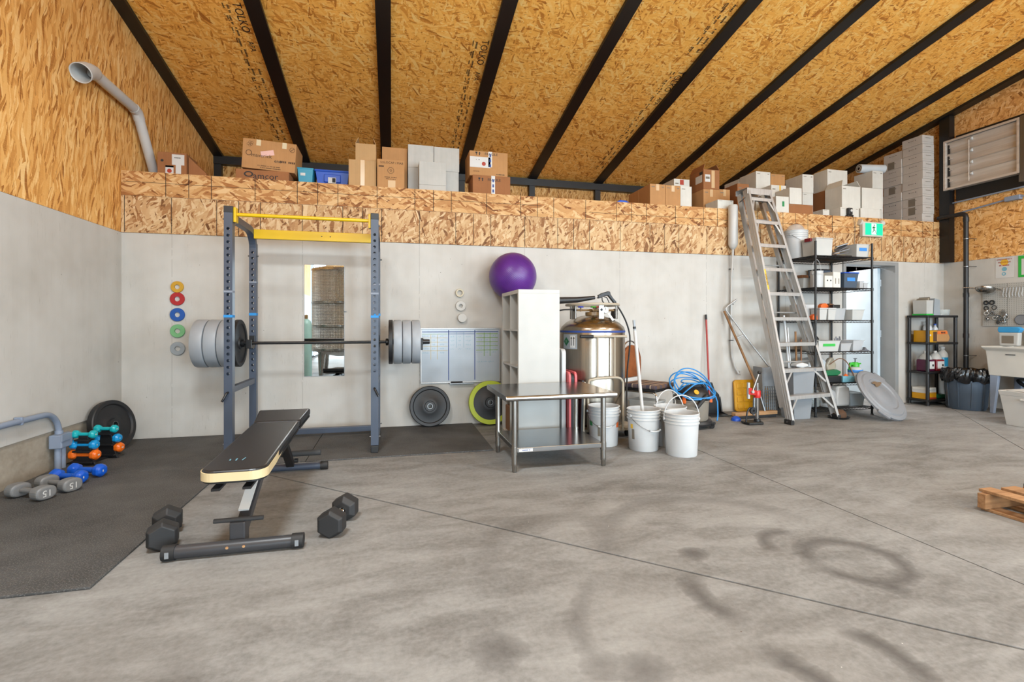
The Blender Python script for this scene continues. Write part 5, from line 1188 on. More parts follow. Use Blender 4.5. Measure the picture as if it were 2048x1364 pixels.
def bottle(name, label, cat, c, r_, h_, m_, cap='label_white', neck=0.3, grp=None, lab=None):
    t_ = thing(name, label, cat, c, 0, grp)
    MB().lathe([(0.0, 0.0), (r_*0.93, 0.0), (r_, h_*0.03), (r_, h_*0.66), (r_*0.85, h_*0.76), (r_*neck, h_*0.86), (r_*neck, h_*0.92), (0.0, h_*0.92)], 24).build('body', m_, t_)
    MB().lathe([(0.0, h_*0.922), (r_*neck*1.2, h_*0.922), (r_*neck*1.2, h_), (0.0, h_)], 16).build('cap', cap, t_)
    if lab: MB().lathe([(r_+0.0006, h_*0.18), (r_+0.0010, h_*0.2), (r_+0.0010, h_*0.55), (r_+0.0006, h_*0.56)], 24).build('label', lab, t_)
    return t_
z = 1.991
t_, b_ = pail('white pail with blue tape on the top wire shelf', (7.735, -0.185, z), math.radians(28), math.radians(127), grp=None); wrapz(b_, math.radians(-78), 0.215, 0.10, 0.035, 'label_blue', 'tape'); wrapz(b_, math.radians(-72), 0.255, 0.05, 0.030, 'orange_label'); wrapz(b_, math.radians(-72), 0.165, 0.05, 0.022, 'orange_label')
n_ = 8
tag(MB().lathe([(0.10, 0.0), (0.115, 0.05), (0.085, 0.10), (0.05, 0.125), (0.0, 0.13)], 12).build('plastic_bag', 'clear_plastic', None, loc=(7.735, -0.185, z+0.335)), 'clear plastic bag puffed out of the top shelf pail', 'bag')
tub('lidded_tub', 'grey clear tub with maroon latches on the top wire shelf', 'tub', (7.795, -0.47, z), 0.25, 0.22, 0.21, 'frosted_plastic', 0.92, 'frosted_plastic', handles='jug_red')
G = 'flat grey parts heaped on the top wire shelf'
for i, (x, y, zz, rx, ry, rz, w_, d_, m_) in enumerate([(8.10,-0.49,0.009,0,0,0.05,0.29,0.20,'black_plastic'), (8.10,-0.49,0.042,0.0,-0.16,0.15,0.27,0.14,'tool_grey'), (8.115,-0.49,0.080,0.05,-0.28,-0.1,0.26,0.13,'lid_grey'), (8.14,-0.49,0.122,0.06,-0.40,0.2,0.23,0.10,'tool_grey'), (8.16,-0.48,0.160,0.0,-0.30,-0.2,0.18,0.09,'disc_grey')]):
    tag(MB().prism([(-w_/2,-d_/2),(w_/2-0.04,-d_/2),(w_/2,-d_/2+0.04),(w_/2,d_/2),(-w_/2+0.05,d_/2),(-w_/2,d_/2-0.05)], -0.006, 0.006, 'xy').build('grey_part', m_, None, 0.002, loc=(x, y, z+zz), rot=(rx, ry, rz)), ['black flat part lowest in the heap on the top wire shelf', 'dark grey flat part second in the heap on the top wire shelf', 'mid grey flat part in the heap on the top wire shelf', 'dark grey sloping part high in the heap on the top wire shelf', 'pale grey part on top of the heap on the top wire shelf'][i], 'part', G)
tub('open_tub', 'clear tub with blue tape at the right end of the top shelf', 'tub', (8.385, -0.46, z), 0.21, 0.26, 0.165, 'frosted_plastic', 0.88, tape='label_blue')
tag(MB().box(-0.06, 0.06, -0.05, 0.05, 0, 0.05).build('cream_block', 'bench_cream', None, 0.004, loc=(8.24, -0.37, z+0.001)), 'cream coloured block at the back of the top wire shelf', 'block')
z = 1.598
tub('open_tub', 'clear tub with brown sponges on the second wire shelf', 'tub', (7.74, -0.28, z), 0.18, 0.26, 0.13, 'frosted_plastic', 0.9)
tag(MB().box(-0.065, 0.065, -0.05, 0.05, 0, 0.045).build('sponge', 'sponge_brown', None, 0.012, loc=(7.74, -0.29, z+0.131), rot=(0, 0, 0.2)), 'brown sponge on a tub on the second wire shelf', 'sponge')
t_, b_ = pail('small white pail with raised handle on the second wire shelf', (7.735, -0.52, z), 0.1, 0.0, 'white_plastic', 0.0045, 2, h=0.24, grp=None); t_.scale = (0.50, 0.50, 0.86)
G = 'small white cartons on the second wire shelf'
for i, (x, y, w_, h_) in enumerate([(7.88,-0.46,0.12,0.15), (7.985,-0.46,0.075,0.20), (8.055,-0.44,0.055,0.20)]):
    t_ = thing('small_carton', ['white carton with two dark dots on the second wire shelf', 'white carton left of the two tall ones on the second wire shelf', 'white carton touching the blue lidded tub on the second wire shelf'][i], 'carton', (x, y, z+0.0005), 0, G); MB().box(-w_/2, w_/2, -0.10, 0.10, 0, h_).build('box', 'white_carton', t_, 0.002)
    if i == 0:
        for dx in (-0.02, 0.03): MB().tube((dx, -0.1008, 0.09), (dx, -0.1002, 0.09), 0.010, n=12).build('dot', 'ink_black', t_)
    else: MB().box(-0.006, 0.006, -0.1008, -0.1002, 0.05, 0.12).build('bar_print', 'print_grey', t_)
t_ = tub('lidded_tub', 'dark tub with a bright blue lid on the second wire shelf', 'tub', (8.222, -0.42, z), 0.22, 0.30, 0.185, 'dark_bin', 0.86, 'blue_tub', handles='blue_tub', tape='label_blue')
tub('lidded_tub', 'small dark tub behind the blue lidded one on the second shelf', 'tub', (8.17, -0.135, z), 0.20, 0.16, 0.26, 'dark_bin', 0.9, 'black_plastic')
G = 'little clear boxes on the second wire shelf'
for i, x in enumerate((8.372, 8.438)): tub('clear_box', ['little clear box beside the blue lidded tub', 'little clear box at the right end of the second shelf'][i], 'box', (x, -0.50, z), 0.060, 0.16, 0.09-0.02*i, 'clear_plastic', 0.92, grp=G)
z = 1.194
tag(MB().box(-0.09, 0.09, -0.12, 0.12, 0, 0.20).build('white_box', 'white_plastic', None, 0.012, loc=(7.735, -0.30, z)), 'white rounded box at the left of the third wire shelf', 'box')
tub('deli_tub', 'round lidded pair of pale tubs on the third wire shelf, left one', 'tub', (7.78, -0.51, z), 0.115, 0.14, 0.135, 'frosted_plastic', 0.86, 'white_plastic'); tub('deli_tub', 'pale lidded tub on the third wire shelf, right one of the pair', 'tub', (7.91, -0.51, z), 0.115, 0.14, 0.135, 'frosted_plastic', 0.86, 'white_plastic')
tub('clear_bin', 'large clear bin in the middle of the third wire shelf', 'bin', (8.10, -0.34, z), 0.24, 0.30, 0.15, 'clear_plastic', 0.9)
tag(MB().prism([(-0.06,0.0),(0.05,0.0),(0.06,0.03),(0.02,0.065),(-0.04,0.06),(-0.07,0.03)], -0.03, 0.03).build('orange_tool', 'orange_label', None, 0.012, loc=(7.985, -0.38, z+0.152)), 'orange plastic tool on the clear bin of the third shelf', 'tool')
tag(MB().prism([(-0.03,0.0),(0.04,0.0),(0.05,0.05),(-0.01,0.065),(-0.04,0.03)], -0.025, 0.025).build('brown_wedge', 'sponge_brown', None, 0.004, loc=(8.10, -0.36, z+0.152)), 'brown wedge next to the orange tool on the third shelf', 'wedge')
tag(MB().box(-0.055, 0.055, -0.03, 0.03, 0, 0.042).build('black_case', 'black_plastic', None, 0.006, loc=(8.07, -0.468, z+0.152)), 'small black case on the clear bin of the third shelf', 'case')
tub('open_tub', 'pale empty tub at the right of the third wire shelf', 'tub', (8.33, -0.47, z), 0.19, 0.20, 0.135, 'frosted_plastic', 0.80)
tag(MB().prism([(-0.04,0.0),(0.04,0.0),(0.035,0.055),(0.0,0.075),(-0.035,0.05)], -0.03, 0.03).build('orange_cup', 'orange_label', None, 0.01, loc=(7.665, -0.54, z)), 'orange plastic piece at the left end of the third shelf', 'tool')
z = 0.801
tub('lidded_tub', 'clear tub with a lime label on the fourth wire shelf', 'tub', (7.86, -0.44, z), 0.33, 0.30, 0.135, 'frosted_plastic', 0.88, tape='green_sign')
tub('open_tub', 'clear tub of grey utensils on the fourth wire shelf', 'tub', (8.14, -0.46, z), 0.16, 0.22, 0.10, 'clear_plastic', 0.86); tub('open_tub', 'clear tub at the right of the fourth wire shelf', 'tub', (8.335, -0.46, z), 0.17, 0.22, 0.135, 'clear_plastic', 0.78)
G = 'grey utensils in the tub on the fourth shelf'
for i in range(4): tag(MB().bar((8.10+0.025*i, -0.46, z+0.012), (8.09+0.05*i, -0.44+0.02*i, z+0.16+0.02*(i % 2)), 0.018, 0.006).build('utensil', 'tool_grey', None, 0.002), 'grey utensil %s in the tub on the fourth wire shelf' % ['farthest left', 'second from the left', 'second from the right', 'farthest right'][i], 'utensil', G)
pn = thing('black_fan', 'black round handled pan behind the lime labelled tub', 'pan', (8.0, -0.20, z+0.002)); MB().lathe([(0.0, -0.02), (0.09, -0.02), (0.10, 0.0), (0.10, 0.02), (0.0, 0.02)], 24, Matrix.Translation((0, 0, 0.102)), 'y').build('disc', 'black_plastic', pn); MB().box(-0.012, 0.012, -0.012, 0.012, 0.20, 0.36).build('handle', 'black_plastic', pn, 0.004)
tag(MB().prism([(-0.08,0),(0.08,0),(0.03,0.02),(0.0,0.05),(-0.01,0.015)], -0.02, 0.02).build('clamp', 'tool_grey', None, 0.003, loc=(8.40, -0.585, z+0.001)), 'small grey clamp at the front of the fourth wire shelf', 'clamp')
z = 0.411
sp = thing('pump_sprayer', 'white pump sprayer with a green head on the fifth wire shelf', 'sprayer', (8.335, -0.52, z))
MB().lathe([(0.0, 0.0), (0.075, 0.0), (0.082, 0.012), (0.082, 0.13), (0.070, 0.165), (0.042, 0.185), (0.0, 0.186)], 28).build('tank', 'frosted_plastic', sp); MB().lathe([(0.0, 0.187), (0.044, 0.187), (0.046, 0.215), (0.030, 0.245), (0.0, 0.247)], 24).build('collar', 'green_plastic', sp)
MB().tube((0, 0, 0.246), (0, 0, 0.285), 0.007, n=10).build('plunger', 'tool_grey', sp); MB().box(-0.022, 0.022, -0.008, 0.008, 0.285, 0.296).build('plunger_grip', 'tool_grey', sp, 0.003); MB().tube((0.02, 0, 0.225), (0.085, 0, 0.225), 0.009, n=10).build('nozzle', 'green_plastic', sp)
MB().prism([(-0.02,0.205),(-0.02,0.245),(-0.085,0.242),(-0.105,0.15),(-0.088,0.145),(-0.072,0.212)], -0.012, 0.012).build('handle', 'green_plastic', sp, 0.005); MB().lathe([(0.0826, 0.115), (0.0830, 0.118), (0.0830, 0.15), (0.0826, 0.152)], 24).build('band', 'label_blue', sp)
tag(MB().prism([(-0.15,0.0),(0.10,0.0),(0.14,0.02),(0.15,0.05),(0.09,0.075),(-0.15,0.06)], -0.035, 0.035).build('green_tool', 'dark_green', None, 0.01, loc=(7.93, -0.52, z+0.085)), 'dark green power tool on a black case on the fifth wire shelf', 'tool')
tag(MB().box(-0.15, 0.15, -0.07, 0.07, 0, 0.083).build('black_case', 'black_plastic', None, 0.008, loc=(7.91, -0.51, z+0.001)), 'black case under the green tool on the fifth wire shelf', 'case')
bx_ = thing('tissue_box', 'pale blue tissue box on the fifth wire shelf', 'box', (8.158, -0.545, z+0.001)); MB().box(-0.09, 0.09, -0.045, 0.045, 0, 0.075).build('box', 'sign_cyan', bx_, 0.003); MB().lathe([(0.03, 0.0755), (0.02, 0.09), (0.0, 0.105)], 10).build('tissue', 'orange_label', bx_)
sk = thing('sack', 'white plastic sack on the fifth wire shelf behind the green tool', 'sack', (7.93, -0.26, z+0.001)); MB().prism([(-0.15,0.0),(0.15,0.0),(0.17,0.12),(0.14,0.26),(0.05,0.30),(-0.10,0.28),(-0.16,0.14)], -0.09, 0.09).build('bag', 'foil_wrap', sk, 0.03, seg=3); MB().box(-0.05, 0.04, -0.0915, -0.0905, 0.13, 0.145).build('print', 'ink_black', sk)
tag(MB().pipe(spline([(8.06, -0.40, 0.62), (8.16, -0.45, 0.70), (8.22, -0.50, 0.66), (8.24, -0.55, 0.56), (8.25, -0.57, 0.49), (8.23, -0.57, 0.419)], 6), 0.006, 8).build('brown_cord', 'rope_brown'), 'brown cord hanging over the fifth wire shelf', 'cord')  # a loose cord, not a rope
tag(MB().prism([(-0.03,0.0),(0.08,0.0),(0.11,0.10),(0.06,0.20),(0.0,0.19),(-0.05,0.10)], -0.03, 0.03).build('grey_pouch', 'cart_beige', None, 0.02, loc=(8.09, -0.35, z+0.10)), 'beige pouch hanging at the back of the fifth wire shelf', 'pouch')
z = 0.101
bottle('carboy', 'clear carboy with dark wine on the bottom wire shelf', 'bottle', (7.93, -0.50, z), 0.085, 0.265, 'clear_plastic', 'jug_red', 0.35); bottle('jug', 'large clear jug behind the carboy on the bottom wire shelf', 'jug', (7.75, -0.40, z), 0.11, 0.265, 'glass_clear', 'green_plastic', 0.3)
tag(MB().prism([(-0.10,0.0),(0.10,0.0),(0.115,0.10),(0.10,0.24),(0.02,0.27),(-0.09,0.25),(-0.11,0.1)], -0.06, 0.06).build('paper_sack', 'label_white', None, 0.025, loc=(8.13, -0.48, z+0.001)), 'crumpled white paper sack on the bottom wire shelf', 'sack')
tag(MB().lathe([(0.0,0.0),(0.07,0.0),(0.085,0.02),(0.085,0.10),(0.0,0.105)], 24).build('green_pot', 'green_plastic', None, loc=(7.72, -0.18, z+0.001)), 'bright green pot at the back of the bottom wire shelf', 'pot')
tub('open_tub', 'pale blue tub at the right of the bottom wire shelf', 'tub', (8.35, -0.40, z), 0.22, 0.30, 0.16, 'door_blue_white', 0.88)
# black fan heater on the floor in front of the ladder foot
hb = thing('floor_basin', 'clear glass carboy lying in a dark dish behind the ladder foot', 'basin', (7.84, -0.90+0.16, 0)); MB().lathe([(0.0, 0.004), (0.09, 0.004), (0.115, 0.02), (0.118, 0.024), (0.11, 0.024), (0.088, 0.010), (0.0, 0.010)], 28).build('dish', 'black_plastic', hb)
MB().lathe([(0.0, 0.012), (0.07, 0.012), (0.08, 0.03), (0.075, 0.075), (0.045, 0.105), (0.02, 0.11), (0.0, 0.11)], 24).build('globe', 'print_brown', hb)

# big grey bin lid leaning on the shelving
bl = thing('bin_lid', 'large round grey bin lid with a muddy smear leaning on the wire shelving', 'lid', (8.42, -1.05, 0.012), rot=(math.radians(-38), 0, math.radians(14)))
R = 0.345
lidp = [(0.0, -0.022), (0.115, -0.022), (0.125, -0.016), (0.20, -0.014), (0.212, -0.026), (0.285, -0.026), (0.30, -0.012), (0.322, -0.014), (0.335, -0.006), (0.345, 0.0), (0.345, 0.022), (0.335, 0.022), (0.33, 0.004), (0.0, 0.0)]
MB().lathe(lidp, 64, Matrix.Translation((0, 0, R)), 'y').build('disc', 'lid_grey', bl)
for a in (0.75, 0.75+PI): MB().cbox((0.345*math.cos(a), 0.008, R+0.345*math.sin(a)), (0.05, 0.030, 0.16), (0, -a, 0)).build('grip_lug', 'lid_grey', bl, 0.008)
def smear(u, v): 
    t = 2*PI*u; rr = v*(1+0.25*math.sin(3*t+1)+0.18*math.sin(5*t)); return (0.02+0.085*rr*math.cos(t), -0.0225-0.006, R+0.135+0.034*rr*math.sin(t))
MB().sheet(smear, 28, 2, False).build('mud', 'lid_mud', bl)

# ================================================================ RIGHT CORNER
# black plastic shelf unit
psu = thing('plastic_shelf', 'four tier black plastic shelf unit in the right corner', 'shelf', (9.82, -0.315, 0))
for z in (0.085, 0.475, 0.885, 1.265):
    tr = MB().box(-0.01, 0.55, -0.01, 0.285, z-0.030, z).build('tier', 'black_plastic', psu, 0.006)
for x in (0.015, 0.525):
    for y in (0.012, 0.262):
        for z0, z1 in ((0.0, 0.0545), (0.0855, 0.4445), (0.4755, 0.8545), (0.8855, 1.2345)): MB().tube((x, y, z0), (x, y, z1), 0.022, n=16).build('post', 'black_plastic', psu)
z = 1.266
bi = thing('clear_bin', 'clear bin of papers with a lime base on the black shelf', 'bin', (9.93, -0.17, z)); MB().box(-0.07, 0.06, -0.10, 0.10, 0, 0.02).build('lime_base', 'green_sign', bi, 0.003); frus(0.115, 0.18, 0.125, 0.19, 0.19, 0.003, 0.021).build('holder', 'frosted_plastic', bi)
for i in range(4): MB().box(-0.045+0.022*i, -0.030+0.022*i, -0.07, 0.07, 0.026, 0.22+0.012*i).build('file', 'print_grey' if i % 2 else 'cart_beige', bi)
tag(MB().prism([(-0.06,0),(0.06,0),(0.055,0.22),(-0.04,0.24)], -0.09, 0.09).build('paper_file', 'disc_grey', None, 0.003, loc=(10.065, -0.17, z+0.001)), 'grey magazine file on top of the black shelf', 'file')
gj = thing('glass_jar', 'clear glass bowl on top of the black shelf', 'jar', (10.292, -0.18, z)); MB().lathe([(0.0, 0.004), (0.055, 0.004), (0.065, 0.0), (0.072, 0.02), (0.078, 0.085), (0.074, 0.085), (0.066, 0.02), (0.0, 0.010)], 28).build('bowl', 'glass_clear', gj)
cp_ = thing('tool_cup', 'pale cup of brushes on top of the black shelf', 'cup', (10.175, -0.16, z)); MB().lathe([(0.0, 0.004), (0.03, 0.0), (0.036, 0.075), (0.033, 0.075), (0.026, 0.008), (0.0, 0.008)], 20).build('cup', 'frosted_plastic', cp_)
for i, (dx, dy) in enumerate(((-0.05, 0.0), (0.03, 0.02), (0.055, -0.01))): MB().tube((dx*0.2, dy*0.2, 0.012), (dx, dy, 0.13+0.02*i), 0.005, n=8).build('brush', ['black_plastic', 'rope_brown', 'sponge_brown'][i], cp_)
z = 0.886
yb_ = thing('yellow_carton', 'yellow carton with dark print on the second black shelf', 'carton', (9.935, -0.18, z)); MB().box(-0.06, 0.10, -0.10, 0.10, 0, 0.165).build('box', 'yellow_plastic', yb_, 0.003); MB().box(0.03, 0.098, -0.1012, -0.1002, 0.01, 0.15).build('print', 'print_brown', yb_); MB().tube((-0.02, -0.1014, 0.10), (-0.02, -0.1002, 0.10), 0.014, n=12).build('spot', 'label_white', yb_)
zb = thing('snack_bag', 'orange and kraft bag of pet food on the second black shelf', 'bag', (10.145, -0.21, z)); MB().prism([(-0.10,0.0),(0.13,0.0),(0.16,0.06),(0.13,0.12),(0.10,0.175),(-0.09,0.165)], -0.06, 0.06).build('bag', 'kraft', zb, 0.02, seg=3); MB().box(-0.085, 0.095, -0.0615, -0.0605, 0.115, 0.155).build('band', 'label_orange', zb); text('bag_text', '~4', 0.05, 'ink_black', zb, (0.02, -0.0622, 0.135))
bottle('spray_bottle', 'white bottle with a blue label behind the kraft bag', 'bottle', (10.265, -0.09, z), 0.036, 0.26, 'jug_white', 'blue_tub', 0.4, lab='label_blue'); bottle('spray_bottle', 'green and white jug behind the kraft bag', 'bottle', (10.13, -0.085, z), 0.055, 0.30, 'jug_white', 'black_plastic', 0.35, lab='dark_green')
z = 0.476
def jug(label, c, m_, grp):
    t_ = thing('jug', label, 'jug', c, 0, grp); h_ = 0.29
    MB().box(-0.075, 0.075, -0.075, 0.075, 0.0, 0.165).build('liquid', m_, t_, 0.015, seg=3); MB().lathe([(0.074, 0.166), (0.072, 0.19), (0.045, 0.235), (0.018, 0.252), (0.018, 0.262), (0.0, 0.262)], 24).build('shoulder', 'frosted_plastic', t_); MB().lathe([(0.0, 0.2625), (0.021, 0.2625), (0.021, 0.285), (0.0, 0.285)], 16).build('cap', 'label_white', t_)
    MB().pipe(spline([(0.05, 0.0, 0.185), (0.062, 0.0, 0.225), (0.04, 0.0, 0.25), (0.018, 0.0, 0.255)], 5), 0.008, 8).build('handle', 'frosted_plastic', t_); MB().box(-0.062, 0.062, -0.0762, -0.0752, 0.035, 0.14).build('label', 'label_white', t_); MB().box(0.02, 0.05, -0.0768, -0.0764, 0.07, 0.10).build('print', 'ink_black', t_)
    return t_
jug('jug of purple liquid with white label on the third black shelf', (9.935, -0.20, z), 'jug_purple', 'coloured jugs on the third black shelf'); jug('jug of red liquid with white label on the third black shelf', (10.115, -0.20, z), 'jug_red', 'coloured jugs on the third black shelf')
bottle('jug_bottle', 'tall clear bottle with a blue lower half on the third black shelf', 'bottle', (10.275, -0.18, z), 0.065, 0.34, 'frosted_plastic', 'label_white', 0.4, lab='jug_blue')
z = 0.086
for i, (zz, m_, m2) in enumerate(((0.0, 'yellow_plastic', 'label_red'), (0.083, 'label_white', 'yellow_plastic'), (0.126, 'white_carton', 'label_white'))):
    t_ = thing('food_box', ['yellow and red carton lowest on the bottom black shelf', 'white carton in the middle of the stack on the bottom black shelf', 'pale carton topmost on the bottom black shelf'][i], 'carton', (9.935, -0.18, z+zz+0.0005), 0.06*i, 'cartons on the bottom black shelf'); h_ = (0.082, 0.042, 0.035)[i]
    MB().box(-0.09, 0.09, -0.10, 0.10, 0, h_).build('box', m_, t_, 0.002); MB().box(-0.09, 0.09, -0.1010, -0.1002, 0.002, h_*0.3).build('stripe', m2, t_)
tag(MB().prism([(-0.11,0.0),(0.12,0.0),(0.14,0.03),(0.08,0.055),(0.0,0.05),(-0.08,0.06)], -0.05, 0.05).build('seed_packets', 'dark_green', None, 0.012, loc=(10.17, -0.20, z+0.001)), 'green and yellow packet heap on the bottom black shelf', 'packet')

# trash can with a black bag folded over its rim
tc = thing('trash_can', 'blue grey trash can lined with a black bag in the right corner', 'trash can', (10.12, -0.590, 0))
prof = [(0.0, 0.006), (0.185, 0.006), (0.195, 0.0), (0.202, 0.02), (0.232, 0.50), (0.222, 0.50), (0.19, 0.02), (0.0, 0.014)]
MB().lathe(prof, 40).build('can', 'dark_bin', tc)
for i in range(10):
    a = 2*PI*i/10+0.2; MB().bar((0.205*math.cos(a), 0.205*math.sin(a), 0.03), (0.226*math.cos(a), 0.226*math.sin(a), 0.37), 0.012, 0.010, (math.cos(a), math.sin(a), 0)).build('rib', 'dark_bin', tc, 0.003)
random.seed(3); ph = [random.uniform(0, 6.28) for _ in range(8)]
def bag(u, v):
    t = 2*PI*u; fold = 0.012*math.sin(9*t+ph[0])*v+0.010*math.sin(17*t+ph[1]+3*v)*v+0.006*math.sin(31*t+ph[2]+6*v)
    if v < 0.25: k_ = v/0.25; rr, z = 0.205+0.03*k_, 0.44+0.10*k_
    else: k_ = (v-0.25)/0.75; rr, z = 0.240+0.018*math.sin(PI*k_)+fold*0.7, 0.545-0.175*k_+0.02*math.sin(7*t+ph[3])*k_
    return ((rr+fold*0.6)*math.cos(t), (rr+fold*0.6)*math.sin(t), z+0.012*math.sin(11*t+ph[4])*(1-abs(2*v-1)))
MB().sheet(bag, 120, 14).build('liner_bag', 'bag_black', tc)

# utility sink
sn = thing('utility_sink', 'white plastic laundry sink on grey legs at the right wall', 'sink', (10.28, -1.17, 0))
def sinkshell():
    def rect(x0, x1, y0, y1, z): return [(x0,y0,z),(x1,y0,z),(x1,y1,z),(x0,y1,z)]
    lev = [rect(-0.225,0.265,-0.30,0.285,0.485), rect(-0.250,0.27,-0.325,0.305,0.80), rect(-0.285,0.275,-0.345,0.335,0.84), rect(-0.285,0.275,-0.345,0.335,0.86), rect(-0.265,0.25,-0.32,0.31,0.86), rect(-0.235,0.24,-0.30,0.285,0.80), rect(-0.205,0.23,-0.28,0.265,0.51)]
    m = MB(); vs_ = [p for l in lev for p in l]; fs = [(3,2,1,0)]
    for b in range(6): fs += [(4*b+i, 4*b+(i+1) % 4, 4*b+4+(i+1) % 4, 4*b+4+i) for i in range(4)]
    fs += [(24,25,26,27)]; m.add(vs_, fs); return m
bs_ = sinkshell().build('basin', 'sink_white', sn, 0.012, seg=3); MB().box(-0.252, -0.2495, -0.01, 0.09, 0.755, 0.768).build('maker_plate', 'galvanised', bs_)
for x, y in ((-0.20,-0.27), (-0.20,0.255), (0.23,-0.27), (0.23,0.255)):
    m = MB(); s = 1 if y > 0 else -1
    m.prism([(y+0.05*s*0.4,0.49),(y-0.075*s,0.49),(y-0.02*s,0.0),(y+0.02*s,0.0)], x-0.022, x+0.022, 'yz'); m.build('leg', 'conduit_blue', sn, 0.006)
MB().pipe(spline([(0.05, 0.0, 0.485), (0.05, 0.0, 0.40), (0.05, 0.06, 0.36), (0.05, 0.12, 0.40), (0.10, 0.16, 0.42), (0.24, 0.18, 0.42)], 5), 0.022, 12).build('drain_trap', 'black_plastic', sn)
MB().tube((0.08, -0.30, 0.012), (0.08, 0.26, 0.012), 0.012, n=8).build('floor_bar', 'black_plastic', sn)
# folded cloth sacks on the sink back edge
pk_ = thing('wipes_pack', 'blue topped clear pack of cloths standing on the sink', 'pack', (10.36, -0.93, 0.862), math.radians(-90)); MB().prism([(-0.10,0.0),(0.10,0.0),(0.11,0.17),(-0.105,0.17)], -0.035, 0.035).build('bag', 'frosted_plastic', pk_, 0.012); MB().prism([(-0.105,0.1705),(0.11,0.1705),(0.135,0.215),(0.10,0.245),(-0.11,0.245),(-0.12,0.20)], -0.034, 0.034).build('header', 'wrap_blue', pk_, 0.01)
MB().box(-0.07, 0.06, -0.0365, -0.0355, 0.03, 0.13).build('print', 'print_grey', pk_)
tag(MB().box(-0.01, 0.01, -0.08, 0.08, 0, 0.19).build('grey_board', 'cart_beige', None, 0.002, loc=(10.535, -1.06, 0.865)), 'grey beige board standing at the wall behind the sink', 'board')
# white tote in front of the sink
tt = thing('storage_tote', 'white storage tote cut off by the right edge of the photo', 'tote', (9.56, -1.74, 0)); frus(0.38, 0.50, 0.46, 0.58, 0.34, 0.005).build('body', 'tote_white', tt, 0.008); frus(0.465, 0.585, 0.485, 0.605, 0.055, 0.014, 0.335).build('rim', 'tote_white', tt, 0.006)
MB().box(-0.262, -0.236, -0.09, 0.09, 0.295, 0.315).build('handle', 'tote_white', tt, 0.006); MB().box(-0.20, 0.20, -0.25, 0.25, 0.39, 0.398).build('lid', 'tote_white', tt, 0.004)

# pegboard and what hangs on it
pb = thing('pegboard', 'grey perforated pegboard on the right wall above the sink', 'pegboard', (RX-0.016, -0.505, 1.115))
MB().box(0.0, 0.008, -0.92, 0.0, 0.0, 0.575).build('board', 'peg_grey', pb)
hl = MB()
for i in range(35):
    for j in range(22): hl.cbox((-0.0004, -0.02-0.026*i, 0.018+0.026*j), (0.0006, 0.006, 0.006))
hl.build('holes', 'peg_hole', pb)['kind'] = 'stuff'
MB().box(-0.0009, -0.0003, -0.287, -0.285, 0.0, 0.575).build('sheet_joint', 'peg_hole', pb)
G = 'rubber gaskets on the pegboard'
for i, (y, z, R, r) in enumerate(((-0.555,1.435,0.024,0.008), (-0.625,1.437,0.026,0.008), (-0.558,1.362,0.024,0.006), (-0.650,1.368,0.027,0.0045))):
    t_ = thing('gasket', ['black gasket at the top left of the pegboard', 'black doubled gasket right of the top left one on the pegboard', 'black gasket below the top left one on the pegboard', 'thin black ring gasket on the pegboard'][i], 'gasket', (RX-0.028, y, z), 0, G)
    MB().pipe([(0, R*math.cos(2*PI*k/24), R*math.sin(2*PI*k/24)) for k in range(24)], r, 8, closed=True).build('ring', 'black_rubber', t_)
    MB().tube((0.0, 0.0, R), (0.011, 0.0, R+0.002), 0.002, n=6).build('hook', 'galvanised', t_)
G = 'steel pipe clamps on the pegboard'; random.seed(11); k = 0
POS = [(-0.565,1.290),(-0.630,1.285),(-0.755,1.292),(-0.700,1.235),(-0.745,1.215),(-0.660,1.225),(-0.705,1.170),(-0.770,1.172),(-0.575,1.215),(-0.790,1.235)]
CLAMP = ['steel pipe clamp highest at the left of the pegboard cluster', 'steel pipe clamp second in the top row of the pegboard cluster', 'steel pipe clamp highest at the right of the pegboard cluster', 'steel pipe clamp in the middle of the pegboard cluster', 'steel pipe clamp just right of the middle of the pegboard cluster', 'steel pipe clamp just left of the middle of the pegboard cluster', 'steel pipe clamp lowest at the left of the pegboard cluster', 'steel pipe clamp lowest at the right of the pegboard cluster', 'steel pipe clamp hanging alone at the far left below the gaskets', 'steel pipe clamp farthest right in the pegboard cluster']
for ci, (y, z) in enumerate(POS):
    R = random.uniform(0.022, 0.032)
    t_ = thing('pipe_clamp', CLAMP[ci], 'clamp', (RX-0.034, y, z), group=G, rot=(random.uniform(-1, 1), 0, random.uniform(-0.5, 0.5)))
    MB().lathe([(R*0.72, -0.010), (R, -0.010), (R*1.05, 0.0), (R, 0.010), (R*0.72, 0.010), (R*0.72, -0.010)], 24, None, 'x').build('band', 'chrome', t_)
    MB().cbox((0, 0.0, R+0.010), (0.014, 0.016, 0.022)).build('lug', 'chrome', t_, 0.002); MB().tube((0, -0.018, R+0.012), (0, 0.018, R+0.012), 0.0045, n=8).build('screw', 'chrome', t_)
G = 'clear fittings hanging on the upper pegboard'
for i in range(7):
    y = -0.76-0.034*i; t_ = thing('glass_fitting', 'small clear fitting, %s from the left in the row atop the pegboard' % ['first', 'second', 'third', 'fourth', 'fifth', 'sixth', 'seventh'][i], 'fitting', (RX-0.030, y, 1.58), 0, G); MB().pipe(spline([(0, 0, 0.05), (0, 0.004, 0.0), (0, 0.012, -0.04), (0, 0.004, -0.07-0.008*(i % 3))], 4), 0.005, 8).build('stem', 'clear_plastic', t_); MB().tube((0.0, 0, 0.05), (0.0145, 0, 0.055), 0.003, n=6).build('hook', 'chrome', t_)
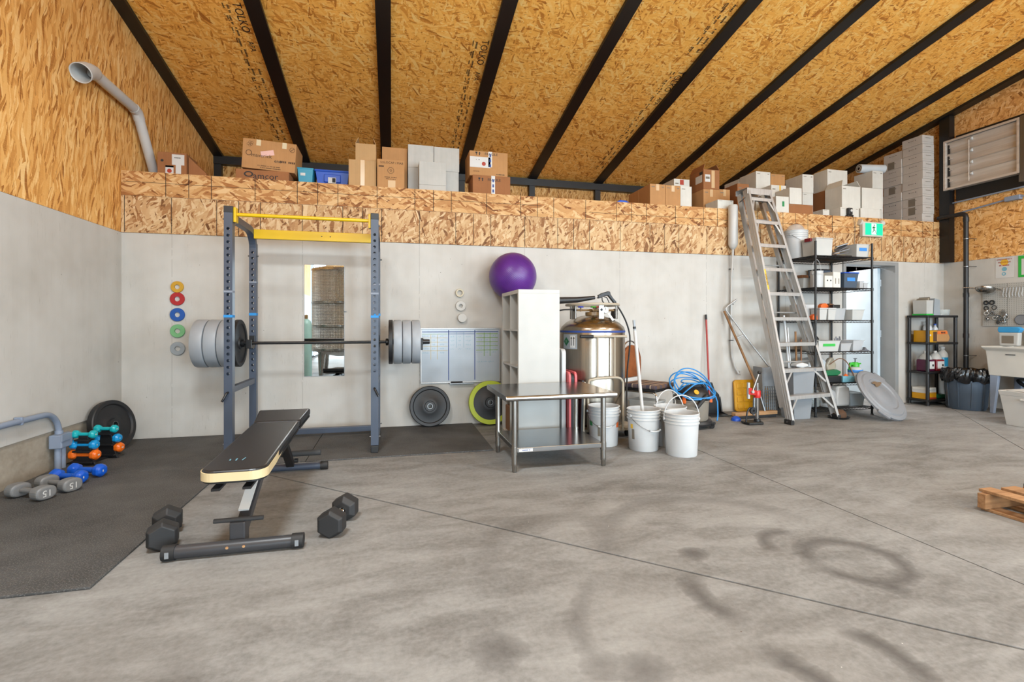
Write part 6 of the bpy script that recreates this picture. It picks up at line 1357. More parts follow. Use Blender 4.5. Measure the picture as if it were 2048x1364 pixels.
st3 = thing('round_strainer', 'dark round strainer at the right of the pegboard', 'strainer', (RX-0.03, -0.945, 1.20)); MB().pipe([(0, 0.062*math.cos(2*PI*k/28), 0.062*math.sin(2*PI*k/28)) for k in range(28)], 0.005, 8, closed=True).build('hoop', 'tool_grey', st3); MB().lathe([(0.0, 0.004), (0.061, 0.0), (0.061, -0.001), (0.0, 0.003)], 28, None, 'x').build('mesh', 'lid_grey', st3)
cl_ = thing('colander', 'steel ladle bowl with a handle hanging beside the pegboard', 'ladle', (10.42, -0.62, 1.63), rot=(0.0, math.radians(15), math.radians(10)))
n = 12; MB().lathe([(0.105*math.sin(PI/2*i/n), -0.075*math.cos(PI/2*i/n)) for i in range(n+1)]+[(0.100*math.sin(PI/2*(n-i)/n), -0.070*math.cos(PI/2*(n-i)/n)) for i in range(n+1)], 32).build('bowl', 'brushed_steel', cl_)
MB().pipe([(-0.02, 0.10, 0.0), (-0.05, 0.17, 0.004), (-0.07, 0.22, 0.0)], 0.009, 10).build('handle', 'brushed_steel', cl_); MB().tube((0.03, -0.10, 0.0), (0.11, -0.12, 0.0), 0.006, n=8).build('hook', 'brushed_steel', cl_)

# notices
sg = thing('washing_poster', 'white notice with an orange sun and blue shapes on the right wall', 'poster', (RX-0.003, -0.75, 1.765)); MB().box(0, 0.002, -0.100, 0.100, 0, 0.275).build('sheet', 'label_white', sg)
MB().tube((-0.0002, 0.0, 0.205), (-0.0010, 0.0, 0.205), 0.044, n=28).build('sun', 'sign_yellow', sg); MB().lathe([(0.0, 0.0), (0.028, 0.0), (0.028, 0.001), (0.0, 0.001)], 24, Matrix.Translation((-0.0014, 0.0, 0.115)), 'x').build('blue_mark', 'sign_cyan', sg); MB().lathe([(0.012, 0.0), (0.023, 0.0), (0.023, 0.001), (0.012, 0.001), (0.012, 0.0)], 24, Matrix.Translation((-0.0014, 0.006, 0.052)), 'x').build('blue_mark', 'sign_cyan', sg)
for i, (s_, z) in enumerate((('EMERGENCY', 0.245), ('PROGRAM', 0.205), ('~9', 0.165))): text('poster_text', s_, 0.030, 'label_red', sg, (-0.0016, 0.0, z), (PI/2, 0, -PI/2))
gs = thing('green_sign', 'bright green framed notice at the right edge of the photo', 'sign', (RX-0.004, -1.01, 1.755)); MB().box(0, 0.003, -0.11, 0.11, 0, 0.28).build('panel', 'green_sign', gs, 0.001); MB().box(-0.001, -0.0002, -0.085, 0.075, 0.03, 0.24).build('window', 'label_white', gs)

# black drain stack, conduits, louvre
dpip = thing('drain_pipe', 'black drain pipe running down the right wall into the corner', 'pipe', (10.422, -0.385, 0))
MB().pipe([(0.0, 0.0, 0.0), (0.0, 0.0, 2.64)]+arc((0.0, 0.06, 2.64), 0.06, PI, PI/2, 6, 'yz')+[(0.0, 0.20, 2.702), (0.0, 0.365, 2.702)], 0.030, 16).build('pipe', 'black_plastic', dpip)
for z in (2.34, 0.70, 1.95):
    c__ = MB().lathe([(0.031, -0.006), (0.035, -0.006), (0.035, 0.006), (0.031, 0.006), (0.031, -0.006)], 20, Matrix.Translation((0, 0, z))).build('strap', 'galvanised', dpip); MB().tube((0.0, -0.038, z), (0.136, -0.038, z), 0.005, n=8).build('strap_bolt', 'galvanised', dpip)
for z in (2.61, 1.55, 0.98): MB().tube((0, 0, z-0.03), (0, 0, z+0.03), 0.0345, n=18).build('joint', 'black_plastic', dpip)
tag(MB().pipe([(10.52, -0.15, 2.905), (10.52, -1.30, 2.930)], 0.011, 10).build('conduit', 'conduit_blue'), 'upper grey conduit along the right wall under the louvre', 'conduit')
cd = thing('conduit', 'lower grey conduit with a junction box on the right wall', 'conduit', (10.52, -0.15, 2.735)); MB().tube((0, 0, 0), (0, -0.64, 0.062), 0.011, n=10).build('pipe', 'conduit_blue', cd); MB().box(-0.03, 0.035, -0.80, -0.635, 0.035, 0.095).build('junction_box', 'conduit_blue', cd, 0.005); MB().tube((0, -0.80, 0.068), (0, -1.2, 0.10), 0.011, n=10).build('pipe', 'conduit_blue', cd)
lv = thing('wall_louvre', 'aluminium louvre damper high on the right wall', 'louvre', (10.42, -0.09, 3.09))
MB().box(0.0, 0.10, -0.03, 0.0, 0.0, 0.72).build('side_frame', 'mill_aluminium', lv, 0.003); MB().box(0.0, 0.10, -0.90, -0.87, 0.0, 0.72).build('side_frame', 'mill_aluminium', lv, 0.003); MB().box(0.0, 0.10, -0.8695, -0.0305, 0.69, 0.72).build('top_frame', 'mill_aluminium', lv, 0.003); MB().box(0.0, 0.10, -0.8695, -0.0305, 0.0, 0.03).build('bottom_frame', 'mill_aluminium', lv, 0.003)
for i in range(4):
    z0 = 0.035+0.163*i; sl_ = MB().prism([(0.060,z0),(0.055,z0+0.080),(0.036,z0+0.150),(0.020,z0+0.158),(0.024,z0+0.161),(0.044,z0+0.152),(0.063,z0+0.082),(0.068,z0)], -0.868, -0.032, 'xz').build('blade', 'mill_aluminium', lv)
    MB().tube((0.030, -0.335, z0+0.125), (0.030, -0.355, z0+0.125), 0.020, n=14).build('crank', 'label_white', sl_); MB().tube((0.03, -0.06, z0+0.085), (0.03, -0.10, z0+0.085), 0.006, n=8).build('axle', 'mill_aluminium', sl_)
MB().tube((0.014, -0.32, 0.06), (0.014, -0.32, 0.64), 0.006, n=8).build('link_rod', 'mill_aluminium', lv)
MB().box(0.101, 0.139, -0.98, -0.10, -0.16, 0.78).build('backing_frame', 'black_steel', lv, 0.002); MB().box(0.0, 0.10, -0.985, -0.905, -0.02, 0.73).build('mount_channel', 'galvanised', lv, 0.003)
ac = MB().box(-0.02, 0.10, -1.06, -0.987, 0.02, 0.24).build('actuator', 'galvanised', lv, 0.004); MB().box(-0.025, -0.0205, -1.055, -0.99, 0.09, 0.19).build('actuator_label', 'orange_label', ac); MB().box(-0.01, 0.10, -0.99, -0.90, -0.12, -0.0205).build('wire_box', 'galvanised', lv, 0.004)

# exit sign and camera on the loft edge
ex_ = thing('exit_sign', 'green running man exit sign on the strand board above the shelving', 'exit sign', (9.165, -0.014, 2.375))
MB().box(-0.185, 0.175, -0.055, 0.0, 0.0, 0.205).build('housing', 'exit_white', ex_, 0.008); MB().box(-0.145, 0.16, -0.060, -0.0555, 0.02, 0.185).build('green_panel', 'exit_green', ex_, 0.002)
MB().box(-0.04, 0.045, -0.0615, -0.0603, 0.028, 0.178).build('door_mark', 'exit_light', ex_)
mn = MB().prism([(-0.004,0.148),(0.014,0.148),(0.018,0.160),(0.010,0.170),(-0.002,0.168),(-0.006,0.158)], -0.0628, -0.0617).build('figure_head', 'dark_green', ex_)
MB().prism([(-0.012,0.142),(0.014,0.140),(0.034,0.118),(0.030,0.113),(0.012,0.124),(0.010,0.098),(0.032,0.080),(0.040,0.052),(0.056,0.052),(0.054,0.044),(0.034,0.044),(0.024,0.074),(0.002,0.086),(-0.008,0.064),(-0.034,0.050),(-0.038,0.057),(-0.016,0.072),(-0.010,0.096),(-0.012,0.120),(-0.024,0.112),(-0.034,0.094),(-0.040,0.098),(-0.028,0.122)], -0.0628, -0.0617).build('figure', 'dark_green', ex_)
for s in (-1, 1):
    lh = MB().lathe([(0.0, 0.0), (0.035, 0.0), (0.042, 0.02), (0.042, 0.045), (0.0, 0.052)], 20, Matrix.Translation((s*0.165-0.005, -0.02, 0.19)) @ Matrix.Rotation(math.radians(70*s), 4, 'Y')).build('lamp_head', 'exit_white', ex_)
wc = thing('security_camera', 'small dark camera on the loft edge with a hanging cable', 'camera', (8.83, 0.004, LZ)); MB().box(-0.035, 0.035, -0.022, 0.018, 0.03, 0.125).build('body', 'rack_cap', wc, 0.008); MB().tube((0.008, -0.026, 0.085), (0.008, -0.0215, 0.085), 0.018, n=18).build('lens', 'label_white', wc); MB().cbox((0, 0, 0.014), (0.09, 0.05, 0.026)).build('stand', 'black_plastic', wc, 0.004)
MB().pipe(spline([(0.02, -0.022, 0.01), (0.03, -0.034, -0.02), (0.05, -0.036, -0.14), (0.052, -0.034, -0.40), (0.05, -0.034, -0.58)], 5), 0.003, 6).build('cable', 'black_plastic', wc)

# ================================================================ LEFT WALL PIECES
do = thing('vent_downpipe', 'white plastic downpipe bending down the left wall to the loft', 'pipe', (0.075, 0.0, 0.0))
MB().pipe(spline([(0.0, -0.80, 3.22), (0.0, -0.70, 3.285), (0.0, -0.60, 3.315)], 5), [0.078, 0.076, 0.074, 0.072, 0.070, 0.066, 0.064, 0.062, 0.060, 0.058, 0.054], 22, False).build('flared_elbow', 'pipe_white', do, solid=0.006)
MB().pipe([(0.0, -0.62, 3.312), (0.0, -0.43, 3.308), (0.0, 0.10, 3.297)], 0.046, 20).build('upper_pipe', 'pipe_white', do); MB().pipe([(0.0, 0.06, 3.298), (0.0, 0.13, 3.285), (0.0, 0.18, 3.225)], 0.051, 20).build('elbow', 'pipe_white', do); MB().pipe([(0.0, 0.165, 3.245), (0.0, 0.585, 2.66)], 0.046, 20).build('lower_pipe', 'pipe_white', do)
co = thing('conduit', 'blue grey conduit bending down the left wall into a junction box', 'conduit', (0.036, 0, 0))
MB().pipe([(0, -4.2, 0.475), (0, -1.35, 0.462)]+[(0, -1.17+0.17*math.sin(t), 0.29+0.17*math.cos(t)) for t in [PI/2*i/8 for i in range(9)]], 0.021, 14).build('pipe', 'conduit_blue', co); MB().tube((0, -1.0, 0.285), (0, -1.0, 0.31), 0.027, n=14).build('coupling', 'conduit_blue', co)
jb = MB().box(-0.028, 0.06, -1.075, -0.935, 0.18, 0.285).build('junction_box', 'conduit_blue', co, 0.008); MB().box(0.0605, 0.068, -1.085, -0.985, 0.235, 0.292).build('cover', 'conduit_blue', jb, 0.004); MB().lathe([(0.0, 0.0), (0.045, 0.0), (0.045, 0.04), (0.0, 0.045)], 20, Matrix.Translation((0.0, -0.93, 0.235)), 'y').build('hub', 'conduit_blue', jb)
for y in (-1.03, -0.975): MB().tube((0.01, y, 0.012), (0.01, y, 0.179), 0.022, n=14).build('riser', 'conduit_blue', co)
MB().cbox((-0.005, -1.42, 0.464), (0.05, 0.018, 0.056)).build('strap', 'conduit_blue', co, 0.003)

# ================================================================ PALLET
pl = thing('wood_pallet', 'wooden pallet at the right edge of the floor', 'pallet', (6.08, -3.33, 0))
for y in (-0.045, -0.53, -1.0): MB().box(0.0, 1.1, y, y+0.045, 0.018, 0.108).build('stringer', 'pallet_wood', pl, 0.003)
for i in range(7):
    x = 0.035+0.155*i; o = MB().box(x, x+0.10+0.02*(i % 2), -1.02, 0.015-0.02*(i % 3), 0.1085, 0.1265).build('deck_board', 'pallet_wood', pl, 0.002)
for x in (0.03, 0.22, 0.75, 0.95): MB().box(x, x+0.10, -1.0, 0.0, 0.001, 0.0175).build('bottom_board', 'pallet_wood', pl, 0.002)
sf = thing('steel_fitting', 'bent steel pipe fitting lying on the pallet', 'fitting', (6.24, -3.49, 0.145)); MB().pipe([(0.0, 0.0, 0.0), (0.04, 0.02, 0.015), (0.06, 0.0, 0.02), (0.20, -0.06, 0.02)], 0.012, 12).build('pipe', 'chrome', sf); MB().tube((0.20, -0.06, 0.02), (0.24, -0.078, 0.02), 0.022, n=16).build('flange', 'chrome', sf)
tag(MB().box(0, 0.14, -0.06, 0.0, 0, 0.02).build('black_block', 'black_plastic', None, 0.003, loc=(6.42, -3.36, 0.1275)), 'flat black offcut on the pallet at the right edge', 'block')

# ================================================================ SEEN ONLY IN THE MIRROR
tk = thing('wine_tank', 'dimpled stainless wine tank reflected in the wall mirror', 'tank', (1.42, -6.42, 0))
MB().lathe([(0.0, 0.42), (0.10, 0.40), (0.60, 0.52), (0.61, 0.56), (0.61, 2.36), (0.60, 2.40), (0.25, 2.48), (0.0, 2.49)], 64).build('vessel', 'dimpled_steel', tk)
for z in (1.10, 1.62, 2.36, 0.58): MB().lathe([(0.612, z-0.02), (0.622, z-0.02), (0.622, z+0.02), (0.612, z+0.02), (0.612, z-0.02)], 64).build('band', 'brushed_steel', tk)
for i in range(4):
    a = PI/4+PI/2*i; MB().tube((0.52*math.cos(a), 0.52*math.sin(a), 0.0), (0.50*math.cos(a), 0.50*math.sin(a), 0.52), 0.05, 0.09, n=16).build('leg', 'brushed_steel', tk)
gc = thing('gas_cylinder', 'pale green gas cylinder reflected at the mirror edge', 'gas cylinder', (0.795, -5.72, 0)); MB().lathe([(0.0, 0.0), (0.11, 0.0), (0.115, 0.02), (0.115, 1.12), (0.09, 1.20), (0.04, 1.24), (0.03, 1.25), (0.0, 1.25)], 28).build('body', 'teal_cylinder', gc); MB().lathe([(0.0, 1.251), (0.035, 1.251), (0.035, 1.33), (0.0, 1.34)], 16).build('valve', 'brass', gc)

# ================================================================ BOXES ON THE LOFT
def carton_box(label, x0, x1, y0, y1, z0, z1, m_, grp='cartons on the loft', tape=None, flaps=False, rot=None, name='carton', line=None):
    t_ = thing(name, label, 'box', ((x0+x1)/2, (y0+y1)/2, z0+0.0008), group=grp, rot=rot); w_, d_, h_ = x1-x0-0.002, y1-y0-0.002, z1-z0-0.001
    if flaps:
        b_ = frus(w_, d_, w_, d_, h_, 0.005).build('body', m_, t_)
        fl_ = min(w_, d_)*0.45
        for s in (-1, 1):
            a = math.radians(38); MB().add([(s*w_/2, -d_/2, h_), (s*w_/2, d_/2, h_), (s*w_/2-s*fl_*0.55*math.sin(a)*0.9, d_/2-0.02, h_+fl_*0.9*math.cos(a)), (s*w_/2-s*fl_*0.55*math.sin(a)*0.9, -d_/2+0.02, h_+fl_*0.9*math.cos(a))], [(0,1,2,3)]).build('flap', m_, t_, solid=0.005)
    else:
        b_ = MB().box(-w_/2, w_/2, -d_/2, d_/2, 0, h_).build('body', m_, t_, 0.003)
    if tape: MB().box(-0.022, 0.022, -d_/2-0.0010, -d_/2-0.0002, h_*tape, h_*0.999).build('tape', 'tape_clear', t_)
    if line: MB().box(-w_/2+0.02, -w_/2+0.07, -d_/2-0.0010, -d_/2-0.0002, h_*0.86, h_*0.89).build('print', 'print_grey', t_); MB().box(w_/2-0.05, w_/2-0.02, -d_/2-0.0010, -d_/2-0.0002, h_*0.86, h_*0.90).build('print', 'print_grey', t_) if line > 1 else None
    t_['h'] = h_; t_['d'] = d_; t_['w'] = w_
    return t_
def face(t_, name, x0, x1, z0, z1, m_):
    return MB().box(x0, x1, -t_['d']/2-0.0014, -t_['d']/2-0.0004, z0, z1).build(name, m_, t_)
def words_on(t_, s_, size, x, z, m_='print_brown', dy=0.0016, **k): return text('printed_words', s_, size, m_, t_, (x, -t_['d']/2-dy, z), **k)

b = carton_box('brown carton with white labels against the left wall on the loft', 0.205, 0.475, 0.25, 0.55, LZ, 2.94, 'kraft_brown')
for x0, x1, z0, z1, m_ in ((0.0,0.115,0.16,0.27,'label_white'), (0.035,0.085,0.07,0.16,'label_white'), (-0.06,0.015,0.06,0.15,'label_white'), (-0.06,0.015,0.132,0.15,'label_green')): face(b, 'label', x0, x1, z0, z1, m_)
MB().tube((-0.0225, -0.1512, 0.095), (-0.0225, -0.1506, 0.095), 0.022, n=18).build('emblem', 'label_red', b); MB().tube((-0.09, -0.1505, 0.20), (-0.09, -0.1499, 0.20), 0.014, n=12).build('hole', 'ink_black', b); words_on(b, '~8', 0.02, 0.057, 0.235, 'ink_black', 0.0020)
tag(MB().prism([(0.0,0.0),(0.17,0.0),(0.17,0.10),(0.0,0.265)], -0.08, 0.08).build('cardboard_wedge', 'kraft_brown', None, 0.003, loc=(0.482, 0.36, LZ)), 'dark brown slanting cardboard piece beside the labelled carton', 'cardboard')
a = carton_box('flat brown carton printed amcor under the tilted box on the loft', 0.984, 1.503, 0.10, 0.55, LZ, 2.775, 'kraft_brown'); words_on(a, 'amcor', 0.095, 0.03, 0.058, 'ink_black')
MB().add([(-0.135+0.045*math.cos(2*PI*i/24)*(1.0 if k_ else 0.66), -a['d']/2-0.0015, 0.075+0.030*math.sin(2*PI*i/24)*(1.0 if k_ else 0.62)) for k_ in (1, 0) for i in range(24)], [(i, (i+1) % 24, 24+(i+1) % 24, 24+i) for i in range(24)]).build('emblem', 'ink_black', a)
b = carton_box('large kraft carton with printed maker names tilted on the flat carton', 1.027, 1.555, 0.14, 0.52, 2.790, 3.105, 'kraft', rot=(0, math.radians(3.2), 0), tape=None)
words_on(b, 'maverick', 0.055, -0.075, 0.145); words_on(b, 'eno', 0.050, 0.09, 0.105, 'ink_black'); words_on(b, '~9', 0.042, 0.185, 0.105, 'print_brown'); words_on(b, '~34', 0.016, 0.0, 0.040); words_on(b, '~30', 0.016, 0.02, 0.020)
face(b, 'sticker', -0.04, 0.09, 0.15, 0.205, 'label_pink').rotation_euler = (0, math.radians(-14), 0)
for x in (-0.11, 0.145): face(b, 'tape', x-0.022, x+0.022, 0.25, 0.3135, 'tape_beige')
def ringmark(t_, x, z, R, m_='print_brown', r=None):
    r = r or R*0.8; MB().add([(x+rr*math.cos(2*PI*i/20), -t_['d']/2-0.0016, z+rr*math.sin(2*PI*i/20)) for rr in (R, r) for i in range(20)], [(i, (i+1) % 20, 20+(i+1) % 20, 20+i) for i in range(20)]).build('emblem', m_, t_)
for dx, dz in ((0,0.012),(0.012,-0.006),(-0.012,-0.006),(0.0,-0.016),(0.016,0.010)): ringmark(b, -0.195+dx*1.3, 0.262+dz*1.2, 0.013)
ringmark(b, -0.200, 0.165, 0.030, r=0.024); ringmark(b, 0.225, 0.245, 0.027, r=0.023); MB().bar((0.208, -b['d']/2-0.0018, 0.230), (0.242, -b['d']/2-0.0018, 0.260), 0.005, 0.0008, (0, 1, 0)).build('emblem_bar', 'print_brown', b)
tl_ = thing('plastic_tub', 'teal plastic tub beside the flat carton on the loft', 'tub', (1.642, 0.40, LZ)); frus(0.13, 0.26, 0.16, 0.30, 0.215, 0.004).build('body', 'cyan_tub', tl_, 0.004); frus(0.165, 0.305, 0.172, 0.312, 0.014, 0.006, 0.212).build('rim', 'cyan_tub', tl_); MB().box(-0.05, 0.0, -0.148, -0.1465, 0.14, 0.17).build('label', 'label_white', tl_)
tb_ = thing('plastic_tub', 'royal blue plastic tub with a white label on the loft', 'tub', (1.919, 0.52, LZ)); frus(0.30, 0.34, 0.36, 0.42, 0.225, 0.005).build('body', 'blue_tub', tb_, 0.012); frus(0.37, 0.43, 0.385, 0.445, 0.022, 0.010, 0.215).build('rim', 'blue_tub', tb_, 0.005); MB().box(-0.09, 0.09, -0.212, -0.198, 0.10, 0.19).build('handle_panel', 'blue_tub', tb_, 0.01); MB().box(-0.045, 0.04, -0.2135, -0.2125, 0.09, 0.155).build('label', 'label_white', tb_); MB().box(0.0, 0.035, -0.2142, -0.2136, 0.098, 0.148).build('print', 'ink_black', tb_); MB().box(-0.12, 0.15, -0.215, -0.19, 0.02, 0.05).build('lower_lip', 'cyan_tub', tb_, 0.006)
b = carton_box('pale kraft carton under the open topped carton', 2.113, 2.408, 0.08, 0.38, LZ, 2.957, 'kraft_pale', tape=0.05)
b = carton_box('small pale kraft carton with open flaps on the loft', 2.183, 2.403, 0.11, 0.35, 2.957, 3.150, 'kraft_pale', flaps=True)
b = carton_box('kraft carton with a round printed emblem in front on the loft', 2.416, 2.712, 0.04, 0.28, LZ, 2.973, 'kraft'); words_on(b, 'SOLOCAP / MAB', 0.034, 0.01, 0.285); ringmark(b, 0.0, 0.20, 0.035, r=0.031); ringmark(b, 0.0, 0.20, 0.012, r=0.008); words_on(b, '~20', 0.016, 0.0, 0.125); words_on(b, '~18', 0.014, 0.0, 0.105); face(b, 'stamp', -0.13, -0.075, 0.235, 0.250, 'print_brown'); face(b, 'tape', -0.03, 0.05, 0.0, 0.09, 'tape_clear')
b = carton_box('tall kraft carton standing behind the emblem carton', 2.464, 2.752, 0.30, 0.60, LZ, 3.20, 'kraft')
b = carton_box('plain white carton, lower left of the white stack on the loft', 2.757, 3.052, 0.25, 0.55, LZ, 2.969, 'grey_white_carton'); b = carton_box('plain white carton, upper left of the white stack on the loft', 2.757, 3.054, 0.25, 0.55, 2.969, 3.237, 'grey_white_carton')
b = carton_box('plain white carton, lower right of the white stack on the loft', 3.057, 3.350, 0.25, 0.55, LZ, 2.951, 'grey_white_carton'); b = carton_box('plain white carton, upper right of the white stack on the loft', 3.057, 3.356, 0.25, 0.55, 2.951, 3.233, 'grey_white_carton')
b = carton_box('shallow white carton under the front white carton on the loft', 2.873, 3.178, 0.05, 0.245, LZ, 2.722, 'grey_white_carton'); b = carton_box('white carton standing in front of the white stack on the loft', 2.873, 3.178, 0.05, 0.245, 2.722, 2.987, 'grey_white_carton')
def fragile(t_, zz):
    words_on(t_, 'FRAGILE', 0.042, 0.03, zz, 'ink_black'); 
    MB().prism([(-0.115,zz-0.018),(-0.105,zz-0.018),(-0.105,zz+0.004),(-0.098,zz+0.004),(-0.110,zz+0.022),(-0.122,zz+0.004),(-0.115,zz+0.004)], -t_['d']/2-0.0016, -t_['d']/2-0.0006).build('arrow', 'ink_black', t_); MB().prism([(-0.160,zz+0.020),(-0.135,zz+0.020),(-0.137,zz+0.004),(-0.145,zz-0.004),(-0.145,zz-0.014),(-0.138,zz-0.018),(-0.157,zz-0.018),(-0.150,zz-0.014),(-0.150,zz-0.004),(-0.158,zz+0.004)], -t_['d']/2-0.0016, -t_['d']/2-0.0006).build('glass_mark', 'ink_black', t_)
    face(t_, 'tape', -0.005, 0.040, t_['h']*0.38 if zz > 0.22 else 0.0, t_['h'], 'label_white')
b = carton_box('lower kraft carton printed FRAGILE on the loft', 3.490, 3.941, 0.08, 0.44, LZ, 2.886, 'kraft_brown'); fragile(b, 0.185)
for z in (0.04, 0.10, 0.16): face(b, 'tape_print', 0.008, 0.027, z, z+0.035, 'ink_blue').location.y = -0.0006
b = carton_box('upper kraft carton printed FRAGILE with a white label on the loft', 3.458, 3.918, 0.12, 0.47, 2.886, 3.180, 'kraft'); fragile(b, 0.262); face(b, 'label', -0.225, 0.02, 0.10, 0.225, 'label_white'); MB().tube((-0.06, -b['d']/2-0.0022, 0.145), (-0.06, -b['d']/2-0.0015, 0.145), 0.024, n=16).build('seal', 'label_red', b); words_on(b, '~12', 0.020, 0.14, 0.03, 'ink_black'); words_on(b, 'maverick', 0.020, -0.15, 0.055)
for z in (0.11, 0.17, 0.23): face(b, 'tape_print', 0.008, 0.027, z, z+0.035, 'ink_blue').location.y = -0.0012
words_on(b, '~6', 0.018, -0.13, 0.19, 'ink_black', 0.0022)
tag(MB().prism([(-0.09,0.0),(0.10,0.0),(0.11,0.02),(0.03,0.055),(-0.05,0.06),(-0.10,0.03)], -0.06, 0.06).build('blue_sheeting', 'blue_tub', None, 0.012, loc=(5.42, 0.16, LZ)), 'crumpled blue sheeting on the loft left of the kraft cartons', 'sheeting')
# right hand cluster: (label, x0, x1, y0, y1, z0, z1, material, options)
R_ = [
 ('kraft carton at the left front of the twin pair on the loft', 5.782, 6.001, 0.10, 0.395, LZ, 2.94, 'kraft', dict(tape=0.72, line=2)),
 ('kraft carton right behind the left one of the twin pair', 5.782, 6.001, 0.40, 0.69, LZ, 2.94, 'kraft', {}),
 ('kraft carton at the right front of the twin pair on the loft', 6.003, 6.222, 0.10, 0.40, LZ, 2.938, 'kraft', dict(tape=0.72, line=2)),
 ('narrow white carton between the twin pair and the tall open carton', 6.252, 6.42, 0.15, 0.45, LZ, 2.955, 'white_carton', dict(line=1)),
 ('white carton standing higher behind the narrow white one', 6.375, 6.62, 0.50, 0.80, LZ, 3.16, 'white_carton', dict(line=1)),
 ('kraft carton under the tall open carton', 6.700, 6.950, 0.30, 0.62, LZ, 2.985, 'kraft', dict(tape=0.7, line=1)),
 ('kraft carton with label and open flaps on top of another', 6.700, 6.950, 0.30, 0.62, 2.985, 3.255, 'kraft_brown', dict(flaps=True)),
 ('small kraft carton right of the tall open carton', 7.020, 7.195, 0.40, 0.70, LZ, 3.03, 'kraft', dict(tape=0.75, line=1)),
 ('low white carton lying at the loft edge left of the ladder', 6.716, 6.957, 0.02, 0.28, LZ, 2.773, 'white_carton', dict(line=2)),
 ('kraft carton just left of the ladder top', 7.315, 7.506, 0.40, 0.70, LZ, 3.13, 'kraft_brown', dict(line=2)),
 ('white carton on the loft behind the ladder, lower of two', 7.707, 7.955, 0.50, 0.80, LZ, 3.10, 'white_carton', {}),
 ('white carton on the loft behind the ladder, upper of two', 7.707, 7.955, 0.50, 0.85, 3.10, 3.362, 'white_carton', dict(line=2)),
 ('white carton deepest on the loft behind the ladder', 7.707, 7.955, 0.86, 1.20, LZ, 3.35, 'white_carton', {}),
 ('kraft carton below the upper kraft one right of the ladder', 7.960, 8.207, 0.50, 0.80, LZ, 3.117, 'kraft', {}),
 ('kraft carton high up right of the ladder', 7.960, 8.207, 0.50, 0.80, 3.117, 3.344, 'kraft', dict(line=2)),
 ('white carton with a yellow tape strip right of the ladder', 7.795, 8.048, 0.305, 0.495, LZ, 3.117, 'white_carton', dict(line=2)),
 ('white carton with a green mark at the loft edge right of the ladder', 7.629, 7.838, 0.03, 0.29, LZ, 2.878, 'white_carton', {}),
 ('flat kraft carton at the loft edge under a white carton', 7.842, 8.245, 0.04, 0.29, LZ, 2.788, 'kraft_brown', dict(line=2)),
 ('white carton lying on the flat kraft carton', 7.858, 8.060, 0.04, 0.29, 2.788, 3.012, 'white_carton', {}),
 ('white carton lowest of the narrow stack right of the flat kraft carton', 8.469, 8.660, 0.45, 0.75, LZ, 2.900, 'white_carton', {}),
 ('white carton in the middle of the narrow stack', 8.469, 8.660, 0.45, 0.75, 2.900, 3.085, 'white_carton', dict(line=1)),
 ('white carton topmost of the narrow stack', 8.469, 8.668, 0.45, 0.78, 3.085, 3.359, 'white_carton', dict(line=2)),
 ('dark kraft carton under the big white carton near the exit sign', 8.794, 9.165, 0.35, 0.64, LZ, 3.117, 'kraft_brown', {}),
 ('big white carton highest above the exit sign cluster', 8.815, 9.179, 0.35, 0.60, 3.117, 3.428, 'white_carton', dict(line=1)),
 ('low white carton at the loft edge under the flapped carton', 8.702, 9.026, 0.03, 0.30, LZ, 2.789, 'white_carton', dict(line=2)),
 ('white carton with a raised flap at the loft edge', 8.760, 9.085, 0.06, 0.34, 2.789, 3.100, 'white_carton', dict(flaps=True, line=1)),
 ('low white carton at the loft edge left of the tall white stack', 9.066, 9.417, 0.04, 0.32, LZ, 2.798, 'white_carton', {}),
 ('white carton lying on the low one left of the tall stack', 9.115, 9.480, 0.06, 0.32, 2.798, 3.098, 'white_carton', {}),
 ('white carton lowest of the three beside the tall stack', 9.647, 9.850, 0.35, 0.66, LZ, 2.925, 'white_carton', {}),
 ('white carton in the middle of the three beside the tall stack', 9.647, 9.850, 0.35, 0.66, 2.925, 3.200, 'white_carton', {}),
 ('white carton topmost of the three beside the tall stack', 9.647, 9.850, 0.35, 0.66, 3.200, 3.467, 'white_carton', dict(line=2)),
 ('low white carton behind the loft edge near the camera', 8.527, 8.640, 0.15, 0.40, LZ, 2.774, 'white_carton', dict(line=1)),
]
CB = {}
for lab, x0, x1, y0, y1, z0, z1, m_, op in R_: CB[lab] = carton_box(lab, x0, x1, y0, y1, z0, z1, m_, **op)
b = CB['kraft carton with label and open flaps on top of another']; face(b, 'label', -0.10, -0.02, 0.10, 0.20, 'label_white'); face(b, 'bar_print', -0.09, -0.03, 0.14, 0.17, 'print_grey').location.y = -0.0006
face(b, 'tape', 0.0, 0.05, 0.02, 0.26, 'tape_clear')
MB().box(-b['w']/2-0.0014, -b['w']/2-0.0004, -0.13, 0.02, 0.10, 0.20, None).build('side_label', 'label_white', b); MB().box(-b['w']/2-0.0014, -b['w']/2-0.0004, -0.14, -0.07, 0.205, 0.245).build('dark_label', 'ink_black', b)
b = CB['white carton with a yellow tape strip right of the ladder']; face(b, 'tape', 0.01, 0.035, 0.39, 0.466, 'sign_yellow')
b = CB['white carton with a green mark at the loft edge right of the ladder']; face(b, 'mark', -0.005, 0.03, 0.09, 0.16, 'label_green')
b = CB['white carton standing higher behind the narrow white one']; face(b, 'label', -0.03, 0.03, 0.43, 0.50, 'label_red')
tag(MB().prism([(-0.10,-0.08),(0.12,-0.09),(0.10,0.08),(-0.11,0.09)], 0.0, 0.006, 'xy').build('loose_papers', 'label_white', None, loc=(6.12, 0.27, 2.939), rot=(0, 0.02, 0.2)), 'loose white papers on the kraft twin cartons', 'papers')
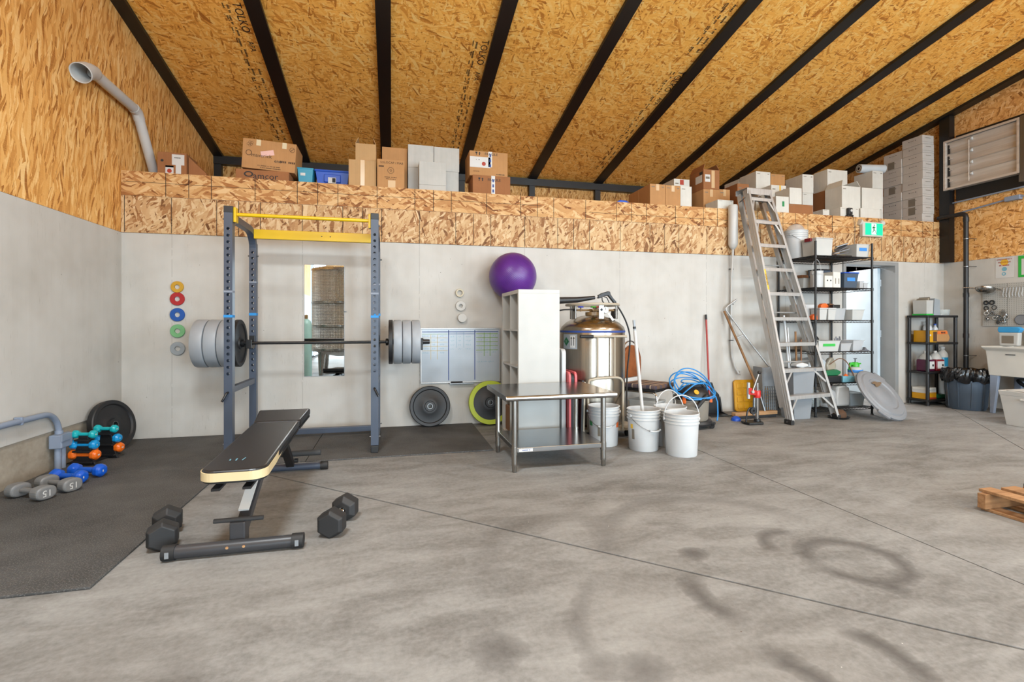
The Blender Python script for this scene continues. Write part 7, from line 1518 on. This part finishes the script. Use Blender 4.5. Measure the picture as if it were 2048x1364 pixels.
# plastic wrapped roll on top
rl = thing('plastic_roll', 'roll of clear plastic film with dark core lying on the cartons', 'roll', (9.56, 0.50, 3.468+0.066), rot=(0, 0, math.radians(-10)))
MB().lathe([(0.022, 0.0), (0.065, 0.0), (0.065, 0.40), (0.022, 0.40), (0.022, 0.0)], 32, None, 'x').build('film', 'foil_wrap', rl); MB().lathe([(0.012, -0.002), (0.0215, -0.002), (0.0215, 0.402), (0.012, 0.402), (0.012, -0.002)], 24, None, 'x').build('core', 'ink_black', rl); MB().lathe([(0.040, -0.0012), (0.048, -0.0012), (0.048, -0.0004), (0.040, -0.0004), (0.040, -0.0012)], 28, None, 'x').build('end_mark', 'ink_black', rl)
tag(MB().prism([(-0.14,0.0),(0.12,0.0),(0.14,0.03),(0.05,0.07),(-0.06,0.055),(-0.15,0.03)], -0.09, 0.09).build('plastic_bag', 'foil_wrap', None, 0.02, loc=(9.42, 0.60, 3.469)), 'crumpled plastic film beside the roll on the loft cartons', 'film') if False else None
# tall stack of flat white cartons by the right wall
random.seed(21)
def flat(label, y0, k, jig, mark=None):
    z0 = LZ+0.1292*k; t_ = carton_box(label, 10.192+jig, 10.414+jig, y0, y0+0.298, z0, z0+0.1285, 'pink_white_carton', 'tall stack of flat white cartons on the loft')
    hx = -t_['w']/2
    for y in (-0.05, 0.045): MB().box(hx-0.0010, hx-0.0002, y-0.006, y+0.006, 0.075, 0.085).build('print_dot', 'ink_black', t_)
    MB().box(hx-0.0010, hx-0.0002, -0.03, 0.03, 0.077, 0.082).build('print_line', 'print_grey', t_); face(t_, 'print', -0.05, 0.05, 0.085, 0.092, 'print_grey'); face(t_, 'lid_edge', -t_['w']/2, t_['w']/2, 0.028, 0.030, 'print_grey')
    if mark: MB().box(hx-0.0018, hx-0.0011, -0.04, 0.06, 0.005, 0.115).build('dark_label', 'print_grey', t_)
    return t_
ORD = ['lowest', 'second', 'third', 'fourth', 'fifth', 'sixth', 'seventh', 'eighth', 'ninth', 'topmost']
for k in range(10): flat('flat white carton %s from the deck in the front column of the tall stack' % ORD[k] if 0 < k < 9 else 'flat white carton %s in the front column of the tall stack' % ORD[k], 0.03, k, random.uniform(-0.008, 0.012), k in (1, 2))
for k in range(9): flat('flat white carton %s from the deck in the rear column of the tall stack' % ORD[k] if 0 < k < 8 else 'flat white carton %s in the rear column of the tall stack' % (ORD[0] if k == 0 else ORD[9]), 0.333, k, random.uniform(-0.010, 0.010), k in (4, 7))
